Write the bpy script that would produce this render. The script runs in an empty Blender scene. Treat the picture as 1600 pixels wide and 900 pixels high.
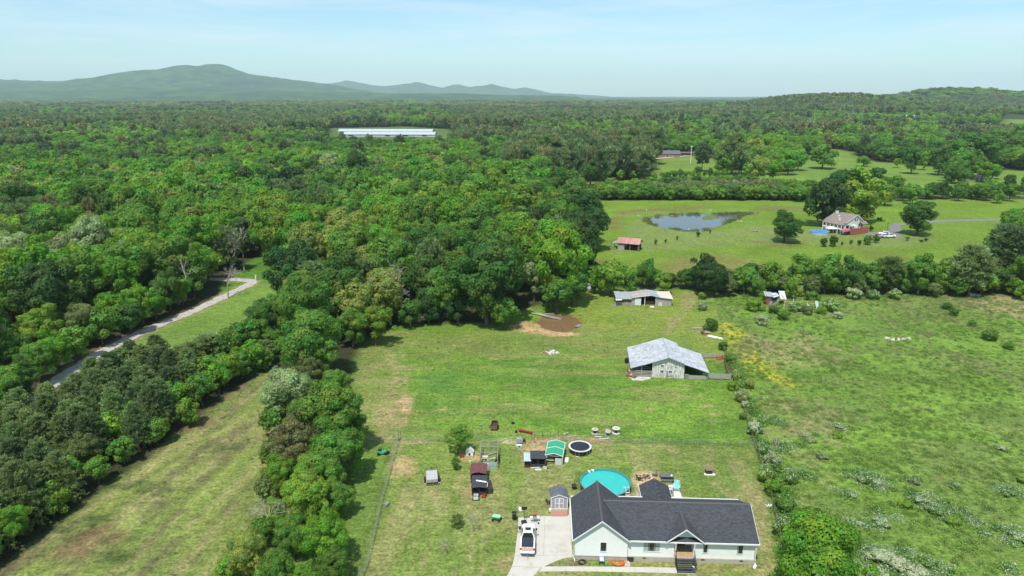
import bpy, math, random
import numpy as np
from mathutils import Vector, Matrix
S = bpy.context.scene
COL = S.collection
rng = np.random.default_rng(7)
random.seed(7)

# ------------------------------------------------------------------ camera, sky, sun, exposure
HCAM, FPX = 55.0, 1067.0
PITCH = math.atan((450 - 148) / FPX)
cam = bpy.data.cameras.new('camera'); cam.sensor_width = 36; cam.lens = 36 * FPX / 1600
cam.clip_start = 0.5; cam.clip_end = 60000
camo = bpy.data.objects.new('camera', cam); COL.objects.link(camo)
camo.location = (0, 0, HCAM); camo.rotation_euler = (math.pi / 2 - PITCH, 0, 0)
S.camera = camo
SUN_EL, SUN_AZ = math.radians(62), math.radians(200)      # azimuth clockwise from +Y
w = bpy.data.worlds.new("World"); S.world = w; w.use_nodes = True
nt = w.node_tree; nt.nodes.clear()
N = nt.nodes.new
out = N('ShaderNodeOutputWorld'); bg = N('ShaderNodeBackground'); sky = N('ShaderNodeTexSky')
sky.sky_type = 'NISHITA'; sky.sun_disc = False; sky.sun_elevation = SUN_EL; sky.sun_rotation = SUN_AZ
sky.air_density = 1.0; sky.dust_density = 0.5; sky.ozone_density = 1.6; sky.altitude = 200
tc = N('ShaderNodeTexCoord'); mp = N('ShaderNodeMapping'); mp.inputs['Scale'].default_value = (1.0, 1.0, 9.0)
mp.inputs['Rotation'].default_value = (0.05, 0.12, 0.3)
cn = N('ShaderNodeTexNoise'); cn.inputs['Scale'].default_value = 3.4; cn.inputs['Detail'].default_value = 9; cn.inputs['Roughness'].default_value = .58; cn.inputs['Distortion'].default_value = .5
cr = N('ShaderNodeValToRGB'); cr.color_ramp.elements[0].position = .40; cr.color_ramp.elements[0].color = (0, 0, 0, 1); cr.color_ramp.elements[1].position = .68; cr.color_ramp.elements[1].color = (.60, .60, .60, 1)
cm = N('ShaderNodeMixRGB'); cm.inputs[2].default_value = (5.6, 6.7, 7.3, 1)
tint = N('ShaderNodeMixRGB'); tint.blend_type = 'MULTIPLY'; tint.inputs[0].default_value = 1; tint.inputs[2].default_value = (.79, 1.0, 1.05, 1)
nt.links.new(tc.outputs['Generated'], mp.inputs[0]); nt.links.new(mp.outputs[0], cn.inputs['Vector'])
nt.links.new(cn.outputs['Fac'], cr.inputs[0]); nt.links.new(cr.outputs[0], cm.inputs[0])
nt.links.new(sky.outputs[0], tint.inputs[1]); nt.links.new(tint.outputs[0], cm.inputs[1])
nt.links.new(cm.outputs[0], bg.inputs[0]); nt.links.new(bg.outputs[0], out.inputs[0])
bg.inputs[1].default_value = 0.120
sl = bpy.data.lights.new('sun', 'SUN'); sl.energy = 4.0; sl.angle = math.radians(.55); sl.color = (1, .96, .89)
so = bpy.data.objects.new('sun', sl); COL.objects.link(so)
dsun = Vector((math.sin(SUN_AZ) * math.cos(SUN_EL), math.cos(SUN_AZ) * math.cos(SUN_EL), math.sin(SUN_EL)))
so.rotation_euler = dsun.to_track_quat('Z', 'Y').to_euler(); so.location = dsun * 500
S.view_settings.view_transform = 'Standard'; S.view_settings.look = 'None'; S.view_settings.exposure = 0.32; S.view_settings.gamma = 1
S.render.engine = 'CYCLES'; S.cycles.max_bounces = 6; S.cycles.diffuse_bounces = 3; S.cycles.transmission_bounces = 4
S.cycles.volume_bounces = 1; S.cycles.transparent_max_bounces = 8; S.cycles.use_denoising = True; S.cycles.caustics_reflective = False

# ------------------------------------------------------------------ helpers
sP, cP = math.sin(PITCH), math.cos(PITCH)
def G(px, py, z=0.0):
    """ground point (x, y) seen at a pixel of the photograph"""
    dx = (px - 800) / FPX; dy = (py - 450) / FPX
    t = (HCAM - z) / (sP + dy * cP)
    return (dx * t, (cP - dy * sP) * t)
def GP(pts): return [G(*p) for p in pts]
def lin(c):
    return tuple(((v / 255) / 12.92 if v <= 10 else ((v / 255 + .055) / 1.055) ** 2.4) for v in c) + (1,)
def hsh(ix, iy, s):
    n = (ix * 374761393 + iy * 668265263 + s * 974634777) & 0xffffffff
    n = ((n ^ (n >> 13)) * 1274126177) & 0xffffffff
    return ((n ^ (n >> 16)) & 0xffff) / 65535.0
def vnoise(x, y, s=0):
    x = np.asarray(x, float); y = np.asarray(y, float)
    ix = np.floor(x).astype(np.int64); iy = np.floor(y).astype(np.int64); fx = x - ix; fy = y - iy
    fx = fx * fx * (3 - 2 * fx); fy = fy * fy * (3 - 2 * fy)
    a, b, c_, d = hsh(ix, iy, s), hsh(ix + 1, iy, s), hsh(ix, iy + 1, s), hsh(ix + 1, iy + 1, s)
    return (a * (1 - fx) + b * fx) * (1 - fy) + (c_ * (1 - fx) + d * fx) * fy
def fbm(x, y, o=4, s=0):
    v = 0; a = .5; t = 0
    for i in range(o):
        v = v + a * vnoise(np.asarray(x) * 2 ** i, np.asarray(y) * 2 ** i, s + i * 17); t += a; a *= .5
    return v / t
def sdist(x, y, poly):
    """signed distance to a polygon, positive inside (arrays)"""
    x = np.asarray(x, float); y = np.asarray(y, float)
    ins = np.zeros(x.shape, bool); dm = np.full(x.shape, 1e9)
    n = len(poly)
    for i in range(n):
        x0, y0 = poly[i]; x1, y1 = poly[(i + 1) % n]
        ex, ey = x1 - x0, y1 - y0
        t = np.clip(((x - x0) * ex + (y - y0) * ey) / (ex * ex + ey * ey + 1e-12), 0, 1)
        dm = np.minimum(dm, np.hypot(x - x0 - t * ex, y - y0 - t * ey))
        cond = (y0 > y) != (y1 > y)
        xi = x0 + (y - y0) * ex / (ey if abs(ey) > 1e-9 else 1e-9)
        ins ^= cond & (x < xi)
    return np.where(ins, dm, -dm)
def ldist(x, y, line):
    dm = np.full(np.shape(x), 1e9)
    for (x0, y0), (x1, y1) in zip(line[:-1], line[1:]):
        ex, ey = x1 - x0, y1 - y0
        t = np.clip(((x - x0) * ex + (y - y0) * ey) / (ex * ex + ey * ey + 1e-12), 0, 1)
        dm = np.minimum(dm, np.hypot(x - x0 - t * ex, y - y0 - t * ey))
    return dm
def sm(a, b, v): t = np.clip((v - a) / (b - a), 0, 1); return t * t * (3 - 2 * t)

def tag(o, label=None, cat=None, group=None, kind=None):
    if label: o['label'] = label
    if cat: o['category'] = cat
    if group: o['group'] = group
    if kind: o['kind'] = kind
    return o
def thing(name, label, cat, loc, rz=0, group=None):
    o = bpy.data.objects.new(name, None); COL.objects.link(o); o.empty_display_size = .3
    o.location = (loc[0], loc[1], loc[2] if len(loc) > 2 else 0); o.rotation_euler = (0, 0, rz)
    return tag(o, label, cat, group)
def copy_thing(o, loc, rz, label, scale=None):
    c = o.copy(); COL.objects.link(c); c.location = (loc[0], loc[1], loc[2] if len(loc) > 2 else 0); c.rotation_euler = (0, 0, rz); c['label'] = label
    if scale: c.scale = (scale,) * 3 if not hasattr(scale, '__len__') else scale
    for ch in list(o.children):
        d = ch.copy(); COL.objects.link(d); d.parent = c
        for g in list(ch.children):
            e = g.copy(); COL.objects.link(e); e.parent = d
    return c

class MB:
    def __init__(s): s.v = []; s.f = []; s.uv = []
    def quad(s, *pts, uv=None):
        b = len(s.v); s.v += [tuple(p) for p in pts]; s.f.append(tuple(range(b, b + len(pts)))); s.uv.append(uv); return s
    def frustum(s, b4, t4):
        b = len(s.v); s.v += [tuple(p) for p in b4] + [tuple(p) for p in t4]
        n = len(b4)
        s.f.append(tuple(b + i for i in reversed(range(n)))); s.f.append(tuple(b + n + i for i in range(n)))
        for i in range(n): s.f.append((b + i, b + (i + 1) % n, b + n + (i + 1) % n, b + n + i))
        s.uv += [None] * (n + 2); return s
    def box(s, x0, x1, y0, y1, z0, z1):
        return s.frustum([(x0, y0, z0), (x1, y0, z0), (x1, y1, z0), (x0, y1, z0)], [(x0, y0, z1), (x1, y0, z1), (x1, y1, z1), (x0, y1, z1)])
    def prism(s, poly, z0, z1): return s.frustum([(x, y, z0) for x, y in poly], [(x, y, z1) for x, y in poly])
    def tube(s, p0, p1, r, n=6, r1=None):
        p0 = Vector(p0); p1 = Vector(p1); d = (p1 - p0); r1 = r if r1 is None else r1
        if d.length < 1e-6: return s
        q = d.normalized(); a = q.orthogonal().normalized(); b = q.cross(a)
        ring = lambda p, rr: [p + a * (math.cos(2 * math.pi * i / n) * rr) + b * (math.sin(2 * math.pi * i / n) * rr) for i in range(n)]
        return s.frustum(ring(p0, r), ring(p1, r1))
    def path(s, pts, r, n=6, r1=None):
        r1 = r if r1 is None else r1; k = len(pts) - 1
        for i in range(k): s.tube(pts[i], pts[i + 1], r + (r1 - r) * i / k, n, r + (r1 - r) * (i + 1) / k)
        return s
    def cyl(s, cx, cy, z0, z1, r, n=16, r1=None): return s.tube((cx, cy, z0), (cx, cy, z1), r, n, r1)
    def ring(s, cx, cy, z0, z1, r0, r1, n=40):
        P = lambda r, z: [(cx + r * math.cos(2 * math.pi * i / n), cy + r * math.sin(2 * math.pi * i / n), z) for i in range(n)]
        b = len(s.v); s.v += P(r0, z0) + P(r1, z0) + P(r1, z1) + P(r0, z1)
        for i in range(n):
            j = (i + 1) % n
            for k in range(4):
                s.f.append((b + k * n + i, b + k * n + j, b + ((k + 1) % 4) * n + j, b + ((k + 1) % 4) * n + i)); s.uv.append(None)
        return s
    def slab(s, a, b, c, d, th):
        """roof slab: a-b along the eave, c-d along the ridge, uv in metres"""
        a, b, c, d = map(Vector, (a, b, c, d)); n = (b - a).cross(d - a).normalized()
        if n.z < 0: n = -n
        L = (b - a).length; Hh = (d - a).length
        o = len(s.v); s.v += [tuple(p) for p in (a, b, c, d)] + [tuple(p - n * th) for p in (a, b, c, d)]
        s.f += [(o, o + 1, o + 2, o + 3), (o + 7, o + 6, o + 5, o + 4), (o, o + 4, o + 5, o + 1), (o + 1, o + 5, o + 6, o + 2), (o + 2, o + 6, o + 7, o + 3), (o + 3, o + 7, o + 4, o)]
        s.uv += [[(0, 0), (L, 0), (L, Hh), (0, Hh)]] + [None] * 5; return s
    def build(s, name, m, parent=None, smooth=False, loc=None, rz=None, bevel=0):
        me = bpy.data.meshes.new(name); me.from_pydata(s.v, [], s.f)
        if any(u for u in s.uv):
            ul = me.uv_layers.new(name='UVMap'); k = 0
            for f, u in zip(s.f, s.uv):
                for j in range(len(f)):
                    if u: ul.data[k].uv = u[j]
                    k += 1
        me.materials.append(m); me.validate(); me.update()
        if smooth: me.shade_smooth()
        o = bpy.data.objects.new(name, me); COL.objects.link(o)
        if parent: o.parent = parent
        if loc: o.location = loc
        if rz is not None: o.rotation_euler = (0, 0, rz)
        if bevel:
            bm = o.modifiers.new('bevel', 'BEVEL'); bm.width = bevel; bm.segments = 2; bm.limit_method = 'ANGLE'
        return o

MATS = {}
def mat(name, c, rough=.6, var=.12, scale=3.0, metal=0, streak=None, c2=None, spec=.4, bump=0.0, coord='Object', c2pos=.55):
    if name in MATS: return MATS[name]
    m = bpy.data.materials.new(name); m.use_nodes = True; t = m.node_tree; L = t.links.new
    b = t.nodes['Principled BSDF']; b.inputs['Roughness'].default_value = rough; b.inputs['Metallic'].default_value = metal
    b.inputs['Specular IOR Level'].default_value = spec
    co = t.nodes.new('ShaderNodeTexCoord'); mpn = t.nodes.new('ShaderNodeMapping')
    if streak: mpn.inputs['Scale'].default_value = streak
    n = t.nodes.new('ShaderNodeTexNoise'); n.inputs['Scale'].default_value = scale; n.inputs['Detail'].default_value = 6; n.inputs['Roughness'].default_value = .62
    L(co.outputs[coord], mpn.inputs[0]); L(mpn.outputs[0], n.inputs['Vector'])
    r = t.nodes.new('ShaderNodeValToRGB'); r.color_ramp.elements[0].position = .3; r.color_ramp.elements[1].position = .7
    lo = tuple(max(0, v * (1 - var)) for v in c[:3]) + (1,); hi = tuple(min(1, v * (1 + var)) for v in c[:3]) + (1,)
    r.color_ramp.elements[0].color = lo; r.color_ramp.elements[1].color = hi
    L(n.outputs['Fac'], r.inputs[0]); last = r.outputs[0]
    if c2:
        n2 = t.nodes.new('ShaderNodeTexNoise'); n2.inputs['Scale'].default_value = scale * .45; n2.inputs['Detail'].default_value = 8; n2.inputs['Roughness'].default_value = .7
        L(mpn.outputs[0], n2.inputs['Vector'])
        r2 = t.nodes.new('ShaderNodeValToRGB'); r2.color_ramp.elements[0].position = c2pos - .05; r2.color_ramp.elements[1].position = c2pos + .06
        L(n2.outputs['Fac'], r2.inputs[0]); mx = t.nodes.new('ShaderNodeMixRGB'); L(r2.outputs[0], mx.inputs[0]); L(last, mx.inputs[1]); mx.inputs[2].default_value = tuple(c2[:3]) + (1,); last = mx.outputs[0]
    L(last, b.inputs['Base Color'])
    if bump:
        bp = t.nodes.new('ShaderNodeBump'); bp.inputs['Strength'].default_value = bump; bp.inputs['Distance'].default_value = .05
        L(n.outputs['Fac'], bp.inputs['Height']); L(bp.outputs[0], b.inputs['Normal'])
    MATS[name] = m; return m

def shingle_mat(name, c, row=.145, wid=.3):
    m = bpy.data.materials.new(name); m.use_nodes = True; t = m.node_tree; L = t.links.new
    b = t.nodes['Principled BSDF']; b.inputs['Roughness'].default_value = .9; b.inputs['Specular IOR Level'].default_value = .25
    uv = t.nodes.new('ShaderNodeUVMap'); br = t.nodes.new('ShaderNodeTexBrick')
    br.inputs['Scale'].default_value = 1; br.inputs['Brick Width'].default_value = wid; br.inputs['Row Height'].default_value = row; br.inputs['Mortar Size'].default_value = .008
    br.inputs['Color1'].default_value = tuple(v * .78 for v in c[:3]) + (1,); br.inputs['Color2'].default_value = tuple(v * 1.32 for v in c[:3]) + (1,); br.inputs['Mortar'].default_value = tuple(v * .4 for v in c[:3]) + (1,)
    n = t.nodes.new('ShaderNodeTexNoise'); n.inputs['Scale'].default_value = .8; n.inputs['Detail'].default_value = 10; n.inputs['Roughness'].default_value = .75
    n3 = t.nodes.new('ShaderNodeTexNoise'); n3.inputs['Scale'].default_value = 22; n3.inputs['Detail'].default_value = 4
    r = t.nodes.new('ShaderNodeMapRange'); r.inputs[3].default_value = .84; r.inputs[4].default_value = 1.16
    r3 = t.nodes.new('ShaderNodeMapRange'); r3.inputs[1].default_value = .3; r3.inputs[2].default_value = .7; r3.inputs[3].default_value = .72; r3.inputs[4].default_value = 1.28
    mx = t.nodes.new('ShaderNodeMixRGB'); mx.blend_type = 'MULTIPLY'; mx.inputs[0].default_value = 1
    mx2 = t.nodes.new('ShaderNodeMixRGB'); mx2.blend_type = 'MULTIPLY'; mx2.inputs[0].default_value = 1
    L(uv.outputs[0], br.inputs['Vector']); L(uv.outputs[0], n.inputs['Vector']); L(uv.outputs[0], n3.inputs['Vector'])
    L(n.outputs['Fac'], r.inputs[0]); L(n3.outputs['Fac'], r3.inputs[0]); L(br.outputs['Color'], mx.inputs[1]); L(r.outputs[0], mx.inputs[2]); L(mx.outputs[0], mx2.inputs[1]); L(r3.outputs[0], mx2.inputs[2]); L(mx2.outputs[0], b.inputs['Base Color'])
    return m
def metalroof_mat(name, c, rust=None, rustpos=.62, pitch=.25, panel=None):
    """corrugated sheets: ribs by bump along u, weathering blotches, sheet-to-sheet tone"""
    m = bpy.data.materials.new(name); m.use_nodes = True; t = m.node_tree; L = t.links.new
    b = t.nodes['Principled BSDF']; b.inputs['Roughness'].default_value = .55; b.inputs['Metallic'].default_value = .25
    uv = t.nodes.new('ShaderNodeUVMap')
    wv = t.nodes.new('ShaderNodeTexWave'); wv.inputs['Scale'].default_value = 1 / pitch * .314; wv.bands_direction = 'X'
    mp_ = t.nodes.new('ShaderNodeMapping'); mp_.inputs['Scale'].default_value = (1.2, .35, 1)
    n = t.nodes.new('ShaderNodeTexNoise'); n.inputs['Scale'].default_value = 1.3; n.inputs['Detail'].default_value = 9; n.inputs['Roughness'].default_value = .68
    br = t.nodes.new('ShaderNodeTexBrick'); br.inputs['Scale'].default_value = 1; br.inputs['Brick Width'].default_value = .9; br.inputs['Row Height'].default_value = 2.6; br.inputs['Mortar Size'].default_value = .02
    br.inputs['Color1'].default_value = tuple(v * .82 for v in c[:3]) + (1,); br.inputs['Color2'].default_value = tuple(min(1, v * 1.12) for v in c[:3]) + (1,); br.inputs['Mortar'].default_value = tuple(v * .6 for v in c[:3]) + (1,)
    L(uv.outputs[0], wv.inputs['Vector']); L(uv.outputs[0], mp_.inputs[0]); L(mp_.outputs[0], n.inputs['Vector']); L(uv.outputs[0], br.inputs['Vector'])
    r = t.nodes.new('ShaderNodeMapRange'); r.inputs[1].default_value = .3; r.inputs[2].default_value = .7; r.inputs[3].default_value = .8; r.inputs[4].default_value = 1.15
    mx = t.nodes.new('ShaderNodeMixRGB'); mx.blend_type = 'MULTIPLY'; mx.inputs[0].default_value = 1
    L(n.outputs['Fac'], r.inputs[0]); L(br.outputs['Color'], mx.inputs[1]); L(r.outputs[0], mx.inputs[2]); last = mx.outputs[0]
    if rust:
        rr = t.nodes.new('ShaderNodeValToRGB'); rr.color_ramp.elements[0].position = rustpos - .04; rr.color_ramp.elements[1].position = rustpos + .05
        n2 = t.nodes.new('ShaderNodeTexNoise'); n2.inputs['Scale'].default_value = .9; n2.inputs['Detail'].default_value = 9; n2.inputs['Roughness'].default_value = .72
        mp2 = t.nodes.new('ShaderNodeMapping'); mp2.inputs['Scale'].default_value = (.5, 1.4, 1); mp2.inputs['Location'].default_value = (3.7, 8.1, 0)
        L(uv.outputs[0], mp2.inputs[0]); L(mp2.outputs[0], n2.inputs['Vector']); L(n2.outputs['Fac'], rr.inputs[0])
        m2 = t.nodes.new('ShaderNodeMixRGB'); L(rr.outputs[0], m2.inputs[0]); L(last, m2.inputs[1]); m2.inputs[2].default_value = tuple(rust[:3]) + (1,); last = m2.outputs[0]
    L(last, b.inputs['Base Color'])
    bp = t.nodes.new('ShaderNodeBump'); bp.inputs['Strength'].default_value = .5; bp.inputs['Distance'].default_value = .03; L(wv.outputs['Fac'], bp.inputs['Height']); L(bp.outputs[0], b.inputs['Normal'])
    return m

# ------------------------------------------------------------------ terrain height
P_POND_MUD = GP([(838, 503), (846, 496), (862, 491), (885, 491), (900, 495), (909, 503), (900, 512), (885, 518), (868, 517), (850, 512)])
P_POND = GP([(1009, 345), (1012, 339), (1040, 336), (1080, 334), (1130, 334), (1165, 332), (1185, 332), (1160, 337), (1150, 343), (1125, 352), (1098, 361), (1070, 361), (1035, 355), (1018, 350)])
P_ISLAND = GP([(1098, 340), (1105, 336.5), (1120, 336.5), (1123, 339.5), (1112, 342), (1101, 342)])
def terrain(x, y):
    x = np.asarray(x, float); y = np.asarray(y, float)
    g = lambda cx, cy, sx, sy, h: h * np.exp(-((x - cx) / sx) ** 2 - ((y - cy) / sy) ** 2)
    z = g(960, 2100, 300, 420, 44) + g(1330, 2400, 260, 400, 16) + g(1850, 2950, 330, 420, 64) + g(2400, 2900, 400, 500, 30)
    z = z + g(900, 1500, 500, 300, 5) + (fbm(x / 420, y / 420, 3, 5) - .5) * 12 * sm(700, 1500, np.hypot(x, y)) + (fbm(x / 1500, y / 1500, 2, 9) - .5) * 16 * sm(2500, 5000, y)
    return z

# ------------------------------------------------------------------ land cover polygons (ground metres)
P_LFIELD = GP([(30, 880), (60, 850), (150, 778), (240, 712), (330, 640), (420, 578), (440, 600), (440, 700), (430, 800), (420, 900), (390, 1100), (0, 1100), (0, 905)])
P_LANE = GP([(20, 668), (75, 607), (120, 575), (160, 550), (210, 525), (260, 503), (300, 487), (345, 466), (385, 447), (393, 440), (375, 437.5), (345, 436.5), (320, 437)])
P_MEADOW = GP([(430, 445), (395, 440), (385, 450), (300, 490), (250, 510), (210, 530), (150, 562), (100, 602), (130, 622), (200, 600), (285, 592), (330, 596), (345, 560), (380, 530), (420, 505), (450, 470)])
P_BRUSH = GP([(1115, 455), (1200, 460), (1400, 462), (1600, 465), (1700, 470), (1900, 700), (1900, 1000), (1235, 1000), (1210, 880), (1200, 780), (1180, 700), (1150, 620), (1125, 540)])
P_YARD = GP([(615, 690), (700, 690), (900, 691), (1175, 696), (1195, 760), (1212, 880), (1216, 1000), (560, 1000), (572, 900), (590, 800), (605, 740)])
P_HAY = GP([(932, 313.5), (1600, 311), (1750, 311), (1750, 420), (1500, 425), (1300, 430), (1080, 440), (1000, 430), (925, 440)])
P_MUDF = GP([(940, 350), (965, 330), (1010, 325), (1100, 322), (1120, 326), (1040, 330), (985, 334), (968, 345), (972, 357), (955, 360)])
CLEAR = [P_HAY,
    GP([(860, 300), (880, 287), (1130, 276), (1145, 283), (1000, 296)]),
    GP([(1018, 285), (1125, 285), (1135, 262), (1100, 238), (1030, 242)]),
    GP([(1110, 300), (1750, 308), (1750, 272), (1560, 266), (1480, 262), (1420, 258), (1345, 250), (1330, 238), (1300, 233), (1250, 250), (1225, 262), (1150, 268), (1100, 270)]),
    GP([(512, 233), (700, 237), (705, 203), (640, 199), (515, 202)]),
    GP([(1280, 222), (1340, 224), (1340, 214), (1290, 212)]),
    GP([(1480, 218), (1505, 218), (1505, 206), (1480, 206)]),
    GP([(1550, 210), (1640, 212), (1640, 185), (1575, 186)]),
]
P_WOOD = GP([(425, 566), (470, 600), (560, 575), (568, 535), (600, 520), (650, 503), (700, 499), (740, 512), (805, 512), (830, 488), (860, 470), (905, 466), (925, 455), (936, 420), (933, 380), (930, 345), (925, 330)]) + [(20, 420), (-500, 420), (-260, 200)] + GP([(380, 412), (410, 425), (450, 440), (425, 490), (400, 520)])
P_LWOOD = GP([(385, 432), (340, 432), (320, 455), (280, 475), (240, 492), (200, 510), (150, 530), (120, 548), (60, 590), (10, 640)]) + [(-130, 70), (-330, 70), (-500, 430), (-100, 430)]
P_GROVE = GP([(50, 668), (115, 630), (180, 597), (232, 578), (290, 590), (322, 606), (338, 600), (335, 632), (240, 700), (150, 765), (60, 838), (10, 885), (-60, 960), (-200, 980), (-100, 750)])
P_BELT = GP([(430, 560), (560, 560), (545, 640), (560, 740), (540, 800), (530, 900), (520, 1050), (330, 1050), (360, 940), (400, 830), (410, 700), (415, 620)])
P_ROW = GP([(925, 452), (1000, 450), (1075, 452), (1120, 458), (1300, 462), (1600, 465), (1700, 468), (1700, 440), (1500, 436), (1200, 438), (1080, 440), (930, 438)])
P_PLANT = GP([(935, 313), (1265, 314), (1250, 300), (1140, 290), (1000, 298), (930, 304)])

# ------------------------------------------------------------------ ground sheet
def axis(lo, hi, step, g, far):
    a = list(np.arange(lo, hi + step / 2, step)); d = step; v = a[0]; pre = []
    while v > -far: d *= g; v -= d; pre.append(v)
    d = step; v = a[-1]; post = []
    while v < far: d *= g; v += d; post.append(v)
    return np.array(pre[::-1] + a + post)
xs = axis(-90, 130, .8, 1.05, 20000); ys = axis(58, 330, .8, 1.035, 20000); ys = ys[ys > -900]
XX, YY = np.meshgrid(xs, ys); gx = XX.ravel(); gy = YY.ravel()
ZZ = terrain(gx, gy)
near = (np.abs(gx) < 1200) & (gy < 1400) & (gy > -50)
idx = np.where(near)[0]; nx_, ny_ = gx[idx], gy[idx]
jx = (fbm(nx_ / 3, ny_ / 3, 3, 31) - .5); jy = (fbm(nx_ / 3, ny_ / 3, 3, 57) - .5)
dz = np.zeros(len(idx))
dz -= sm(-.8, 1.2, sdist(nx_, ny_, P_POND_MUD)) * .55
dp = sdist(nx_, ny_, P_POND); di = sdist(nx_, ny_, P_ISLAND)
dz -= sm(-2, 2.5, dp) * .6 * (1 - sm(-2, .5, di))
dz += (fbm(nx_ / 9, ny_ / 9, 3, 3) - .5) * .05
ZZ[idx] += dz
# colours (albedo)
C = np.zeros((len(gx), 3)); M = np.zeros((len(gx), 3))      # M: straw, yellow flowers, fine dark tufts
def blend(mask, col, idx=None):
    global C
    if idx is None: C = C * (1 - mask[:, None]) + np.array(col)[None, :] * mask[:, None]
    else: C[idx] = C[idx] * (1 - mask[:, None]) + np.array(col)[None, :] * mask[:, None]
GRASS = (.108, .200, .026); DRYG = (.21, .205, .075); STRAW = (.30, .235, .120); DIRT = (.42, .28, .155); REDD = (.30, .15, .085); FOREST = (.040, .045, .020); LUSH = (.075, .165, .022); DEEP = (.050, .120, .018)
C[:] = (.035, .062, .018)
def area(poly, col, fe=1.0, amt=1.0, brk=0.0, bs=4.0, seed=0, M_=None, wob=1.0):
    px_, py_ = nx_ + jx * wob * 2, ny_ + jy * wob * 2
    m = sm(-fe, fe, sdist(px_, py_, poly)) * amt
    if brk: m = m * sm(.5 - (1 - brk) * .5, .5 + (1 - brk) * .25, fbm(nx_ / bs, ny_ / bs, 4, seed + 100))
    blend(m, col, idx)
    if M_ is not None: M[idx] = M[idx] * (1 - m[:, None]) + np.array(M_)[None, :] * m[:, None]
    return m
def line(pts, wd, col, fe=.5, amt=1.0, brk=0.0, bs=2.0, seed=0):
    m = (1 - sm(wd / 2 - fe / 2, wd / 2 + fe, ldist(nx_ + jx * .6, ny_ + jy * .6, pts))) * amt
    if brk: m = m * sm(.5 - (1 - brk) * .5, .5 + (1 - brk) * .25, fbm(nx_ / bs, ny_ / bs, 4, seed + 300))
    blend(m, col, idx)
def ell(px, py, rx, ry, col, fe=1.0, amt=1.0, brk=0, bs=2.0, seed=0, M_=None, n=14):
    cx, cy = G(px, py); area([(cx + rx * math.cos(2 * math.pi * i / n), cy + ry * math.sin(2 * math.pi * i / n)) for i in range(n)], col, fe, amt, brk, bs, seed, M_)
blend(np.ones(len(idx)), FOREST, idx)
P_PAST = GP([(556, 560), (568, 530), (640, 505), (760, 505), (830, 480), (930, 450), (1075, 450), (1115, 455), (1130, 545), (1165, 640), (1180, 697), (900, 692), (560, 692), (540, 640)])
P_SIDE = GP([(560, 690), (618, 690), (600, 760), (590, 800), (572, 900), (560, 1100), (380, 1100), (400, 900), (500, 800), (540, 740)])
area(P_PAST, GRASS, 2, M_=(.22, .05, .45)); area(P_SIDE, (.10, .165, .030), 1.5, M_=(.2, .02, .4)); area(P_YARD, (.125, .185, .036), 1.0, M_=(.36, .01, .35))
area(GP([(340, 560), (345, 450), (420, 380), (440, 415), (440, 500), (400, 590)]), LUSH, 2)
area(P_LFIELD, (.165, .205, .050), 1.5, M_=(.50, .03, .3)); area(P_MEADOW, (.12, .20, .035), 2.0, M_=(.15, .02, .3))
area(P_BRUSH, (.125, .222, .032), 1.5, M_=(.25, .04, .55)); area(P_HAY, (.118, .195, .022), 1.5, M_=(.12, .03, .2))
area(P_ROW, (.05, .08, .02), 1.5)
for p in CLEAR[1:]: area(p, (.13, .20, .035), 6, M_=(.2, .0, .2))
area(CLEAR[3], (.12, .20, .033), 8, M_=(.1, 0, .1))
area(CLEAR[4], (.075, .125, .03), 8)
line(P_POND + P_POND[:1], 1.6, (.10, .085, .045), 1.2, .8, .3, 2, 97)
# broad tonal drift on all grass
t = fbm(nx_ / 16, ny_ / 16, 4, 11); C[idx] *= (1 + (t - .5) * .45)[:, None]
t = sm(.47, .62, fbm(nx_ / 4 + 3, ny_ / 12, 5, 21)) * .34 * (sdist(nx_, ny_, P_YARD) > 0); blend(t, STRAW, idx)
t = sm(.47, .60, fbm(nx_ / 9 + 3, ny_ / 3.2, 5, 23)) * .5 * (sdist(nx_, ny_, P_PAST) > 0); blend(t, DEEP, idx)
t = sm(.50, .64, fbm(nx_ / 14 + 8, ny_ / 3.5, 5, 29)) * .5 * (sdist(nx_, ny_, P_PAST) > 0); blend(t, DRYG, idx)
# left field: streaks parallel to its edge
u = nx_ * .16 + ny_ * .98; v = nx_ * .98 - ny_ * .16
inL = (sdist(nx_, ny_, P_LFIELD) > -1)
t = sm(.44, .60, fbm(v / 1.1, u / 16, 5, 41)) * .7 * inL; blend(t, (.115, .165, .035), idx)
t = sm(.50, .62, fbm(v / 1.3 + 9, u / 14, 5, 43)) * .42 * inL; blend(t, (.27, .215, .115), idx)
t = sm(.56, .66, fbm(v / 1.8 + 5, u / 8, 5, 45)) * .7 * inL; blend(t, (.10, .095, .045), idx)
for e in [(200, 760, 3.4, 1.7), (240, 765, 4, 1.1), (150, 815, 3, 1.5), (175, 838, 4, 1.5), (120, 835, 3.5, 1.2), (155, 870, 4.5, 1.6), (345, 700, 3, 1.4)]: ell(*e, (.045, .075, .022), 1.0, .95, .3, 1.0, 7)
for e in [(150, 840, 4, 2), (300, 660, 4, 3), (120, 860, 3, 2)]: ell(*e, (.15, .09, .05), 1.2, .8, .4, 1.0, 9)
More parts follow.
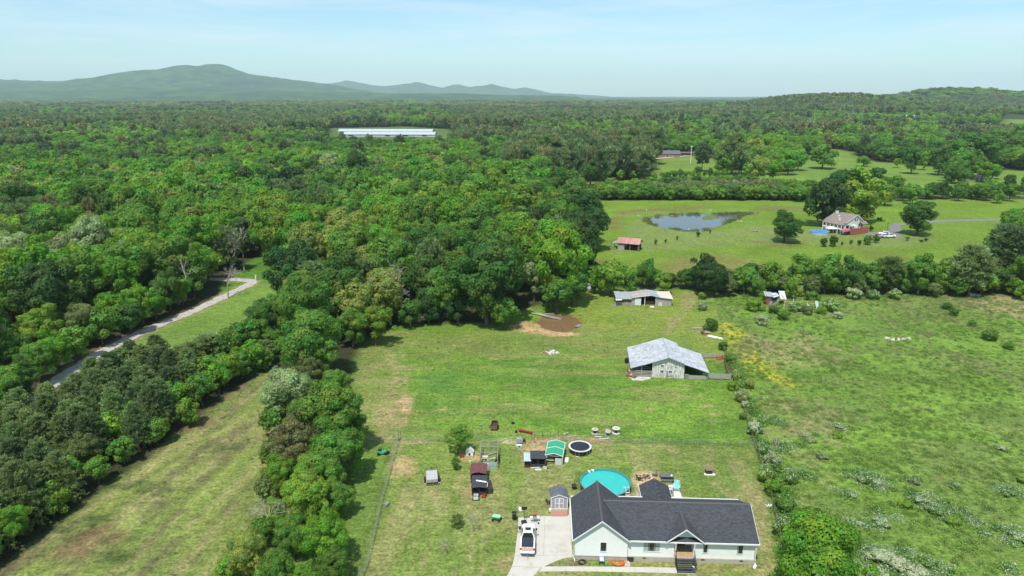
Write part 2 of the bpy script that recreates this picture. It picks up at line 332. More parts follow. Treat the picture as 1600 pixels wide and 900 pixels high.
# brush field: straw swathes, yellow drifts, lighter lawn corner
inB = sdist(nx_, ny_, P_BRUSH) > 0
t = sm(.5, .68, fbm(nx_ / 14 + 2, ny_ / 9, 5, 51)) * .5 * inB; blend(t, (.16, .17, .065), idx)
t = sm(.5, .66, fbm(nx_ / 8 + 2, ny_ / 8, 5, 53)) * .6 * inB; blend(t, (.085, .150, .030), idx)
area(GP([(1150, 520), (1260, 520), (1330, 545), (1310, 570), (1200, 575), (1150, 560)]), (.25, .215, .10), 3, .75, .5, 3, 3, (.9, .05, .4))
area(GP([(1210, 615), (1330, 640), (1290, 760), (1230, 700)]), (.20, .19, .085), 3, .7, .5, 3, 4, (.8, .03, .4))
area(GP([(1470, 455), (1620, 465), (1620, 505), (1500, 480)]), (.27, .215, .115), 3, .75, .5, 4, 5)
area(GP([(1150, 505), (1180, 545), (1200, 570), (1245, 605), (1225, 605), (1180, 585), (1145, 560), (1120, 500)]), (.25, .25, .03), 1.5, .8, .4, 1.5, 6, (.3, 1.5, .3))
area(GP([(1560, 560), (1700, 540), (1700, 700), (1600, 640)]), (.15, .21, .05), 3, .7, M_=(.1, 0, .1))
area(GP([(1395, 720), (1700, 690), (1700, 900), (1450, 900)]), (.125, .17, .045), 4, .6, .3, 6, 8)
# pasture details
area(GP([(905, 460), (1070, 458), (1080, 520), (1000, 522), (930, 520), (900, 500)]), (.135, .19, .034), 3, .7, M_=(.2, .33, .3))
area(GP([(1070, 490), (1120, 480), (1140, 560), (1080, 540)]), (.14, .20, .034), 2, .6, M_=(.2, .4, .3))
area(GP([(655, 585), (720, 575), (720, 612), (665, 616)]), (.060, .155, .030), 2.5, .7)
area(GP([(700, 570), (980, 590), (960, 650), (680, 650)]), (.070, .155, .022), 4, .6, .5, 5, 12)
area(GP([(570, 545), (620, 560), (640, 640), (660, 690), (560, 690)]), DRYG, 3, .65, .4, 3, 14, (.6, 0, .2))
area(GP([(570, 535), (800, 512), (980, 535), (980, 555), (560, 560)]), (.16, .175, .052), 3, .55, .3, 6, 16)
area(GP([(900, 510), (1125, 505), (1125, 540), (900, 545)]), (.16, .175, .052), 3, .5, .3, 6, 18)
for k in range(5):
    o = k * 7; line(GP([(600 + o, 548), (618 + o * .8, 580), (612 + o * .7, 615), (585 + o, 660), (590 + o * 1.4, 688), (650 + o, 692)]), .35, STRAW, .4, .55, .4, 2, 20 + k)
for k in range(6): line(GP([(592 + k * 9, 640), (586 + k * 9, 665)]), .4, DIRT, .4, .55, .3, 2, 30 + k)
area(GP([(610, 628), (630, 616), (640, 618), (645, 640), (640, 648), (628, 648), (622, 636)]), DIRT, .7, .9, .25, 1.2, 40)
area(GP([(795, 512), (805, 504), (825, 502), (845, 508), (870, 517), (895, 519), (905, 523), (880, 526), (840, 522), (810, 518)]), (.46, .29, .16), .9, .95, .12, 1.5, 41)
area([(p[0], p[1]) for p in P_POND_MUD], (.17, .09, .04), 1.2, .95)
for a in [(1067, 460), (1046, 500)]: pass
TR1 = GP([(1083, 456), (1080, 480), (1068, 495), (1052, 505), (1040, 520)]); TR2 = GP([(1072, 456), (1070, 478), (1060, 490), (1048, 498)])
line(TR1, 1.2, (.24, .20, .10), .8, .7, .3); line(TR2, 1.2, (.24, .20, .10), .8, .7, .3)
line(GP([(965, 482), (1000, 483), (1030, 487), (1050, 500)]), 1.0, (.24, .21, .10), .7, .6, .3)
line(GP([(975, 485), (1010, 500), (1015, 512), (990, 522)]), .8, (.22, .20, .09), .7, .55, .3)
line(GP([(690, 624), (830, 622), (980, 628), (1140, 640)]), .6, DRYG, .8, .5, .4); line(GP([(650, 655), (800, 652), (1000, 640)]), .5, DRYG, .8, .5, .5)
for k, e in enumerate([(770, 560), (850, 550), (740, 620), (790, 632), (1115, 648), (1120, 658), (1108, 636), (905, 560), (840, 520), (690, 640), (1020, 640), (720, 540), (1050, 625), (930, 610)]): ell(e[0], e[1], .9 + .5 * (k % 3), .35, DIRT, .35, .75, .3, .7, 50 + k)
# yard details
area(GP([(612, 725), (625, 712), (650, 716), (655, 740), (620, 745)]), DIRT, .8, .75, .25, 1.2, 60)
area(GP([(708, 745), (735, 738), (738, 775), (728, 780), (710, 765)]), (.36, .26, .13), .8, .65, .3, 1, 61)
area(GP([(718, 705), (750, 705), (752, 722), (722, 722)]), DIRT, .6, .9, .15, 1, 62)
area(GP([(806, 690), (830, 685), (860, 688), (858, 706), (825, 728), (812, 718), (805, 708)]), (.38, .245, .13), .6, .85, .2, 1, 63)
area(GP([(834, 682), (1005, 688), (940, 696), (834, 690)][:2] + [(938, 692), (834, 690)]), (.34, .20, .135), .5, .9, .15, .8, 64)
area(GP([(836, 693), (860, 692), (858, 708), (838, 708)]), (.52, .42, .29), .4, .85, .1, 1, 65); ell(852, 700, 1.0, .8, (.30, .17, .07), .5, .9)
area(GP([(782, 687), (805, 685), (803, 692), (785, 692)]), (.55, .43, .28), .4, .9, .15, .7, 66)
area(GP([(992, 738), (1028, 738), (1033, 756), (1025, 775), (980, 775), (994, 758)]), (.58, .42, .26), .4, .95, .08, 1, 67)
area(GP([(972, 757), (990, 765), (992, 790), (965, 790)]), (.50, .37, .24), .8, .7, .3, 1, 68)
area(GP([(853, 883), (880, 870), (930, 872), (920, 884), (853, 885)]), (.13, .11, .07), .4, .9, .2, .8, 69)
area(GP([(1090, 880), (1185, 884), (1180, 895), (1090, 893)]), (.30, .22, .11), .5, .6, .45, .8, 70)
area(GP([(990, 872), (1060, 874), (1058, 880), (990, 878)]), (.33, .2, .12), .4, .6, .4, .8, 71)
area(GP([(770, 875), (806, 860), (802, 885), (775, 895)]), (.34, .25, .13), .8, .7, .4, 1, 72)
area(GP([(1182, 875), (1215, 880), (1212, 960), (1180, 960)]), (.28, .22, .11), 1, .5, .4, 1, 73)
for k in range(9): line(GP([(640 + k * 17, 740 + (k % 3) * 12), (612 + k * 18, 840), (600 + k * 19, 900)]), .28, STRAW, .35, .5, .45, 2, 80 + k)
line(GP([(690, 765), (745, 790), (800, 800)]), .5, (.085, .15, .03), .6, .4); line(GP([(1020, 735), (1060, 733), (1100, 750), (1130, 775), (1145, 800)]), .3, DEEP, .3, .75, .2)
line(GP([(1150, 705), (1165, 740), (1190, 790), (1200, 860)]), .6, STRAW, .8, .5, .4); line(GP([(1135, 700), (1150, 740), (1178, 790), (1190, 860)]), .5, STRAW, .8, .45, .4)
area(GP([(900, 735), (985, 728), (995, 760), (985, 775), (960, 780), (895, 760)]), (.065, .15, .022), .8, .8)
area(GP([(1050, 725), (1140, 735), (1160, 770), (1060, 760)]), (.09, .16, .03), 1.5, .5, .3, 3, 90)
for k in range(26):
    px_, py_ = random.uniform(600, 1180), random.uniform(700, 890); ell(px_, py_, random.uniform(.25, .6), random.uniform(.12, .25), DIRT, .25, .7, .2, .6, 200 + k)
# hay field, pond banks
area(P_MUDF, (.15, .105, .05), 5, .8, .2, 7, 91); area(GP([(1190, 320), (1270, 324), (1270, 330), (1180, 328)]), (.14, .115, .05), 4, .6)
area(GP([(985, 352), (1005, 335), (1015, 350), (1090, 364), (1180, 352), (1200, 360), (1120, 385), (960, 396)]), (.155, .19, .065), 3, .6)
area(GP([(1185, 352), (1290, 362), (1450, 362), (1460, 378), (1400, 388), (1240, 380), (1130, 386), (1180, 370)]), (.15, .19, .06), 3, .7)
t = sm(.5, .68, fbm(nx_ / 26 + 2, ny_ / 20, 5, 93)) * .6 * (sdist(nx_, ny_, P_HAY) > 0) * (ny_ < 262); blend(t, (.125, .13, .035), idx)
area(GP([(1050, 400), (1110, 395), (1190, 405), (1180, 440), (1040, 440)]), (.17, .125, .055), 5, .6, .4, 6, 94)
area([(p[0], p[1]) for p in P_POND], (.10, .075, .04), 2.5, .9)
area(P_ISLAND, (.09, .16, .03), 1.5, 1)
# lane verge
line(P_LANE, 5.0, (.30, .22, .13), 1.5, .6, .35, 3, 95)
C = np.clip(C * np.array([1.15, 1.12, 1.15]), .004, .8)
# far fields
dfar = sdist(gx, gy, GP([(700, 152.5), (900, 152.5), (900, 151.5), (700, 151.5)]))
nX, nY = len(xs), len(ys)
me = bpy.data.meshes.new('ground'); ii = np.arange(nX * nY).reshape(nY, nX)
F4 = np.stack([ii[:-1, :-1], ii[:-1, 1:], ii[1:, 1:], ii[1:, :-1]], -1).reshape(-1, 4)
me.vertices.add(len(gx)); me.vertices.foreach_set('co', np.stack([gx, gy, ZZ], 1).ravel())
me.loops.add(F4.size); me.loops.foreach_set('vertex_index', F4.ravel()); me.polygons.add(len(F4)); me.polygons.foreach_set('loop_start', np.arange(0, F4.size, 4)); me.polygons.foreach_set('loop_total', np.full(len(F4), 4))
me.update(); me.shade_smooth()
ca = me.attributes.new('Col', 'FLOAT_COLOR', 'POINT'); ca.data.foreach_set('color', np.concatenate([C, np.ones((len(C), 1))], 1).ravel())
ma = me.attributes.new('Msk', 'FLOAT_COLOR', 'POINT'); ma.data.foreach_set('color', np.concatenate([M, np.ones((len(C), 1))], 1).ravel())
gm = bpy.data.materials.new('ground_cover'); gm.use_nodes = True; t = gm.node_tree; L = t.links.new; b = t.nodes['Principled BSDF']; b.inputs['Roughness'].default_value = .95; b.inputs['Specular IOR Level'].default_value = .1
def nn(kind, **k):
    n = t.nodes.new(kind)
    for a, v in k.items(): n.inputs[a].default_value = v
    return n
geo = nn('ShaderNodeNewGeometry'); ac = nn('ShaderNodeAttribute'); ac.attribute_name = 'Col'; am = nn('ShaderNodeAttribute'); am.attribute_name = 'Msk'
sp_ = nn('ShaderNodeSeparateColor'); L(am.outputs['Color'], sp_.inputs[0])
def noi(sc, det=5, ro=.65, st=None):
    n = nn('ShaderNodeTexNoise', Scale=sc, Detail=det, Roughness=ro); m_ = nn('ShaderNodeMapping')
    if st: m_.inputs['Scale'].default_value = st
    L(geo.outputs['Position'], m_.inputs[0]); L(m_.outputs[0], n.inputs['Vector']); return n.outputs['Fac']
def mr(src, a, b_, c_, d):
    n = nn('ShaderNodeMapRange'); L(src, n.inputs[0]); n.inputs[1].default_value = a; n.inputs[2].default_value = b_; n.inputs[3].default_value = c_; n.inputs[4].default_value = d; return n.outputs[0]
def mul(a, b_):
    n = nn('ShaderNodeMath'); n.operation = 'MULTIPLY'; L(a, n.inputs[0])
    if hasattr(b_, 'node'): L(b_, n.inputs[1])
    else: n.inputs[1].default_value = b_
    return n.outputs[0]
def mixc(f, a, b_):
    n = nn('ShaderNodeMixRGB'); L(f, n.inputs[0]); L(a, n.inputs[1])
    if hasattr(b_, 'node'): L(b_, n.inputs[2])
    else: n.inputs[2].default_value = tuple(b_) + (1,)
    return n.outputs[0]
fine = noi(2.2, 8, .75); med = noi(.55, 6, .7, (1, 1.6, 1)); big = noi(.12, 5, .6)
v1 = mul(mul(mr(fine, .37, .63, .52, 1.5), mr(med, .35, .65, .70, 1.28)), mr(big, .3, .7, .88, 1.12))
vm = nn('ShaderNodeVectorMath'); vm.operation = 'SCALE'; L(ac.outputs['Color'], vm.inputs[0]); L(v1, vm.inputs['Scale']); last = vm.outputs[0]
straw = mul(mr(noi(1.1, 8, .75, (1, 1.5, 1)), .50, .64, 0, .8), sp_.outputs[0]); last = mixc(straw, last, (.27, .225, .11))
dk = mul(mr(noi(1.6, 7, .7), .52, .64, 0, .75), sp_.outputs[2]); last = mixc(dk, last, (.042, .098, .018))
yl = mul(mr(noi(1.3, 8, .8), .50, .60, 0, 1), sp_.outputs[1]); last = mixc(yl, last, (.66, .58, .02))
L(last, b.inputs['Base Color'])
bp = nn('ShaderNodeBump', Strength=.55, Distance=.22); L(fine, bp.inputs['Height']); L(bp.outputs[0], b.inputs['Normal'])
me.materials.append(gm)
ground = bpy.data.objects.new('ground', me); COL.objects.link(ground); tag(ground, kind='structure')

# thin sheets laid on the ground
def strip(name, pts, wd, m, z, kind='structure', n=40):
    P_ = [Vector((p[0], p[1])) for p in pts]; res = []
    k = len(P_)
    for i in range(k - 1):
        p0, p1, p2, p3 = P_[max(i - 1, 0)], P_[i], P_[i + 1], P_[min(i + 2, k - 1)]
        for j in range(8):
            u_ = j / 8; res.append(.5 * ((2 * p1) + (-p0 + p2) * u_ + (2 * p0 - 5 * p1 + 4 * p2 - p3) * u_ ** 2 + (-p0 + 3 * p1 - 3 * p2 + p3) * u_ ** 3))
    res.append(P_[-1]); a = MB(); q = []
    for i, p in enumerate(res):
        d = (res[min(i + 1, len(res) - 1)] - res[max(i - 1, 0)]).normalized(); nn_ = Vector((-d.y, d.x)); ww = wd * (.5 + .06 * math.sin(i * 1.7) + .04 * math.sin(i * .6))
        q.append((p + nn_ * ww, p - nn_ * ww))
    for (a0, b0), (a1, b1) in zip(q[:-1], q[1:]): a.quad((b0.x, b0.y, z), (b1.x, b1.y, z), (a1.x, a1.y, z), (a0.x, a0.y, z))
    return tag(a.build(name, m), kind=kind)
M_gravel = mat('gravel', (.44, .41, .36), .95, .25, 1.6, c2=(.30, .27, .20), spec=.1, bump=.4)
M_conc = mat('concrete', (.52, .49, .43), .85, .08, .8, c2=(.42, .39, .33), c2pos=.6, spec=.2, bump=.1)
strip('gravel_lane', P_LANE, 3.3, M_gravel, .06)
FD = GP([(1600, 344), (1540, 344), (1480, 345.5), (1440, 348), (1410, 350), (1398, 353), (1402, 362)])
strip('asphalt_drive', FD, 4.2, mat('old_asphalt', (.20, .195, .19), .9, .12, .5, spec=.15), .07)
a = MB(); a.prism(GP([(1405, 366), (1412, 371), (1390, 372), (1350, 369), (1352, 364), (1380, 362), (1398, 358)]), -.05, .075); tag(a.build('parking_pad', MATS['old_asphalt']), kind='structure')
# near driveway, walk: concrete slabs with joints
def pads(name, polys, m, z0, z1):
    root = None
    for i, p in enumerate(polys):
        a = MB(); a.prism(p, z0, z1)
        if root is None: root = tag(a.build(name, m), kind='structure')
        else: a.build('slab', m, root)
    return root
dl = lambda y: G(810 - max(0, (y - 880)) * .55 - (y - 808) * .07, y)
DRV = []
def lerp2(a_, b_, t_): return (a_[0] + (b_[0] - a_[0]) * t_, a_[1] + (b_[1] - a_[1]) * t_)
rows = [(809, (810, 809), (891, 805)), (832, (809, 832), (892, 829)), (852, (806, 852), (893, 850)), (869, (804, 869), (895, 867))]
for (y0, l0, r0), (y1, l1, r1) in zip(rows[:-1], rows[1:]):
    A0, B0, A1, B1 = G(*l0), G(*r0), G(*l1), G(*r1)
    for k in range(2):
        g_ = .012
        q = [lerp2(A1, B1, k / 2 + .002), lerp2(A1, B1, (k + 1) / 2 - .002), lerp2(A0, B0, (k + 1) / 2 - .002), lerp2(A0, B0, k / 2 + .002)]
        DRV.append([(q[0][0], q[0][1] + g_), (q[1][0], q[1][1] + g_), q[2], q[3]])
DRV.append(GP([(804, 869.3), (895, 867.3), (899, 868), (893, 870.5), (880, 872.8), (868, 877), (857, 882), (848, 886.5), (846.5, 886.5), (800, 885.5)]))
DRV.append(GP([(799.8, 885.9), (846, 886.9), (840, 893), (833, 901), (826, 920), (820, 950), (760, 950), (780, 918), (794, 897)]))
pads('driveway', DRV, M_conc, -.1, .03)
WK = []; WL = [(847.8, 885.5, 841.5, 893), (884, 885.3, 884, 892.6), (920, 885.4, 920, 893), (956, 885.8, 956, 893.6), (992, 886.2, 992, 894.2), (1028, 886.8, 1028, 895), (1064, 887.5, 1063, 896), (1088, 888, 1088, 897)]
for q0, q1 in zip(WL[:-1], WL[1:]): WK.append(GP([(q0[2] + .3, q0[3]), (q1[2], q1[3]), (q1[0], q1[1]), (q0[0] + .3, q0[1])]))
pads('front_walk', WK, M_conc, -.1, .032)
a = MB(); a.prism(GP([(975.5, 873), (984, 873), (985, 885.4), (976, 885.2)]), -.05, .034); tag(a.build('walk_spur', mat('tan_concrete', (.50, .40, .30), .9, .1, 1)), kind='structure')
a = MB(); a.prism(GP([(889.5, 796), (891.5, 774), (896, 774), (896, 804.6), (889, 804.8)]), -.05, .028); tag(a.build('side_walk', M_conc), kind='structure')
a = MB(); a.prism(GP([(1038, 758), (1058, 757.5), (1067, 780), (1036, 784)]), -.05, .03); tag(a.build('patio', mat('pale_concrete', (.66, .61, .54), .85, .08, 1)), kind='structure')
# brick pad of individual pavers
br_root = MB().box(*[*(lambda a_, b_: (a_[0], b_[0]))(G(861, 807), G(887, 807))], G(861, 807)[1], G(861, 797.5)[1], -.05, .03).build('brick_pad', mat('brick_mortar', (.36, .27, .22), .95)); tag(br_root, kind='structure')
M_brk = mat('red_brick', (.42, .20, .14), .9, .3, 6)
x0, x1 = G(861, 807)[0], G(887, 807)[0]; y0, y1 = G(861, 807)[1], G(861, 797.5)[1]
bme = None; r_ = 0; yy = y0 + .02
while yy < y1 - .2:
    xx = x0 + .02 - (r_ % 2) * .0
    while xx < x1 - .3:
        if bme is None:
            bo = MB().box(0, .36, 0, .18, .03, .055).build('brick', M_brk, br_root); bme = bo.data
        else:
            bo = bpy.data.objects.new('brick', bme); COL.objects.link(bo); bo.parent = br_root
        bo.location = (xx, yy, random.uniform(-.006, .004)); xx += .378
    yy += .2; r_ += 1

# water
def water(name, poly, z, c, rough=.08, spec=.5):
    m = bpy.data.materials.new(name + '_surface'); m.use_nodes = True; t = m.node_tree; b = t.nodes['Principled BSDF']
    b.inputs['Base Color'].default_value = c; b.inputs['Roughness'].default_value = rough; b.inputs['IOR'].default_value = 1.33; b.inputs['Specular IOR Level'].default_value = spec
    n = t.nodes.new('ShaderNodeTexNoise'); n.inputs['Scale'].default_value = 1.8; n.inputs['Detail'].default_value = 3; g = t.nodes.new('ShaderNodeNewGeometry'); t.links.new(g.outputs['Position'], n.inputs['Vector'])
    bp = t.nodes.new('ShaderNodeBump'); bp.inputs['Strength'].default_value = .12; bp.inputs['Distance'].default_value = .05; t.links.new(n.outputs['Fac'], bp.inputs['Height']); t.links.new(bp.outputs[0], b.inputs['Normal'])
    a = MB(); a.quad(*[(p[0], p[1], z) for p in poly]); return a.build(name, m), m
cx, cy = np.mean(P_POND_MUD, 0)
o, _ = water('muddy_pond_water', [(cx + (p[0] - cx) * 1.12, cy + (p[1] - cy) * 1.12) for p in P_POND_MUD], -.22, (.19, .115, .06, 1), .12, .5); tag(o, kind='structure')
cx, cy = np.mean(P_POND, 0)
o, _ = water('pond_water', [(cx + (p[0] - cx) * 1.03, cy + (p[1] - cy) * 1.03) for p in P_POND], -.25, (.09, .095, .08, 1), .08, .7); tag(o, kind='structure')

# ------------------------------------------------------------------ foliage
def leaf_mat(name, mode, bloom=False, trans=.46):
    m = bpy.data.materials.new(name); m.use_nodes = True; t = m.node_tree; L = t.links.new; t.nodes.clear()
    o = t.nodes.new('ShaderNodeOutputMaterial'); d = t.nodes.new('ShaderNodeBsdfPrincipled'); d.inputs['Roughness'].default_value = .62; d.inputs['Specular IOR Level'].default_value = .25
    tr = t.nodes.new('ShaderNodeBsdfTranslucent'); mx = t.nodes.new('ShaderNodeMixShader'); mx.inputs[0].default_value = trans
    if mode == 'object': src = t.nodes.new('ShaderNodeObjectInfo').outputs['Color']
    else:
        a_ = t.nodes.new('ShaderNodeAttribute'); a_.attribute_type = 'INSTANCER'; a_.attribute_name = 'tint'; src = a_.outputs['Color']
    sh = t.nodes.new('ShaderNodeAttribute'); sh.attribute_name = 'shade'
    sp = t.nodes.new('ShaderNodeSeparateColor'); L(sh.outputs['Color'], sp.inputs[0])
    vm = t.nodes.new('ShaderNodeVectorMath'); vm.operation = 'SCALE'; L(src, vm.inputs[0]); L(sp.outputs[0], vm.inputs['Scale'])
    hs = t.nodes.new('ShaderNodeHueSaturation'); L(vm.outputs[0], hs.inputs['Color']); L(sp.outputs[1], hs.inputs['Hue'])
    last = hs.outputs[0]
    if bloom:
        m2 = t.nodes.new('ShaderNodeMixRGB'); L(sp.outputs[2], m2.inputs[0]); L(last, m2.inputs[1]); m2.inputs[2].default_value = (.60, .62, .50, 1); last = m2.outputs[0]
    L(last, d.inputs['Base Color'])
    v2 = t.nodes.new('ShaderNodeMixRGB'); v2.blend_type = 'MULTIPLY'; v2.inputs[0].default_value = 1; L(last, v2.inputs[1]); v2.inputs[2].default_value = (1.35, 1.35, .7, 1); L(v2.outputs[0], tr.inputs[0])
    L(d.outputs[0], mx.inputs[1]); L(tr.outputs[0], mx.inputs[2]); L(mx.outputs[0], o.inputs[0]); return m
M_leaf = leaf_mat('leaves', 'object'); M_leafI = leaf_mat('leaves_woodland', 'inst'); M_bloom = leaf_mat('leaves_blossom', 'object', True); M_weed = leaf_mat('weed_leaves', 'inst', True, .25)
M_needle = leaf_mat('needles', 'object', False, .45); M_needleI = leaf_mat('needles_woodland', 'inst', False, .35)
M_bark = mat('bark', (.115, .09, .065), .95, .35, 4, streak=(1, 1, .2)); M_barkP = mat('pine_bark', (.16, .105, .075), .95, .3, 4); M_dead = mat('dead_wood', (.34, .31, .27), .9, .25, 5)

def mesh_from(name, V, F, shade, m, tri=False):
    me = bpy.data.meshes.new(name); k = F.shape[1]
    me.vertices.add(len(V)); me.vertices.foreach_set('co', V.astype(np.float32).ravel())
    me.loops.add(F.size); me.loops.foreach_set('vertex_index', F.astype(np.int32).ravel())
    me.polygons.add(len(F)); me.polygons.foreach_set('loop_start', np.arange(0, F.size, k, dtype=np.int32)); me.polygons.foreach_set('loop_total', np.full(len(F), k, dtype=np.int32))
    me.update()
    a = me.attributes.new('shade', 'FLOAT_COLOR', 'FACE'); a.data.foreach_set('color', np.concatenate([shade, np.ones((len(F), 1))], 1).astype(np.float32).ravel())
    me.materials.append(m); return me
def unit(v): return v / (np.linalg.norm(v, axis=1, keepdims=True) + 1e-9)
def leaf_quads(P, Nn, size, r, asp=.62):
    """leaf sprays: one bent quad each at P facing Nn"""
    n = len(P); rd = unit(r.normal(size=(n, 3))); T = unit(np.cross(Nn, rd)); B = np.cross(Nn, T)
    s = size[:, None]
    V = np.stack([P - T * s, P - B * s * asp + Nn * s * .12, P + T * s, P + B * s * asp + Nn * s * .12], 1).reshape(-1, 3)
    return V, np.arange(4 * n).reshape(-1, 4)
def crown(name, seed, R=5, H=11, base=.22, nc=34, nl=9000, ls=.26, top=.55, cr_=(.24, .40), m=None, ragged=.25, bloom=0, flat=.8, hv=.015):
    """broadleaf crown made of many leafy clumps; origin at the tree's foot, total height H"""
    r = np.random.default_rng(seed); z0 = H * base; hc = (H - z0) / 2; zc = z0 + hc
    D = unit(r.normal(size=(nc, 3))); D[:, 2] = np.abs(D[:, 2]) * np.where(r.random(nc) < .32, -1, 1)
    rad = r.uniform(.52, .82, nc); rad[:nc // 7] *= .5
    lob = 1 + ragged * (np.sin(3 * np.arctan2(D[:, 1], D[:, 0]) + seed) * .5 + r.normal(size=nc) * .45)
    Cc = D * rad[:, None] * lob[:, None] * np.array([R, R, hc])
    wtop = 1 - top * np.clip(Cc[:, 2] / hc, 0, 1) * .35; Cc[:, :2] *= wtop[:, None]; Cc[:, 2] += zc
    cr0 = r.uniform(cr_[0], cr_[1], nc) * R; ctone = r.normal(1, .10, nc); chue = r.normal(.5, hv, nc)
    k = r.choice(nc, nl * 2, p=cr0 ** 2 / (cr0 ** 2).sum())
    d = unit(r.normal(size=(nl * 2, 3)) + np.array([0, 0, .25])); q = r.uniform(.78, 1.06, nl * 2)
    bump = 1 + .16 * np.sin(d[:, 0] * 5 + k) * np.sin(d[:, 1] * 5 + k * 2) + .1 * np.sin(d[:, 2] * 9 + k)
    P = Cc[k] + d * (cr0[k] * q * bump)[:, None] * np.array([1, 1, flat])
    keep = np.ones(len(P), bool)
    for j in range(nc):
        e = (P - Cc[j]) / np.array([1, 1, flat]); keep &= (np.linalg.norm(e, axis=1) > cr0[j] * .70) | (k == j)
    P, d, k = P[keep][:nl], d[keep][:nl], k[keep][:nl]; n = len(P)
    out_ = unit((P - np.array([0, 0, zc])) / np.array([R, R, hc]))
    Nn = unit(d * .9 + out_ * .35 + r.normal(size=(n, 3)) * .42)
    V, F = leaf_quads(P, Nn, ls * r.uniform(.6, 1.35, n), r)
    sh = np.stack([np.clip(ctone[k] * r.normal(1, .15, n), .4, 1.7), np.clip(chue[k] + r.normal(0, .008, n), .4, .6), (r.random(n) < bloom * np.clip(.3 + d[:, 2] * 1.1, 0, 1)) * 1.0], 1)
    return mesh_from(name, V, F, sh, m or M_leaf), Cc, cr0
def tube_arrays(segs, n=5):
    V = []; F = []
    for p0, p1, r0, r1 in segs:
        p0 = np.array(p0, float); p1 = np.array(p1, float); d = p1 - p0; d /= np.linalg.norm(d) + 1e-9
        a = np.cross(d, [0.3, .9, .1]); a /= np.linalg.norm(a) + 1e-9; b = np.cross(d, a); o = len(V)
        for p, r in ((p0, r0), (p1, r1)):
            for i in range(n): V.append(p + (a * math.cos(2 * math.pi * i / n) + b * math.sin(2 * math.pi * i / n)) * r)
        for i in range(n): F.append((o + i, o + (i + 1) % n, o + n + (i + 1) % n, o + n + i))
    return np.array(V), np.array(F)
def trunk(name, seed, H, Cc=None, r0=.3, base=.22, nb=9, m=None, n=6, spread=None, lean=.04):
    r = np.random.default_rng(seed + 99); segs = []; pts = [(0, 0, -.2)]
    for i in range(1, 6):
        u = i / 5; pts.append((r.normal() * lean * H * u * .5, r.normal() * lean * H * u * .5, H * .82 * u))
    for i in range(5): segs.append((pts[i], pts[i + 1], r0 * (1 - i / 5.3) * (1.35 if i == 0 else 1), r0 * (1 - (i + 1) / 5.3)))
    if Cc is not None:
        for c_ in Cc[r.permutation(len(Cc))[:nb]]:
            u = np.clip((c_[2] / H - .18) * r.uniform(.55, .8), .15, .75); j = u * 5; a0 = np.array(pts[int(j)]) * (1 - j % 1) + np.array(pts[min(int(j) + 1, 5)]) * (j % 1)
            mid = a0 * .5 + c_ * .5 + r.normal(size=3) * .25; segs.append((a0, mid, r0 * .36, r0 * .22)); segs.append((mid, c_, r0 * .22, r0 * .07))
    V, F = tube_arrays(segs, n); me = mesh_from(name, V, F, np.ones((len(F), 3)), m or M_bark); me.shade_smooth(); return me
def pine_crown(name, seed, R=3.2, H=11, base=.15, nb=70, nt_=12, ls=.30, m=None, shape=.8, tall=False):
    r = np.random.default_rng(seed); u = np.sort(r.random(nb)); z = H * (base + (1 - base) * u ** .85)
    prof = (np.sin(np.pi * np.clip(u * .80 + .16, 0, 1)) ** .7) if tall else (1 - u) ** shape * .92 + .13
    prof = prof * r.uniform(.72, 1.1, nb); az = np.arange(nb) * 2.4 + r.normal(0, .4, nb)
    P = []; Q = []; K = []
    for i in range(nb):
        L_ = R * prof[i]; n = max(3, int(nt_ * (prof[i] + .25)))
        s = r.uniform(.25, 1, n) ** .7; dirv = np.array([math.cos(az[i]), math.sin(az[i]), .10 + .35 * u[i]])
        p = np.array([0, 0, z[i]]) + dirv * (L_ * s)[:, None] + r.normal(size=(n, 3)) * np.array([.16, .16, .10]) * L_ * .9; p[:, 2] -= (L_ * s) ** 2 * .03
        P.append(p); Q.append(np.tile(dirv, (n, 1))); K.append(np.full(n, i))
    P = np.concatenate(P); Q = np.concatenate(Q); K = np.concatenate(K); n = len(P); k = 7
    PP = np.repeat(P, k, 0); up = unit(np.repeat(Q, k, 0) * .5 + np.array([0, 0, .75]) + r.normal(size=(n * k, 3)) * .55)
    s = ls * r.uniform(.7, 1.3, n * k)[:, None]; side = unit(np.cross(up, r.normal(size=(n * k, 3))))
    PP = PP + r.normal(size=PP.shape) * ls * .35
    V = np.stack([PP - side * s * .30, PP + side * s * .30, PP + up * s * 1.5 + side * s * .12, PP + up * s * 1.5 - side * s * .12], 1).reshape(-1, 3)
    bt = r.normal(1, .12, nb)
    sh = np.stack([np.clip(bt[np.repeat(K, k)] * r.normal(1, .16, n * k), .4, 1.7), np.full(n * k, .5) + r.normal(0, .006, n * k), np.zeros(n * k)], 1)
    return mesh_from(name, V, np.arange(4 * n * k).reshape(-1, 4), sh, m or M_needle)
def dead_tree(name, seed, H=9):
    r = np.random.default_rng(seed); segs = []
    def grow(p, d, L_, rad, lv):
        q = p + d * L_; segs.append((p, q, rad, rad * .7))
        if lv == 0: return
        for _ in range(3 if lv > 1 else 4):
            nd = d + r.normal(size=3) * .55; nd[2] += .12; nd /= np.linalg.norm(nd); grow(q, nd, L_ * r.uniform(.6, .8), rad * .62, lv - 1)
    grow(np.array([0, 0, -.2]), np.array([.03, .02, 1.0]), H * .34, H * .022, 4)
    V, F = tube_arrays(segs, 4); return mesh_from(name, V, F, np.ones((len(F), 3)), M_dead)

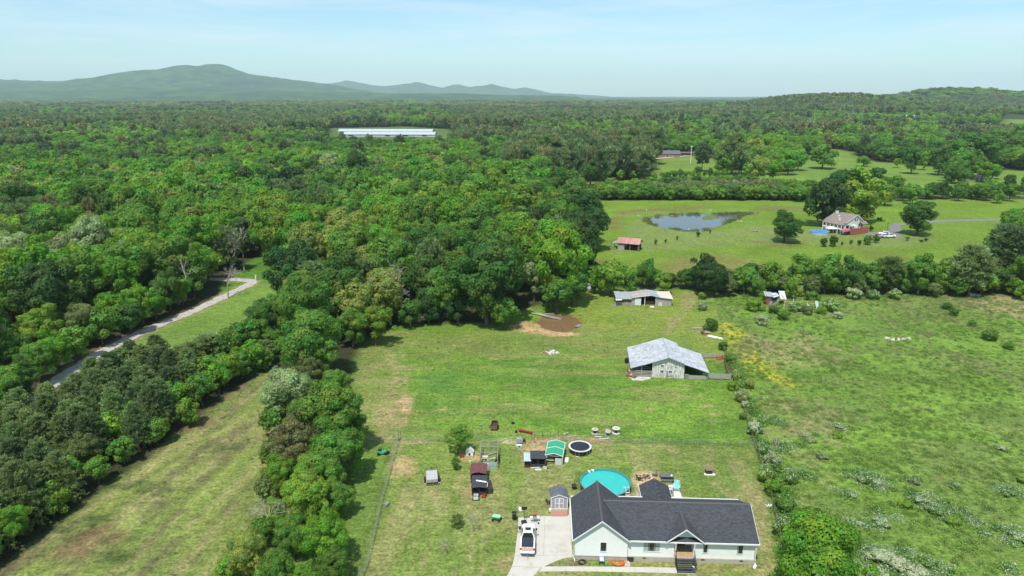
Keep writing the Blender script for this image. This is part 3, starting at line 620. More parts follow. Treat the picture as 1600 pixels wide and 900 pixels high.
# libraries; canonical heights: broadleaf 11, pine 11
LIB = {}
def lib_broad(key, n, seed, **k):
    L_ = []
    for i in range(n):
        H = k.get('H', 11); me_, Cc, cr0 = crown('crown', seed + i * 7, **k)
        L_.append((me_, trunk('trunk', seed + i, H, Cc, nb=10 if k.get('nl', 0) > 3000 else 5, n=6 if k.get('nl', 0) > 3000 else 4)))
    LIB[key] = L_
lib_broad('broad0', 7, 11, nl=24000, ls=.155, nc=90, R=5, cr_=(.11, .27), ragged=.26, base=.10)
lib_broad('loose0', 2, 71, nl=15000, ls=.13, nc=90, R=4.6, cr_=(.09, .2), ragged=.36, base=.12)
lib_broad('oval0', 2, 91, nl=12000, ls=.20, nc=44, R=3.8, cr_=(.18, .34), base=.08, top=.9)
lib_broad('broad1', 7, 131, nl=12000, ls=.215, nc=80, R=5, cr_=(.12, .28), ragged=.26, base=.08)
lib_broad('loose1', 2, 171, nl=7000, ls=.2, nc=70, R=4.6, cr_=(.1, .22), ragged=.36, base=.12)
lib_broad('broad2', 5, 231, nl=5000, ls=.32, nc=50, R=5, cr_=(.14, .32), ragged=.26, base=.09)
lib_broad('oval2', 2, 291, nl=2000, ls=.45, nc=30, R=3.6, cr_=(.2, .36), base=.06, top=.9)
LIB['pine0'] = [(pine_crown('crown', 311 + i, nb=120, nt_=24, ls=.21, R=3.1, base=.08, shape=.6), trunk('trunk', 311 + i, 11, r0=.16, m=M_barkP)) for i in range(4)]
LIB['pine1'] = [(pine_crown('crown', 351 + i, nb=64, nt_=12, ls=.42, R=3.0, base=.2, tall=True), trunk('trunk', 351 + i, 11, r0=.17, m=M_barkP)) for i in range(4)]
LIB['pine2'] = [(pine_crown('crown', 391 + i, nb=40, nt_=8, ls=.62, R=2.9, base=.28, tall=True), trunk('trunk', 391 + i, 11, r0=.2, m=M_barkP, n=4)) for i in range(4)]
TONE = {'bright': (.210, .370, .036), 'lime': (.290, .385, .065), 'mid': (.148, .305, .036), 'dark': (.094, .208, .030), 'pale': (.300, .400, .140), 'olive': (.175, .255, .060),
        'deep': (.060, .135, .026), 'vivid': (.155, .350, .026), 'rusty': (.250, .275, .085), 'pine': (.200, .295, .090), 'pinedark': (.125, .200, .064), 'pineolive': (.235, .335, .100)}
TONE = {k: (v[0] * 1.04, v[1] * .98, v[2] * 1.35) for k, v in TONE.items()}
WORD = {'bright': 'bright green', 'lime': 'yellow-green', 'mid': 'mid green', 'dark': 'dark green', 'pale': 'pale green', 'olive': 'olive green', 'deep': 'very dark green', 'vivid': 'vivid green', 'rusty': 'russet-tinged', 'pine': 'dull green', 'pinedark': 'dark', 'pineolive': 'olive'}
TREES = []      # dicts: x, y, h (height), w (crown width), kind, tone, zone, lab
def add_tree(x, y, h, wd, kind='broad', tone='mid', lab=None, zone=None, group=None, name=None):
    TREES.append(dict(x=x, y=y, h=h, w=wd, kind=kind, tone=tone, lab=lab, group=group, name=name))
def at_crown(px, py, wpx, asp=1.12, up=.58):
    """foot and size of a tree whose crown is centred at a pixel of the photograph and is wpx wide"""
    z = 3.0
    for _ in range(8):
        x, y = G(px, py, z); dep = y * cP + (HCAM - z) * sP; wd = wpx * dep / FPX; z = wd * asp * up
    return x, y, wd * asp, wd
def T(px, py, wpx, tone='mid', kind='broad', asp=1.12, lab=None, up=.58, group=None):
    x, y, h, wd = at_crown(px, py, wpx, asp, up); add_tree(x, y, h, wd, kind, tone, lab, group=group)

# belt of trees between the two fields
for a_ in [(448, 612, 100, 'pale', 'broad', 1.0, 'pale feathery tree at the head of the tree belt beside the mown field'), (505, 640, 118, 'mid'), (455, 690, 92, 'rusty', 'loose', 1.1, 'tree with russet-brown new leaves in the middle of the tree belt'), (528, 700, 96, 'mid'), (497, 735, 84, 'mid'), (440, 738, 66, 'bright'), (478, 775, 92, 'bright'),
           (505, 838, 84, 'vivid'), (455, 832, 70, 'mid'), (385, 862, 78, 'lime', 'broad', 1.1, 'yellow-green tree leaning over the mown field at the belt foot'), (430, 895, 80, 'mid'), (480, 915, 76, 'vivid'), (395, 935, 80, 'mid'), (520, 600, 60, 'mid'), (488, 580, 60, 'olive', 'loose'), (432, 800, 56, 'bright'), (418, 762, 44, 'olive', 'loose'), (525, 775, 60, 'mid'), (408, 830, 50, 'mid'), (520, 880, 60, 'mid'), (360, 885, 50, 'bright'), (430, 705, 52, 'mid'), (548, 655, 56, 'dark'), (430, 655, 50, 'mid')]: T(*a_)
# central wood, explicit crowns along its front and right side
for a_ in [(487, 530, 118, 'mid', 'broad', 1.05, 'large mid green tree at the pasture corner where the belt meets the wood'), (440, 478, 60, 'mid', 'loose'), (408, 498, 58, 'dark'), (505, 470, 92, 'mid'), (478, 455, 80, 'lime'), (560, 470, 88, 'lime'), (600, 455, 84, 'lime', 'broad', 1.15, 'yellow-green tree on the wood edge left of the big dark oak'),
           (585, 500, 66, 'bright', 'loose', 1.1), (550, 505, 60, 'mid'), (660, 440, 80, 'dark'), (705, 395, 88, 'dark'), (690, 450, 78, 'mid'), (760, 430, 128, 'dark', 'broad', 1.12, 'huge dark green oak bulging from the wood edge left of the muddy pond'),
           (835, 430, 60, 'pale', 'loose', 1.2), (868, 400, 104, 'vivid', 'broad', 1.3, 'tall vivid green tree with a billowing crown above the muddy pond'), (810, 370, 88, 'bright'), (750, 350, 88, 'mid'), (870, 455, 56, 'mid', 'loose'), (895, 442, 58, 'dark'), (915, 400, 50, 'deep', 'oval', 1.5), (925, 350, 62, 'deep', 'broad', 1.2, 'very dark tree closing the right end of the central wood'), (900, 320, 80, 'dark'), (865, 330, 80, 'mid'),
           (820, 325, 84, 'bright'), (770, 310, 84, 'bright'), (700, 335, 84, 'bright'), (650, 350, 84, 'mid'), (612, 385, 70, 'bright'), (640, 395, 60, 'olive'), (545, 385, 72, 'lime', 'broad', 1.0, 'round pale lime crown rising left of the central wood'), (500, 400, 66, 'dark'), (560, 425, 74, 'lime'), (480, 425, 72, 'dark'), (715, 480, 44, 'deep'), (670, 480, 44, 'deep'), (790, 485, 50, 'mid'), (640, 485, 44, 'dark')]: T(*a_)
# woodland edge along the gravel lane
for a_ in [(322, 408, 50, 'bright'), (300, 432, 54, 'mid'), (283, 452, 40, 'vivid'), (262, 448, 60, 'dark'), (240, 470, 48, 'mid'), (218, 470, 60, 'vivid'), (200, 492, 50, 'dark'), (178, 480, 62, 'vivid'), (155, 505, 56, 'mid'), (130, 500, 66, 'olive'), (112, 530, 56, 'mid'), (84, 545, 60, 'vivid'), (55, 560, 66, 'mid'), (30, 590, 62, 'dark'), (5, 600, 70, 'mid'), (-30, 620, 80, 'vivid'), (90, 480, 70, 'mid'), (60, 510, 70, 'bright'), (345, 395, 44, 'mid'), (15, 545, 70, 'mid')]: T(*a_)
# hedge of small trees between meadow and mown field
for a_ in [(345, 545, 50, 'dark'), (370, 525, 52, 'mid'), (352, 572, 50, 'bright'), (375, 566, 44, 'mid'), (396, 552, 50, 'vivid'), (325, 575, 50, 'mid'), (412, 560, 34, 'mid'), (425, 530, 40, 'mid'), (300, 560, 46, 'olive', 'pine', 1.2), (325, 548, 46, 'pine', 'pine', 1.2), (398, 520, 50, 'mid'), (415, 490, 56, 'dark'), (380, 555, 40, 'vivid'), (340, 585, 46, 'vivid'), (415, 545, 38, 'olive'), (312, 605, 50, 'mid'), (268, 618, 52, 'vivid'), (292, 640, 44, 'bright'), (235, 640, 48, 'bright'), (205, 650, 54, 'vivid', 'broad', 1.1), (242, 670, 44, 'mid'), (168, 668, 56, 'bright'), (190, 700, 44, 'mid'), (135, 700, 58, 'olive'), (150, 730, 46, 'mid'), (100, 735, 54, 'vivid'), (78, 775, 56, 'bright'), (55, 760, 40, 'vivid'), (15, 815, 66, 'vivid', 'broad', 1.1, 'vivid green tree at the left edge below the pine grove'), (-30, 850, 60, 'mid')]: T(*a_)
# tree row behind the brush field
for a_ in [(955, 428, 56, 'bright'), (930, 440, 30, 'vivid'), (1012, 424, 34, 'mid', 'oval', 1.5), (985, 440, 34, 'mid'), (1036, 440, 34, 'bright'), (1106, 426, 64, 'deep', 'broad', 1.05, 'big round very dark tree beside the field gap'), (1165, 432, 44, 'mid'), (1205, 428, 46, 'bright'), (1250, 418, 44, 'mid', 'loose', 1.3), (1270, 444, 34, 'olive'), (1293, 422, 52, 'mid', 'oval', 1.3), (1325, 424, 44, 'dark', 'oval', 1.5), (1362, 432, 42, 'mid'), (1390, 428, 44, 'olive', 'pine', 1.3), (1413, 438, 34, 'mid'),
           (1440, 424, 62, 'mid', 'broad', 1.05), (1475, 432, 40, 'bright'), (1520, 420, 60, 'pine', 'pine', 1.3), (1500, 446, 30, 'mid'), (1575, 395, 62, 'pinedark', 'pine', 1.5), (1555, 430, 44, 'dark'), (1620, 420, 70, 'mid'), (1590, 355, 70, 'mid'), (1560, 378, 44, 'mid'), (1545, 400, 40, 'mid'), (1600, 450, 30, 'bright'), (1237, 448, 24, 'bright', 'oval', 1.5), (1140, 446, 28, 'olive'), (1185, 446, 30, 'mid'), (1345, 448, 26, 'olive'), (1460, 450, 24, 'olive'), (1650, 380, 70, 'mid'), (1680, 430, 60, 'dark')]: T(*a_)
# around the far white house and the hay field
T(1228, 349, 58, 'dark', 'broad', .84, 'dark dome-shaped tree standing alone between the pond and the white house', .62)
T(1438, 335, 60, 'dark', 'broad', .95, 'dark round tree beside the grey driveway right of the white house')
T(1292, 308, 70, 'deep', 'broad', 1.15, 'very dark oak behind the left end of the white house'); T(1345, 300, 88, 'bright', 'broad', .95, 'wide bright green oak towering behind the white house'); T(1318, 296, 80, 'dark', 'broad', 1.05, 'dark middle oak of the three behind the white house')
for i, (px, py, wp, tn) in enumerate([(1288, 377, 13, 'dark'), (1303, 375, 16, 'dark'), (1316, 380, 5, 'dark'), (1330, 377, 7, 'mid'), (1343, 378, 8, 'dark'), (1356, 373, 15, 'mid'), (1369, 372, 12, 'dark')]):
    T(px, py, wp, tn, 'broad', 1.15, ('smallest bush-like tree', 'round-headed little tree')[i != 2] + ', %s from the left in the lawn row below the white house' % ['first', 'second', 'third', 'fourth', 'fifth', 'sixth', 'seventh'][i], group='small trees in a row below the white house')
for i, (px, py, wp) in enumerate([(1025, 377, 6), (1040, 376, 4.5), (1058.5, 371, 5), (1091, 364.5, 7), (1109.5, 362, 4)]):
    T(px, py, wp, 'dark', 'oval', 1.5, 'slim sapling, %s from the left in the row below the blue pond' % ['first', 'second', 'third', 'fourth', 'fifth'][i], group='saplings below the pond')
T(1372, 342, 5, 'deep', 'oval', 1.5, 'left one of two dark clipped evergreens right of the white house'); T(1376.5, 342, 5, 'deep', 'oval', 1.5, 'right one of two dark clipped evergreens right of the white house'); T(1361, 356, 8, 'deep', 'oval', 1.2, 'dark evergreen bush against the white house corner')
T(1418, 372, 9, 'mid', 'loose', .9, 'thin young tree below the parking pad by the white cars'); T(1447, 374, 7, 'dark', 'broad', .8, 'low dark bush on the lawn right of the parking pad'); T(1440, 376, 7, 'dark', 'broad', .6, 'flat dark bush beside the low bush right of the parking pad')
# park-like pasture on the right
for a_ in [(1427, 246, 33, 'dark', 'oval', 1.35), (1445, 248, 18, 'bright', 'oval', 1.7), (1470, 248, 34, 'dark', 'oval', 1.3), (1492, 240, 44, 'mid', 'broad', 1.2), (1485, 265, 28, 'dark'), (1510, 275, 26, 'dark'), (1530, 232, 66, 'dark', 'broad', .95), (1552, 265, 32, 'mid', 'broad', .8), (1550, 290, 26, 'mid'), (1578, 285, 22, 'deep', 'oval', 1.5), (1606, 282, 22, 'mid'), (1287, 241, 50, 'mid', 'broad', .78), (1403, 253, 14, 'bright'), (1350, 250, 24, 'mid', 'broad', .7), (1205, 226, 40, 'bright'), (1180, 232, 36, 'lime'), (1165, 225, 34, 'bright'), (1146, 240, 40, 'pine', 'pine', 1.5), (1190, 248, 36, 'mid'), (1225, 245, 36, 'mid'), (1210, 262, 30, 'vivid'), (1170, 265, 24, 'vivid'), (1160, 255, 24, 'pine', 'pine', 1.4), (1098, 245, 25, 'pinedark', 'pine', 1.6), (1090, 266, 15, 'dark'), (1063, 268, 10, 'mid', 'oval', 1.4), (1043, 274, 14, 'mid'), (1110, 268, 10, 'dark', 'oval', 1.6), (1120, 272, 14, 'mid'), (923, 268, 40, 'dark', 'broad', 1.0, 'dark round tree standing alone in front of the pine stand'), (955, 288, 26, 'mid'), (895, 262, 30, 'mid'),
           (1400, 285, 30, 'mid'), (1428, 300, 30, 'mid', 'loose'), (1455, 296, 24, 'dark'), (1475, 294, 26, 'dark'), (1500, 300, 22, 'mid'), (1530, 296, 26, 'mid'), (1560, 305, 20, 'mid'), (1580, 298, 26, 'mid'), (1385, 300, 34, 'mid'), (1250, 300, 24, 'mid'), (1265, 292, 28, 'mid'), (1372, 276, 34, 'dark'), (1590, 226, 36, 'mid'), (1600, 210, 40, 'mid'), (1560, 215, 36, 'mid')]: T(*a_)
# hedges and copses breaking up the park-like pasture
prs = np.random.default_rng(15)
for k in range(19): T(1385 + k * 12 + prs.uniform(-4, 4), 296 + prs.uniform(-4, 4), prs.uniform(16, 28), ['mid', 'dark', 'bright', 'olive', 'mid'][prs.integers(5)], 'broad', prs.uniform(.8, 1.1))
for k in range(16): T(prs.uniform(1130, 1255), prs.uniform(232, 262), prs.uniform(26, 38), ['mid', 'dark', 'bright', 'vivid', 'lime'][prs.integers(5)], 'broad', prs.uniform(.9, 1.2))
for k in range(14): T(prs.uniform(1460, 1548), prs.uniform(236, 272), prs.uniform(26, 40), ['mid', 'dark', 'dark', 'vivid'][prs.integers(4)], 'broad', prs.uniform(.9, 1.2))
for k in range(10): T(1035 + k * 9.5, 271 + prs.uniform(-2, 2), prs.uniform(8, 15), ['mid', 'dark', 'bright'][prs.integers(3)], 'broad', .9)
# dark pine stand in the middle distance
prs = np.random.default_rng(5)
for k in range(52):
    px_ = prs.uniform(808, 1025); py_ = prs.uniform(222, 262)
    if px_ > 1012 and py_ > 250: continue
    T(px_, py_, prs.uniform(24, 34), ['pine', 'pinedark', 'pine', 'rusty'][prs.integers(4)] if prs.random() < .8 else 'dark', 'pine', prs.uniform(1.35, 1.6))
for k in range(16): T(prs.uniform(925, 1020), prs.uniform(268, 276), prs.uniform(10, 16), ['mid', 'dark', 'bright'][prs.integers(3)])
# yard trees
T(715, 684, 50, 'mid', 'loose', .95, 'spreading tree on the wire fence above the small white dog house'); T(712, 722, 19, 'mid', 'loose', 1.3, 'small leafy tree left of the maroon-roofed hutch'); T(713, 812, 26, 'olive', 'loose', .9, 'thin half-bare sapling alone in the middle of the lawn')
T(1282, 868, 168, 'vivid', 'broad', 1.08, 'big vivid green tree at the lower right beside the house')

# scattered woods
def scatter_in(poly, sp, seed, box=None, pad=0, avoid=None, av=0.0):
    r = np.random.default_rng(seed); a_ = np.array(poly); x0, y0 = a_.min(0); x1, y1 = a_.max(0); px_, py_ = [], []
    X, Y = np.meshgrid(np.arange(x0, x1, sp), np.arange(y0, y1, sp * .87)); X = X + (np.arange(X.shape[0]) % 2)[:, None] * sp * .5
    X = (X + r.uniform(-.36, .36, X.shape) * sp).ravel(); Y = (Y + r.uniform(-.36, .36, Y.shape) * sp).ravel()
    k = sdist(X, Y, poly) > pad; X, Y = X[k], Y[k]; k = (np.abs(X) < Y * .80 + 14); X, Y = X[k], Y[k]
    if avoid is not None and len(avoid):
        A = np.array(avoid); k = np.array([np.min(np.hypot(A[:, 0] - x, A[:, 1] - y) - A[:, 2] * av) > 0 for x, y in zip(X, Y)]); X, Y = X[k], Y[k]
    return X, Y, r
ex = [(t_['x'], t_['y'], t_['w']) for t_ in TREES]
X, Y, r = scatter_in([p for p in P_WOOD], 10.6, 41, pad=6, avoid=ex, av=.42)
for x, y in zip(X, Y):
    if y > 420: continue
    n_ = float(vnoise(x / 28, y / 28, 77)); tn = ['deep', 'dark', 'dark', 'mid', 'mid', 'vivid', 'bright', 'lime'][min(7, max(0, int(n_ * 8 + r.normal() * 1.3)))]
    wd = r.uniform(11.5, 17.5); kd = 'broad'
    if n_ < .3 and r.random() < .5: kd = 'pine'; tn = 'pine'; wd = r.uniform(7, 9)
    add_tree(x, y, wd * r.uniform(1.1, 1.4) * (1.5 if kd == 'pine' else 1), wd, kd, tn)
X, Y, r = scatter_in([p for p in P_LWOOD], 10.2, 43, pad=2.5)
for x, y in zip(X, Y):
    if y > 420: continue
    n_ = float(vnoise(x / 34, y / 34, 177)); q = r.random(); tn = ['deep', 'dark', 'mid', 'mid', 'vivid', 'vivid', 'bright', 'pale'][min(7, max(0, int(n_ * 8 + r.normal() * 1.6)))]
    wd = r.uniform(10, 16.5); kd = 'broad' if r.random() < .8 else 'loose'
    if float(vnoise(x / 22 + 50, y / 30, 178)) > .58: kd = 'pine'; tn = ['pine', 'pineolive', 'rusty'][r.integers(3)]; wd = r.uniform(6, 8)
    add_tree(x, y, wd * r.uniform(1.1, 1.4) * (1.6 if kd == 'pine' else 1), wd, kd, tn)
gx_ = [t_ for t_ in TREES]; exg = [(t_['x'], t_['y'], t_['w']) for t_ in gx_]
X, Y, r = scatter_in(P_GROVE, 4.1, 47, pad=1.5, avoid=exg, av=.36)
for x, y in zip(X, Y):
    if y > 60: add_tree(x, y, r.uniform(7.0, 9.4), r.uniform(4.6, 6.4), 'grove', ['pine', 'pineolive', 'pine', 'pineolive', 'pinedark'][r.integers(5)])
X, Y, r = scatter_in(P_ROW, 5.6, 49, pad=.3, avoid=exg, av=.3)
for x, y in zip(X, Y): wd = r.uniform(4.5, 8); add_tree(x, y, wd * .95, wd, 'broad', ['mid', 'dark', 'bright', 'olive'][r.integers(4)])
print('trees', len(TREES))

# sort by how large they show; the largest become things
for t_ in TREES:
    t_['size'] = t_['w'] / (t_['y'] * cP + 50 * sP); px_ = 800 + FPX * t_['x'] / (t_['y'] * cP + 50 * sP); t_['vis'] = -70 < px_ < 1670 and t_['y'] > 62
    t_['pine'] = t_['kind'] in ('pine', 'grove')
cand = [t_ for t_ in TREES if t_['vis']]
keep = []
for pn, lim in ((False, 290), (True, 270)):
    c_ = [t_ for t_ in cand if t_['pine'] == pn]; c_.sort(key=lambda t_: (t_['lab'] is None, -t_['size'])); keep += c_[:lim]
kid = set(id(t_) for t_ in keep); REST = [t_ for t_ in TREES if id(t_) not in kid]
print('things', len(keep), 'rest', len(REST))
LANDM = {'the bend in the gravel lane': G(388, 445), 'the near end of the gravel lane': G(75, 612), 'the middle of the gravel lane': G(230, 525), 'the muddy brown pond': G(860, 505), 'the blue pond': G(1010, 345), 'the white weathered barn': G(1040, 580), 'the low tin-roofed shed': G(1005, 478),
         'the collapsed red shed': G(1225, 470), 'the far white house': G(1330, 362), 'the left edge of the mown field': G(60, 850), 'the foot of the mown field': G(390, 880), 'the head of the mown field': G(420, 575), 'the pasture corner with tyre tracks': G(575, 560), 'the wire fence corner': G(620, 690),
         'the field gap between the hedges': G(1070, 455), 'the red-roofed pavilion': G(980, 392), 'the grey-roofed house in the pines': G(1043, 245), 'the brick house at the right': G(1590, 262), 'the round-roofed shed in the park': G(1530, 282), 'the top left of the gravel lane woods': (-190, 300), 'the woods beyond the central clearing': (-60, 330),
         'the left woodland heart': (-140, 230), 'the far left woodland': (-240, 380), 'the young pine plantation': G(1100, 300), 'the hay field left end': G(935, 325), 'the far end of the brush field': G(1560, 462), 'the big dark oak by the pond': (G(760, 505)), 'the long white poultry house': G(600, 225), 'the tall dead tree': (-88, 245)}
ORD = ['nearest', 'second nearest', 'third nearest', 'fourth nearest', 'fifth nearest', 'sixth nearest', 'seventh nearest', 'eighth nearest', 'ninth nearest', 'tenth nearest', 'eleventh nearest', 'twelfth nearest', 'thirteenth nearest', 'fourteenth nearest', 'fifteenth nearest', 'sixteenth nearest', 'seventeenth nearest', 'eighteenth nearest', 'nineteenth nearest', 'twentieth nearest'] + ['%s nearest' % w_ for w_ in ('twenty-first', 'twenty-second', 'twenty-third', 'twenty-fourth', 'twenty-fifth', 'twenty-sixth', 'twenty-seventh', 'twenty-eighth', 'twenty-ninth', 'thirtieth')]
buck = {}
for t_ in keep:
    if t_['lab']: continue
    d_ = {k: math.hypot(t_['x'] - v[0], t_['y'] - v[1]) for k, v in LANDM.items()}; k = min(d_, key=d_.get)
    kd = 'young pine' if t_['kind'] == 'grove' else 'pine' if t_['pine'] else 'broadleaf tree' if t_['kind'] == 'broad' else 'open-crowned tree' if t_['kind'] == 'loose' else 'upright oval tree'
    buck.setdefault((WORD[t_['tone']], kd, k), []).append((d_[k], t_))
for (tw, kd, k), l_ in buck.items():
    l_.sort(key=lambda q: q[0])
    for i, (_, t_) in enumerate(l_): t_['lab'] = '%s %s, %s to %s' % (tw, kd, ORD[min(i, 29)], k)
def plant(t_):
    y = t_['y']; kd = t_['kind']
    if kd == 'grove': key, H0, W0 = 'pine0', 11, 6.2
    elif kd == 'pine': key, H0, W0 = ('pine1' if y < 330 else 'pine2'), 11, 6.0
    elif kd == 'loose': key, H0, W0 = ('loose0' if y < 135 else 'loose1'), 11, 9.4
    elif kd == 'oval': key, H0, W0 = ('oval2'), 11, 7.4
    else: key, H0, W0 = ('broad0' if y < 150 else 'broad1' if y < 290 else 'broad2'), 11, 10.4
    cmesh, tmesh = random.choice(LIB[key]); nm = t_['name'] or ('pine_tree' if t_['pine'] else 'broadleaf_tree')
    z = float(terrain(t_['x'], y)); r = thing(nm, t_['lab'], 'tree', (t_['x'], y, z), random.uniform(0, 6.28), t_['group'] or ('pine trees' if t_['pine'] else 'broadleaf trees'))
    r.scale = (t_['w'] / W0, t_['w'] / W0 * random.uniform(.92, 1.08), t_['h'] / H0)
    a_ = bpy.data.objects.new('trunk', tmesh); b_ = bpy.data.objects.new('crown', cmesh)
    tn = TONE[t_['tone']]; j = random.uniform(.86, 1.14); hv = random.uniform(.93, 1.07); b_.color = (tn[0] * j * hv, tn[1] * j, tn[2] * j, 1)
    for o in (a_, b_): COL.objects.link(o); o.parent = r
for t_ in keep: plant(t_)
# dead grey trees
for i, (px, py, h_, lab) in enumerate([(375, 362, 17, 'bare grey dead tree fanning out above the left woodland by the central wood'), (272, 418, 14, 'forked dead snag poking through the woods above the lane'), (424, 790, 6.5, 'bare grey tree on the mown-field side of the tree belt'), (508, 622, 9, 'bare-branched tree behind the big green tree in the belt'), (352, 425, 10, 'slim bare tree at the wood edge by the lane bend'), (606, 430, 17, 'bare grey branches in front of the central wood\'s dark centre'), (738, 806, 3.2, 'leafless sapling beside the thin sapling on the lawn'), (697, 845, 2.6, 'leafless low bush-like sapling on the lower lawn')]):
    x, y = G(px, py, h_ * .75); r = thing('dead_tree', lab, 'tree', (x, y), i * 1.3); o = bpy.data.objects.new('trunk', dead_tree('trunk', 5 + i, h_)); COL.objects.link(o); o.parent = r

# ------------------------------------------------------------------ instanced far woodland and weeds (uncountable)
def gn_scatter(name, P, sc, rot, ix, tint, meshes, cast=None):
    src = bpy.data.collections.new(name + '_sources')
    for i, ms in enumerate(meshes):
        o = bpy.data.objects.new('%s_source_%02d' % (name, i), ms); src.objects.link(o)
    me = bpy.data.meshes.new(name); n = len(P); me.vertices.add(n); me.vertices.foreach_set('co', np.asarray(P, np.float32).ravel())
    def at(nm, ty, v, key='value'):
        a_ = me.attributes.new(nm, ty, 'POINT'); a_.data.foreach_set(key, np.asarray(v, np.int32 if ty == 'INT' else np.float32).ravel())
    at('scl', 'FLOAT_VECTOR', sc, 'vector'); at('rot', 'FLOAT_VECTOR', np.stack([np.zeros(n), np.zeros(n), rot], 1), 'vector'); at('idx', 'INT', ix); at('tint', 'FLOAT_COLOR', np.concatenate([tint, np.ones((n, 1))], 1), 'color')
    o = bpy.data.objects.new(name, me); COL.objects.link(o)
    ng = bpy.data.node_groups.new(name, 'GeometryNodeTree'); ng.interface.new_socket('Geometry', in_out='INPUT', socket_type='NodeSocketGeometry'); ng.interface.new_socket('Geometry', in_out='OUTPUT', socket_type='NodeSocketGeometry')
    N_ = ng.nodes.new; i_ = N_('NodeGroupInput'); o_ = N_('NodeGroupOutput'); ci = N_('GeometryNodeCollectionInfo'); ci.inputs['Collection'].default_value = src; ci.inputs['Separate Children'].default_value = True; ci.inputs['Reset Children'].default_value = True
    io = N_('GeometryNodeInstanceOnPoints'); io.inputs['Pick Instance'].default_value = True
    def na(nm, ty): q = N_('GeometryNodeInputNamedAttribute'); q.data_type = ty; q.inputs['Name'].default_value = nm; return [s_ for s_ in q.outputs if s_.enabled][0]
    L_ = ng.links.new; L_(i_.outputs[0], io.inputs['Points']); L_(ci.outputs[0], io.inputs['Instance']); L_(na('idx', 'INT'), io.inputs['Instance Index'])
    L_(na('rot', 'FLOAT_VECTOR'), io.inputs['Rotation']); L_(na('scl', 'FLOAT_VECTOR'), io.inputs['Scale']); L_(io.outputs[0], o_.inputs[0])
    md = o.modifiers.new('scatter', 'NODES'); md.node_group = ng
    return tag(o, kind='stuff')
def join2(name, a_, b_):
    """crown and trunk in one source mesh with two materials"""
    va = np.empty(len(a_.vertices) * 3, np.float32); a_.vertices.foreach_get('co', va); vb = np.empty(len(b_.vertices) * 3, np.float32); b_.vertices.foreach_get('co', vb)
    fa = np.empty(len(a_.loops), np.int32); a_.loops.foreach_get('vertex_index', fa); fb = np.empty(len(b_.loops), np.int32); b_.loops.foreach_get('vertex_index', fb)
    sa = np.empty(len(a_.polygons) * 4, np.float32); a_.attributes['shade'].data.foreach_get('color', sa); sa = sa.reshape(-1, 4)[:, :3]
    V = np.concatenate([va, vb]).reshape(-1, 3); F = np.concatenate([fa, fb + len(a_.vertices)]).reshape(-1, 4)
    me = mesh_from(name, V, F, np.concatenate([sa, np.ones((len(b_.polygons), 3))]), a_.materials[0]); me.materials.append(M_bark)
    me.polygons.foreach_set('material_index', np.concatenate([np.zeros(len(a_.polygons), np.int32), np.ones(len(b_.polygons), np.int32)])); return me
SRC = []
for i in range(4):   # 0-3 mid broadleaf, 4-6 mid pine, 7-10 far broadleaf, 11-13 far pine, 14,15 very far clumps
    c_, Cc, _ = crown('c', 500 + i, nl=3200, ls=.38, nc=44, R=5, cr_=(.15, .32), m=M_leafI, ragged=.26, base=.1); SRC.append(join2('wood_tree', c_, trunk('t', 500 + i, 11, Cc, nb=4, n=4)))
for i in range(3): SRC.append(join2('wood_pine', pine_crown('c', 520 + i, nb=34, nt_=7, ls=.7, R=3, base=.25, tall=True, m=M_needleI), trunk('t', 520 + i, 11, r0=.18, n=4)))
for i in range(4): SRC.append(crown('c', 540 + i, nl=420, ls=1.0, nc=16, R=5, cr_=(.26, .44), m=M_leafI, ragged=.3, base=.1)[0])
for i in range(3): SRC.append(pine_crown('c', 560 + i, nb=18, nt_=4, ls=1.25, R=3, base=.2, tall=True, m=M_needleI))
for i in range(2): SRC.append(crown('c', 580 + i, nl=260, ls=1.5, nc=14, R=5.4, cr_=(.3, .5), m=M_leafI, base=.0, H=9)[0])
FP, FS, FR, FI, FT = [], [], [], [], []
r = np.random.default_rng(99)
def far_tree(x, y, wd, h, pine, tone, lv):
    z = float(terrain(x, y)) - .1
    if pine: i0, n_, W0 = ((4, 3), (11, 3), (11, 3))[lv] + (6.2,)
    else: i0, n_, W0 = ((0, 4), (7, 4), (14, 2))[lv] + (10.4,)
    FP.append((x, y, z)); FS.append((wd / W0, wd / W0, h / 11)); FR.append(r.uniform(0, 6.28)); FI.append(i0 + r.integers(n_)); j = r.uniform(.82, 1.18); hv = r.uniform(.93, 1.08); FT.append((tone[0] * j * hv, tone[1] * j, tone[2] * j))
for t_ in REST: far_tree(t_['x'], t_['y'], t_['w'], t_['h'], t_['pine'], TONE[t_['tone']], 0 if t_['y'] > 120 else 0)
X, Y, _ = scatter_in(P_PLANT, 3.6, 61)
for x, y in zip(X, Y):
    e = float(sdist(x, y, P_PLANT)); pn = e > 14 and r.random() < .75; wd = r.uniform(3.8, 5.5) * (1.5 if e < 8 else 1)
    far_tree(x, y, wd, (r.uniform(5, 7) if pn else wd * 1.05), pn, TONE['rusty' if r.random() < .35 else 'pineolive'] if pn else TONE[['mid', 'dark', 'bright'][r.integers(3)]], 0)
P_STAND = GP([(790, 285), (1018, 283), (1030, 250), (1040, 235), (800, 235)])
BANDS = [(400, 800, 10.4, 0, 13.2), (800, 1400, 12, 1, 14), (1400, 2600, 17, 1, 16), (2600, 5200, 34, 2, 34)]
def explicit(x, y): return False
exA = np.array([(t_['x'], t_['y'], t_['w'] * .42) for t_ in TREES if t_['y'] > 300])
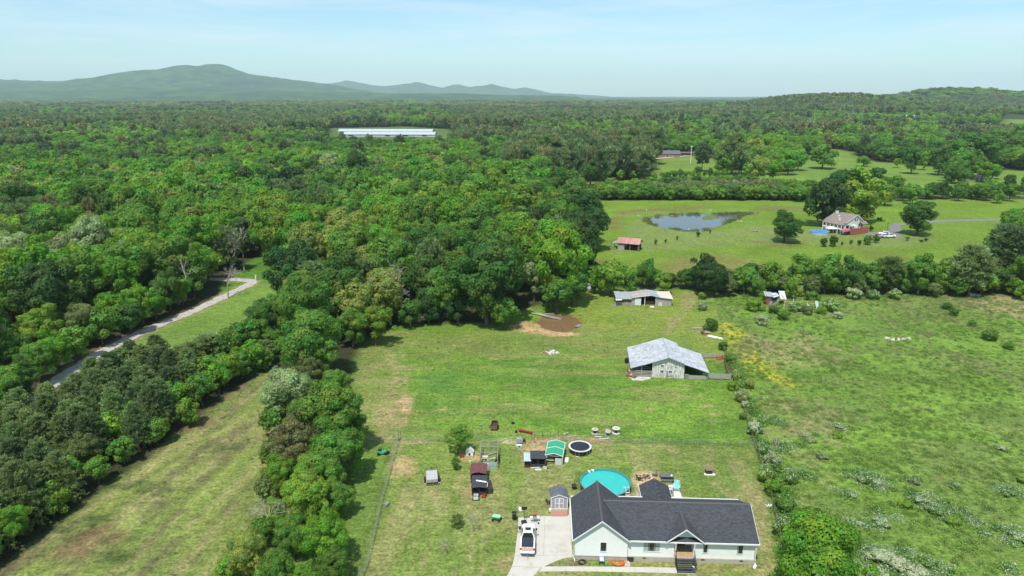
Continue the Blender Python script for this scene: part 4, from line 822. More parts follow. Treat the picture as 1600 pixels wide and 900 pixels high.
for (ya, yb, sp, lv, wd0) in BANDS:
    X, Y = np.meshgrid(np.arange(-yb * .82, yb * .82, sp), np.arange(ya, yb, sp * .87)); X = X + (np.arange(X.shape[0]) % 2)[:, None] * sp * .5
    X = (X + r.uniform(-.38, .38, X.shape) * sp).ravel(); Y = (Y + r.uniform(-.38, .38, Y.shape) * sp).ravel()
    k = np.abs(X) < Y * .80 + 20; X, Y = X[k], Y[k]
    k = np.ones(len(X), bool)
    for p in CLEAR + [P_PLANT]: k &= sdist(X, Y, p) < -sp * .35
    if lv == 0:
        k &= ~((Y < 425) & (sdist(X, Y, P_WOOD) > -8)) & ~((Y < 425) & (sdist(X, Y, P_LWOOD) > -4)) & ~((X > 60) & (Y < 520) & (sdist(X, Y, P_ROW) < 500) & (Y < 440))
        for e in exA: k &= np.hypot(X - e[0], Y - e[1]) > e[2]
    X, Y = X[k], Y[k]
    # clearings and lanes far off, from a slow noise field
    gap = fbm(X / 260 + 7, Y / 420, 3, 401); k = ~((gap > .70) & (Y > 900)); X, Y = X[k], Y[k]
    pz = fbm(X / 190 + 3, Y / 260, 3, 211); tz = fbm(X / 70, Y / 90, 3, 221)
    left = (X < -40) & (Y > 620) & (Y < 1450)
    stand = sdist(X, Y, P_STAND) > 0
    thr = np.where(left, .42, np.where(X < 0, .55, .56)); thr = np.where(stand, 0, thr)
    pine = (pz > thr) ^ (r.random(len(X)) < .05)
    for i in range(len(X)):
        if pine[i]: tn = TONE[['pinedark', 'pine', 'pinedark', 'pine', 'rusty'][r.integers(5)]]; w_ = wd0 * r.uniform(.62, .85); h_ = (15 + 3 * r.random()) * (1.25 if stand[i] else 1)
        else: tn = TONE[['deep', 'dark', 'dark', 'mid', 'mid', 'vivid', 'bright', 'bright'][min(7, max(0, int(tz[i] * 9 - .6 + r.normal() * 1.3)))]]; w_ = wd0 * r.uniform(.8, 1.2); h_ = r.uniform(11, 16)
        if lv == 2: w_ = wd0 * r.uniform(.7, 1.3)
        far_tree(X[i], Y[i], w_, h_, bool(pine[i]), tn, lv)
FT = [(a_[0], a_[1], a_[2]) for a_ in FT]
print('far trees', len(FP))
o = gn_scatter('distant_woodland', FP, FS, FR, FI, np.array(FT), SRC); o['label'] = 'mixed woodland of pines and broadleaf trees rolling to the horizon'

# weeds and tall grass tufts
def tuft(name, seed, n, w_, h_, blade, broad=False, bloom=0):
    r = np.random.default_rng(seed); P = np.stack([r.normal(0, w_ * .4, n), r.normal(0, w_ * .4, n), r.uniform(.02, h_ * .6, n)], 1)
    if broad:
        Nn = unit(r.normal(size=(n, 3)) * .6 + np.array([0, 0, .8])); P[:, 2] = r.uniform(.1, 1, n) * h_ * np.clip(1 - (np.hypot(P[:, 0], P[:, 1]) / w_) ** 2, .2, 1); V, F = leaf_quads(P, Nn, blade * r.uniform(.6, 1.3, n), r)
    else:
        P[:, 2] = 0; up = unit(r.normal(size=(n, 3)) * .35 + np.array([0, 0, 1])) * (h_ * r.uniform(.6, 1.2, n))[:, None]; sd = unit(r.normal(size=(n, 3)) * np.array([1, 1, 0])) * blade
        V = np.stack([P - sd, P + sd, P + up + sd * .3, P + up - sd * .3], 1).reshape(-1, 3); F = np.arange(4 * n).reshape(-1, 4)
    sh = np.stack([np.clip(r.normal(1, .2, n), .4, 1.8), .5 + r.normal(0, .012, n), (r.random(n) < bloom) * 1.0], 1); return mesh_from(name, V, F, sh, M_weed)
WS = [tuft('t', 1, 40, .8, .45, .035), tuft('t', 2, 46, .9, .6, .04), tuft('t', 3, 44, .9, .38, .12, True), tuft('t', 4, 60, 1.0, .7, .13, True), tuft('t', 5, 130, 1.1, .65, .07, True, .40), tuft('t', 6, 50, .7, .4, .06, True, 0)]
def weeds(name, poly, dens, seed, pick, far=230, lab=None):
    r = np.random.default_rng(seed); a_ = np.array(poly); lo = a_.min(0); hi = a_.max(0); n = int((hi[0] - lo[0]) * (hi[1] - lo[1]) * dens)
    X = r.uniform(lo[0], hi[0], n); Y = r.uniform(lo[1], hi[1], n); k = (sdist(X, Y, poly) > .3) & (np.abs(X) < Y * .78 + 6) & (Y > 60) & (Y < far); X, Y = X[k], Y[k]
    ix, sc, tn, kk = pick(X, Y, r); X, Y, ix, sc, tn = X[kk], Y[kk], ix[kk], sc[kk], tn[kk]
    o = gn_scatter(name, np.stack([X, Y, np.zeros(len(X)) - .02], 1), np.stack([sc, sc, sc], 1), r.uniform(0, 6.28, len(X)), ix, tn, WS); print(name, len(X))
    if lab: o['label'] = lab
    return o
WC = np.array([(.17, .27, .055), (.21, .31, .07), (.13, .23, .045), (.31, .29, .15), (.38, .34, .21), (.24, .29, .11)])
def pk(X, Y, r):
    n = len(X); f = fbm(X / 7, Y / 7, 4, 301); g2 = fbm(X / 18 + 4, Y / 12, 3, 303); c_ = np.where(f > .56, 0, np.where(f > .46, 1, 2)); c_ = np.where((g2 > .54) & (r.random(n) < .5), 3 + r.integers(0, 3, n), c_)
    ix = np.where(c_ >= 3, r.integers(0, 2, n), np.array([0, 1, 2, 3, 3, 5])[r.integers(0, 6, n)]); dens = np.clip(f * 2.2 - .55, .12, 1)
    s_ = r.uniform(.35, .85, n); k_ = r.random(n) < dens; tn = WC[c_] * r.uniform(.8, 1.2, (n, 1))
    for (px, py, w_) in BLOOM:
        x, y = G(px, py); rx = w_ / 13.0; d = np.hypot((X - x) / rx, (Y - y) / (rx * .75)) + (fbm(X / 1.5, Y / 1.5, 3, 340) - .5) * 1.6; m = (d < 1)
        q = r.random(n); ix = np.where(m, np.where(q < .6, 4, 3), ix); s_ = np.where(m, r.uniform(.7, 1.3, n), s_); k_ = np.where(m, r.random(n) < .85, k_); tn = np.where(m[:, None], np.array([.13, .25, .05]) * r.uniform(.8, 1.2, (n, 1)), tn)
    hd = ldist(X, Y, FLINE); m = (hd < 5.2 * (fbm(X / 4, Y / 4, 3, 350) - .15) * sm(150, 118, Y)) & (hd > .4) & (X > np.interp(Y, [p[1] for p in FLINE[::-1]], [p[0] for p in FLINE[::-1]]) - .8); ix = np.where(m, np.where((r.random(n) < .5) & (fbm(X / 3, Y / 3, 2, 361) > .54), 4, 3), ix); s_ = np.where(m, r.uniform(.7, 1.5, n), s_); k_ = np.where(m, r.random(n) < .8, k_); tn = np.where(m[:, None], np.array([.13, .26, .045]) * r.uniform(.75, 1.25, (n, 1)), tn)
    return ix, s_, tn, k_
FLINE = GP([(1128, 500), (1137, 560), (1150, 600), (1163, 640), (1175, 680), (1186, 705), (1196, 735), (1210, 780), (1220, 820), (1230, 880)])
BLOOM = [(1352, 745, 34), (1370, 755, 30), (1332, 774, 14), (1440, 782, 30), (1465, 797, 34), (1375, 815, 32), (1345, 818, 14), (1375, 868, 44), (1405, 880, 50), (1430, 898, 50), (1455, 882, 26), (1312, 668, 16), (1575, 770, 24), (1590, 838, 34), (1543, 834, 12), (1495, 758, 14), (1430, 752, 14), (1265, 686, 24), (1190, 497, 30), (1260, 520, 16), (1320, 770, 22), (1360, 800, 18), (1300, 480, 30), (1340, 462, 40), (1400, 462, 40), (1565, 700, 14), (1230, 700, 26), (1215, 660, 18), (1250, 740, 24), (1500, 810, 30), (1600, 900, 24)]
weeds('brush_weeds', P_BRUSH, 2.3, 5, pk, lab='tall weeds and rough grass filling the overgrown field')
def pk2(X, Y, r):
    n = len(X); f = fbm(X / 5, Y / 5, 4, 311); c_ = r.choice([0, 1, 5, 3], n); return r.choice([0, 5, 0, 1], n), r.uniform(.3, .6, n), WC[c_] * r.uniform(.8, 1.15, (n, 1)), r.random(n) < np.clip(f * 2 - .6, 0, .8)
weeds('pasture_grass_tufts', P_PAST, .35, 6, pk2, lab='grass tufts scattered over the grazed pasture')
def pk3(X, Y, r):
    n = len(X); f = fbm(X / 4, Y / 6, 4, 321); c_ = r.choice([0, 2, 5, 3, 4], n); return r.choice([0, 5, 1], n), r.uniform(.3, .6, n), WC[c_] * r.uniform(.7, 1.0, (n, 1)), r.random(n) < np.clip(f * 2.4 - .95, 0, .7)
weeds('mown_field_tufts', P_LFIELD, .5, 7, pk3, lab='mown stubble tufts over the strip field')

def pk4(X, Y, r):
    n = len(X); d = ldist(X, Y, P_POND + P_POND[:1]); return r.choice([0, 1, 3], n), r.uniform(.9, 1.6, n), WC[r.choice([0, 2, 5, 3], n)] * r.uniform(.6, 1.0, (n, 1)), (d < 1.6) & (fbm(X / 5, Y / 5, 3, 371) > .46) & (r.random(n) < .9)
cxp, cyp = np.mean(P_POND, 0); weeds('pond_reeds', [(cxp + (p[0] - cxp) * 1.08, cyp + (p[1] - cyp) * 1.14) for p in P_POND], .9, 8, pk4, 400, 'reeds and rank grass along the edge of the pond')
# shrubs: hedge along the right fence and blossom thickets
def shrub_mesh(seed, nl, bloom, ls=.11, R=1.2, H=1.8, nc=22): return crown('leaves', seed, nl=nl, ls=ls, nc=nc, R=R, H=H, base=0.0, cr_=(.26, .48), m=M_bloom, bloom=bloom, ragged=.35)[0]
SH = {'green': [shrub_mesh(601, 2600, 0), shrub_mesh(602, 2600, .04)], 'bloom': [shrub_mesh(611, 2800, .75), shrub_mesh(612, 2800, .6)], 'half': [shrub_mesh(621, 2600, .28), shrub_mesh(622, 2600, .35)]}
M_stem = trunk('stems', 3, 1.6, None, r0=.05)
def shrub(px, py, wpx, kind, tone, lab, hs=.8, group=None, name='shrub'):
    x, y, h, wd = at_crown(px, py, wpx, hs, .5); r = thing(name, lab, 'shrub', (x, y), random.uniform(0, 6.28), group); r.scale = (wd / 2.7, wd / 2.7, h / 1.9)
    o = bpy.data.objects.new('leaves', random.choice(SH[kind])); o.color = TONE[tone] + (1,); COL.objects.link(o); o.parent = r
    o = bpy.data.objects.new('stem', M_stem); COL.objects.link(o); o.parent = r
FENCESH = [(1098, 478, 16, 'half', 'pale', 'white-blossomed shrub at the far end of the tracks'), (1096, 462, 14, 'green', 'bright', 'bright green shrub nearest the field gap'), (1110, 507, 24, 'green', 'dark', 'round dark bush by the grey log pile'), (1129, 541, 16, 'green', 'dark', 'dark bush at the far corner of the barn corral'), (1142, 560, 20, 'green', 'mid', 'green bush outside the far side of the barn corral'), (1150, 585, 20, 'half', 'bright', 'bright bush beside the near rail of the barn corral'), (1145, 603, 18, 'green', 'bright', 'yellow-green bush just below the barn corral'),
    (1160, 618, 24, 'half', 'lime', 'blossoming yellow-green bush below the corral on the fence line'), (1165, 632, 14, 'bloom', 'mid', 'small white-blossomed bush on the red fence'), (1180, 668, 28, 'bloom', 'mid', 'bushy white-blossomed shrub halfway along the red fence'), (1190, 700, 22, 'half', 'mid', 'loose bush below the white-blossomed shrub on the fence'), (1207, 718, 28, 'half', 'pale', 'pale straggling shrub behind the fence line'), (1195, 738, 32, 'half', 'bright', 'bush mottled with white above the round green bush'), (1208, 762, 30, 'green', 'vivid', 'round bright green bush on the fence line'),
    (1225, 785, 34, 'green', 'mid', 'green bush above the house end on the fence line'), (1235, 745, 26, 'half', 'mid', 'blossom-flecked shrub outside the fence line'), (1224, 824, 32, 'half', 'mid', 'white-flecked bush beside the big vivid tree'), (1213, 690, 16, 'half', 'pale', 'small pale bush just outside the fence'), (1170, 600, 18, 'green', 'lime', 'yellowish bush out in the brush by the corral'), (1246, 805, 24, 'green', 'mid', 'mid green bush tucked behind the vivid tree'), (1160, 650, 14, 'green', 'mid', 'small bush on the bare fence stretch')]
for a_ in FENCESH: shrub(a_[0], a_[1], a_[2], a_[3], a_[4], a_[5], .85, 'shrubs along the right fence')
BRUSHSH = [(1352, 745, 34, 'half', 'mid', 'low blossoming thicket in the middle of the overgrown field'), (1370, 752, 22, 'bloom', 'mid', 'white-topped mound beside the middle thicket'), (1332, 774, 14, 'bloom', 'mid', 'small white bramble clump left below the middle thicket'), (1440, 782, 26, 'bloom', 'mid', 'white crest of the long bramble bank'), (1462, 795, 30, 'half', 'mid', 'right half of the long bramble bank'), (1415, 788, 26, 'green', 'bright', 'green left end of the long bramble bank'), (1490, 812, 28, 'green', 'bright', 'green tail of the long bramble bank'),
    (1375, 815, 30, 'bloom', 'mid', 'dense white bramble patch above the big tree'), (1345, 818, 14, 'bloom', 'pale', 'small pale clump beside the dense white patch'), (1375, 868, 40, 'bloom', 'pale', 'large white bramble mass right of the vivid tree'), (1405, 880, 44, 'bloom', 'pale', 'second large white mass at the bottom of the field'), (1430, 895, 44, 'bloom', 'pale', 'lowest white bramble mass at the picture foot'), (1370, 895, 40, 'bloom', 'mid', 'white thicket under the vivid tree\'s right side'), (1455, 880, 26, 'half', 'mid', 'thin blossoming bush beside the lowest white mass'), (1312, 668, 14, 'bloom', 'mid', 'small white bush in the upper middle of the field'), (1308, 680, 18, 'green', 'bright', 'green clump just below the small white bush'), (1575, 770, 22, 'half', 'mid', 'low blossom bush near the right edge'), (1590, 838, 30, 'bloom', 'mid', 'white bramble patch at the right edge'), (1600, 750, 24, 'green', 'bright', 'green clump at the right edge'), (1543, 834, 12, 'bloom', 'mid', 'tiny white clump left of the right edge patch'),
    (1495, 758, 14, 'bloom', 'pale', 'solitary pale clump in the right half of the field'), (1430, 752, 18, 'half', 'olive', 'dull clump between the thickets'), (1265, 686, 20, 'half', 'pale', 'greyish bramble near the fence shrubs'), (1285, 712, 20, 'half', 'olive', 'dull green bramble near the fence shrubs'), (1190, 500, 22, 'bloom', 'pale', 'grey-white bramble below the collapsed shed'), (1310, 492, 16, 'bloom', 'pale', 'pale bramble right of the collapsed shed'), (1225, 492, 22, 'green', 'mid', 'green bush in front of the collapsed shed'), (1208, 484, 18, 'green', 'dark', 'dark bush hugging the red wall of the collapsed shed'), (1243, 480, 22, 'half', 'mid', 'bush tangled between the collapsed shed and its beam'), (1262, 484, 20, 'green', 'olive', 'dull bush under the long pale beam'), (1270, 462, 24, 'green', 'mid', 'green bush behind the long pale beam'), (1192, 462, 18, 'green', 'mid', 'green bush touching the left side of the collapsed shed roof'), (1283, 484, 18, 'green', 'bright', 'bright bush at the right end of the long pale beam'), (1180, 476, 30, 'green', 'bright', 'bright green bush left of the collapsed shed'), (1250, 455, 22, 'green', 'lime', 'lime green bush growing between the collapsed sheds'), (1300, 476, 30, 'half', 'bright', 'bright blossoming bush right of the collapsed sheds'), (1335, 458, 26, 'bloom', 'mid', 'white blossomed hedge bush behind the shed ruins'), (1365, 460, 22, 'half', 'mid', 'blossoming hedge bush under the dark row'), (1400, 459, 24, 'half', 'bright', 'low blossoming hedge bush under the tall row'),
    (1480, 478, 16, 'green', 'dark', 'dark bush leading the line in the upper right field'), (1492, 488, 16, 'green', 'dark', 'second dark bush of the line in the upper right field'), (1520, 505, 14, 'green', 'mid', 'small bush midway down the upper right line'), (1549, 523, 26, 'green', 'mid', 'widest bush of the upper right line'), (1577, 540, 17, 'green', 'mid', 'last round bush of the upper right line'), (1565, 700, 16, 'bloom', 'mid', 'small pale clump high on the right edge')]
for a_ in BRUSHSH: shrub(a_[0], a_[1], a_[2], a_[3], a_[4], a_[5], .42 if a_[1] > 600 else .7, 'brambles and bushes in the overgrown field')

# ------------------------------------------------------------------ mountains
def ridge_mesh(name, pts, Y0, depth, step, zmin=-5, seed=0, amp=.60):
    """ridge with its crest line from photograph angles, at distance Y0, falling off both ways with spurs"""
    cx_ = np.array([(p[0] - 800) / FPX * (Y0 * cP + 0) / cP * 1.0 for p in pts]); cz = np.array([HCAM + (148 - p[1]) / FPX * Y0 * .92 for p in pts])
    X = np.arange(cx_.min(), cx_.max(), step); Y = np.arange(Y0 - depth, Y0 + depth * .8, step); XX_, YY_ = np.meshgrid(X, Y)
    crest = np.interp(XX_, cx_, cz); u = np.abs(YY_ - Y0 - (fbm(XX_ / 900, XX_ * 0, 2, seed) - .5) * 500) / depth
    fall = np.clip(1 - u, 0, 1) ** 1.25; rdg = 1 - np.abs(fbm(XX_ / 520, YY_ / 900, 4, seed + 5) * 2 - 1)
    crest = crest + (fbm(XX_ / 330, XX_ * 0 + seed, 5, seed + 3) - .5) * 34 * np.clip(crest / 400, 0, 1); Z = (crest + 6) * fall * (1 - amp * (1 - fall ** 3) * (1.5 - rdg * 1.5)) - 6 + (fbm(XX_ / 110, YY_ / 110, 3, seed + 9) - .5) * 22 * sm(0, .3, fall)
    V = np.stack([XX_, YY_, Z], -1).reshape(-1, 3); ii = np.arange(len(V)).reshape(Z.shape); F = np.stack([ii[:-1, :-1], ii[:-1, 1:], ii[1:, 1:], ii[1:, :-1]], -1).reshape(-1, 4)
    me = mesh_from(name, V, F, np.ones((len(F), 3)), M_mount); me.shade_smooth(); o = bpy.data.objects.new(name, me); COL.objects.link(o); return tag(o, kind='structure')
M_mount = mat('mountain_forest', (.05, .10, .03), .95, .5, .006, c2=(.03, .055, .025), bump=.0, coord='Object', spec=.05)
mpb = M_mount.node_tree; nb_ = mpb.nodes.new('ShaderNodeTexNoise'); nb_.inputs['Scale'].default_value = .045; nb_.inputs['Detail'].default_value = 5; tcb = mpb.nodes.new('ShaderNodeTexCoord'); mpb.links.new(tcb.outputs['Object'], nb_.inputs['Vector'])
bb = mpb.nodes.new('ShaderNodeBump'); bb.inputs['Strength'].default_value = .9; bb.inputs['Distance'].default_value = 14; mpb.links.new(nb_.outputs['Fac'], bb.inputs['Height']); mpb.links.new(bb.outputs[0], mpb.nodes['Principled BSDF'].inputs['Normal'])
ridge_mesh('mountain', [(-260, 140), (-150, 128), (0, 122), (40, 124), (75, 125), (110, 127), (150, 124), (180, 120), (215, 113), (245, 110.5), (270, 109), (290, 104), (308, 100.5), (327, 102), (347, 99.5), (365, 101.5), (390, 109), (410, 116), (440, 119), (470, 123.5), (500, 127), (530, 132), (560, 139), (600, 145), (680, 150)], 9000, 2600, 62, seed=3)
ridge_mesh('far_hills', [(430, 140), (500, 133), (535, 129), (552, 126), (575, 129), (605, 135), (630, 131), (660, 127), (680, 133), (698, 137), (715, 131), (740, 136), (770, 130.5), (785, 135), (805, 139), (820, 136), (840, 141), (860, 145), (885, 146), (950, 151)], 14500, 2500, 110, seed=13)
ridge_mesh('foothills', [(-200, 143), (0, 139), (120, 141), (260, 139), (400, 142), (520, 143), (640, 146), (760, 147), (900, 150)], 7000, 1500, 90, seed=23, amp=.1)

# ------------------------------------------------------------------ object materials
W_ = mat('white_paint', (.74, .74, .71), .5, .05, 2); M_mint = mat('mint_siding', (.74, .75, .71), .6, .04, 1.5); M_sh = shingle_mat('charcoal_shingle', (.062, .066, .074)); M_shcap = mat('shingle_cap', (.10, .10, .105), .9, .35, 5)
M_block = mat('foundation_block', (.40, .36, .30), .9, .12, 2); M_glass = mat('window_glass', (.02, .025, .025), .08, .2, 1, spec=.8); M_curt = mat('curtain', (.35, .40, .36), .8, .15, 4); M_blk = mat('black_paint', (.018, .018, .02), .5, .2, 3)
M_wood = mat('weathered_wood', (.30, .26, .21), .9, .25, 3, streak=(1, 6, 1)); M_gwood = mat('grey_wood', (.34, .32, .29), .9, .25, 3, streak=(1, 1, 5)); M_tan = mat('tan_wood', (.42, .29, .16), .8, .2, 3); M_red = mat('red_paint', (.42, .03, .03), .5, .15, 3); M_rust = mat('rusty_metal', (.20, .09, .055), .9, .35, 3, c2=(.30, .15, .09))
M_galv = mat('galvanised', (.42, .44, .46), .4, .12, 3, metal=.6); M_blue = mat('blue_plastic', (.06, .14, .42), .5, .15, 3); M_cyan = mat('light_blue', (.25, .50, .68), .6, .15, 4); M_green = mat('green_plastic', (.05, .34, .15), .5, .15, 3); M_greent = mat('green_roof', (.035, .33, .18), .6, .08, 2)
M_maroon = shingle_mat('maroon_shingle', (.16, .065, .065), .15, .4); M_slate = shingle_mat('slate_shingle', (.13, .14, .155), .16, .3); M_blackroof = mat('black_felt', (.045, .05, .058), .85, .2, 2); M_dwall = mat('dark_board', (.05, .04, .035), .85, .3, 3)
M_grey = mat('grey_siding', (.34, .34, .37), .7, .08, 2); M_orange = mat('orange_hose', (.62, .12, .03), .6, .2, 5); M_tyre = mat('tyre', (.02, .02, .02), .85, .2, 4); M_teal = mat('teal_cloth', (.25, .62, .58), .8, .12, 4); M_carw = mat('car_white', (.80, .80, .80), .25, .02, 1, spec=.7); M_pink = mat('junk_mixed', (.45, .30, .26), .8, .4, 9, c2=(.6, .58, .55))
M_tin = metalroof_mat('barn_tin', (.60, .62, .64), (.40, .29, .25), .58); M_tin2 = metalroof_mat('shed_tin', (.56, .50, .47), (.30, .17, .13), .68); M_tin3 = metalroof_mat('bent_tin', (.50, .53, .56), (.25, .22, .2), .64); M_redroof = metalroof_mat('red_tin', (.52, .27, .22))
M_bpaint = mat('peeling_white_board', (.74, .69, .66), .85, .12, 5, streak=(3, 3, .5), c2=(.22, .23, .22), c2pos=.53); M_sand = mat('sand', (.55, .44, .30), .95, .15, 3)

def window(parent, x0, x1, z0, z1, y, curtain=None, mull=0, ft=.06, name='window', dirn=-1):
    """window on a wall whose outer face is at y (facing -y): frame > pane, sash rail"""
    f = MB(); d0, d1 = y + dirn * .05, y + .02
    f.box(x0 - ft, x1 + ft, d0, d1, z1, z1 + ft); f.box(x0 - ft, x1 + ft, d0 - .02, d1, z0 - ft, z0); f.box(x0 - ft, x0, d0, d1, z0, z1); f.box(x1, x1 + ft, d0, d1, z0, z1)
    fr = f.build(name, W_, parent)
    n = mull + 1
    for i in range(n):
        a0 = x0 + (x1 - x0) * i / n; a1 = x0 + (x1 - x0) * (i + 1) / n; zm = (z0 + z1) / 2
        MB().box(a0 + .02, a1 - .02, y - .012, y - .004, z0, zm - .02).build('pane', M_glass, fr); MB().box(a0 + .02, a1 - .02, y - .02, y - .012, zm + .02, z1).build('pane', M_glass, fr)
        MB().box(a0, a1, y - .035, y - .022, zm - .02, zm + .02).build('sash_rail', M_blk, fr)
        if i: MB().box(a0 - .03, a0 + .03, y - .045, y - .03, z0, z1).build('mullion', W_ if not curtain else M_curt, fr)
    if curtain:
        for (a0, a1) in curtain: MB().box(a0, a1, y - .026, y - .021, z0 + .02, z1 - .02).build('curtain', M_curt, fr)
    return fr
def siding(poly_fn, x0, x1, z0, z1, y, lap=.13):
    """lapped boards on a wall facing -y between x0..x1; poly_fn(z) gives the x range at height z"""
    a = MB(); z = z0
    while z < z1 - .01:
        zt = min(z + lap, z1); l0, r0 = poly_fn(z); l1, r1 = poly_fn(zt)
        if r1 - l1 < .02: r1 = l1 + .02
        a.quad((l0, y - .022, z), (r0, y - .022, z), (r1, y - .004, zt), (l1, y - .004, zt)); a.quad((l0, y - .022, z), (l0, y, z), (r0, y, z), (r0, y - .022, z)); z = zt
    return a

# ------------------------------------------------------------------ main house
def main_house():
    h = thing('house', 'long mint green single-storey house with charcoal shingle roof and front steps', 'house', (7.75, 71.7, 0), math.radians(-2.7))
    EZ = 3.0; FZ = .62; L_ = 21.7; WG = 6.25; D_ = 8.9
    MB().box(.02, L_ - .02, .06, D_, 0, FZ).build('foundation_wall', M_block, h)
    for x in (8.2, 15.3, 19.9): MB().box(x, x + .42, .035, .07, .40, .56).build('foundation_vent', M_blk, h)
    # gable-end wing wall (front), ridge at x=3.12
    rx, rz, e0 = 3.12, 5.72, 2.95
    gx_l = lambda z: (0 if z < EZ else min(rx, (z - EZ) * (rx / (rz - EZ)))); gx_r = lambda z: (WG if z < EZ else max(rx, WG - (z - EZ) * ((WG - rx) / (rz - EZ))))
    b = siding(lambda z: (gx_l(z), gx_r(z)), 0, WG, FZ, rz - .05, 0); b.quad((0, .004, FZ), (WG, .004, FZ), (WG, .004, EZ), (rx, .004, rz), (0, .004, EZ)); b.build('gable_wall', M_mint, h)
    a = siding(lambda z: (WG, 12.05), WG, 12.05, FZ, EZ, .30); a.quad((WG, .304, FZ), (12.05, .304, FZ), (12.05, .304, EZ), (WG, .304, EZ)); a.build('front_wall', M_mint, h)
    a = siding(lambda z: (14.35, L_), 14.35, L_, FZ, EZ, .30); a.quad((14.35, .304, FZ), (L_, .304, FZ), (L_, .304, EZ), (14.35, .304, EZ)); a.build('front_wall', M_mint, h)
    # side and back walls, closed body
    a = MB(); a.box(.0, .12, .01, D_, FZ, EZ); a.box(L_ - .12, L_, .31, D_, FZ, EZ); a.quad((L_, .31, EZ), (L_, D_, EZ), (L_, 4.5, 5.45)); a.box(.12, L_ - .12, D_ - .12, D_, FZ, EZ); a.box(.12, L_ - .12, 2.2, 2.3, FZ, EZ); a.build('side_wall', M_mint, h)
    # porch recess
    a = MB(); a.box(12.05, 14.35, 2.06, 2.18, FZ, EZ); a.box(11.95, 12.05, .31, 2.2, FZ, EZ); a.box(14.35, 14.45, .31, 2.2, FZ, EZ); a.build('porch_wall', M_mint, h)
    dr = MB().box(12.75, 13.7, 2.0, 2.055, FZ + .2, 2.75).build('front_door', M_blk, h); MB().tube((13.6, 1.96, 1.7), (13.6, 2.02, 1.7), .03).build('handle', M_galv, dr)
    for k in range(9): MB().box(12.07, 14.33, -.25 + k * .255, -.25 + k * .255 + .24, 1.0, 1.05).build('deck_board', M_tan, h)
    MB().box(12.07, 14.33, -.29, -.252, .78, 1.0).build('deck_skirt', mat('pale_board', (.62, .50, .42), .8, .1, 3), h)
    st = MB(); st.box(12.15, 12.22, -1.75, -.28, 0, .16)
    sd = MB()
    for s_ in (12.1, 14.24): sd.frustum([(s_, -1.95, 0), (s_ + .06, -1.95, 0), (s_ + .06, -.3, 0), (s_, -.3, 0)], [(s_, -1.95, .12), (s_ + .06, -1.95, .12), (s_ + .06, -.3, 1.02), (s_, -.3, 1.02)])
    stairs = sd.build('stairs', M_blk, h)
    for k in range(5): MB().box(12.17, 14.22, -.3 - (k + 1) * .33, -.3 - k * .33 - .03, .84 - k * .17, .88 - k * .17).build('tread', mat('dark_tread', (.06, .062, .07), .8, .2, 3), stairs)
    for s_ in (12.06, 14.34):
        r = MB(); r.tube((s_, -.3, 1.95), (s_, -1.95, 1.05), .035); r.tube((s_, -.3, 1.4), (s_, -1.95, .5), .02)
        for q in range(5): r.tube((s_, -.3 - q * .41, .95 - q * .21), (s_, -.3 - q * .41, 1.95 - q * .222), .022)
        r.build('hand_rail', M_blk, h)
    for p_ in ((12.07, -.27), (14.33, -.27)): MB().box(p_[0] - .05, p_[0] + .05, p_[1] - .05, p_[1] + .05, 1.0, 2.95).build('porch_post', W_, h)
    # roofs
    mr_ = MB(); o_ = .38; ez = EZ + .02; my, mz = 4.5, 5.52; f0 = -.12
    mr_.slab((WG + .30, f0, ez), (L_ + .32, f0, ez), (L_ + .32, my, mz), (3.6, my, mz), .10); main = mr_.build('main_roof', M_sh, h)
    mb = MB(); mb.slab((L_ + .32, D_ + o_, ez - .03), (3.6, D_ + o_, ez - .03), (3.6, my, mz), (L_ + .32, my, mz), .10); mb.build('rear_roof', M_sh, h)
    wg = MB(); s_ = (rz + .06 - ez) / (rx + .34); wy0, wy1 = -.40, 8.6
    wg.slab((-.34, wy1, ez), (-.34, wy0, ez), (rx, wy0, rz + .06), (rx, wy1, rz + .06), .10); wg.slab((WG + .34, wy0, ez), (WG + .34, wy1, ez), (rx, wy1, rz + .06), (rx, wy0, rz + .06), .10); wing = wg.build('wing_roof', M_sh, h)
    pg = MB(); px0, pzr, pz0 = 13.2, 4.92, 3.05; pg.slab((px0 - 2.35, 3.6, pz0), (px0 - 2.35, -.35, pz0), (px0, -.35, pzr), (px0, 3.6, pzr), .08); pg.slab((px0 + 2.35, -.35, pz0), (px0 + 2.35, 3.6, pz0), (px0, 3.6, pzr), (px0, -.35, pzr), .08); pgo = pg.build('porch_gable_roof', M_sh, h)
    a = MB(); a.quad((px0 - 2.0, .45, 3.25), (px0 + 2.0, .45, 3.25), (px0, .45, 4.80)); a.build('porch_gable_wall', M_mint, h)
    # ridge caps
    c_ = None
    def caps(p0, p1, n, par):
        nonlocal c_
        d = Vector(p1) - Vector(p0)
        for i in range(n):
            p = Vector(p0) + d * ((i + .5) / n); l2 = d.length / n * .46
            if c_ is None:
                m = MB(); m.frustum([(-l2, -.17, -.10), (l2, -.17, -.12), (l2, .17, -.12), (-l2, .17, -.10)], [(-l2, -.02, .025), (l2, -.02, .0), (l2, .02, .0), (-l2, .02, .025)]); o = m.build('ridge_cap', M_shcap, par); c_ = o.data
            else: o = bpy.data.objects.new('ridge_cap', c_); COL.objects.link(o); o.parent = par
            o.location = p; o.rotation_euler = (0, -math.asin(d.z / d.length), math.atan2(d.y, d.x))
    caps((3.6, my, mz + .06), (L_ + .3, my, mz + .06), 48, main); caps((rx, wy0, rz + .12), (rx, wy1, rz + .12), 24, wing); caps((px0, -.35, pzr + .06), (px0, 3.5, pzr + .06), 10, pgo)
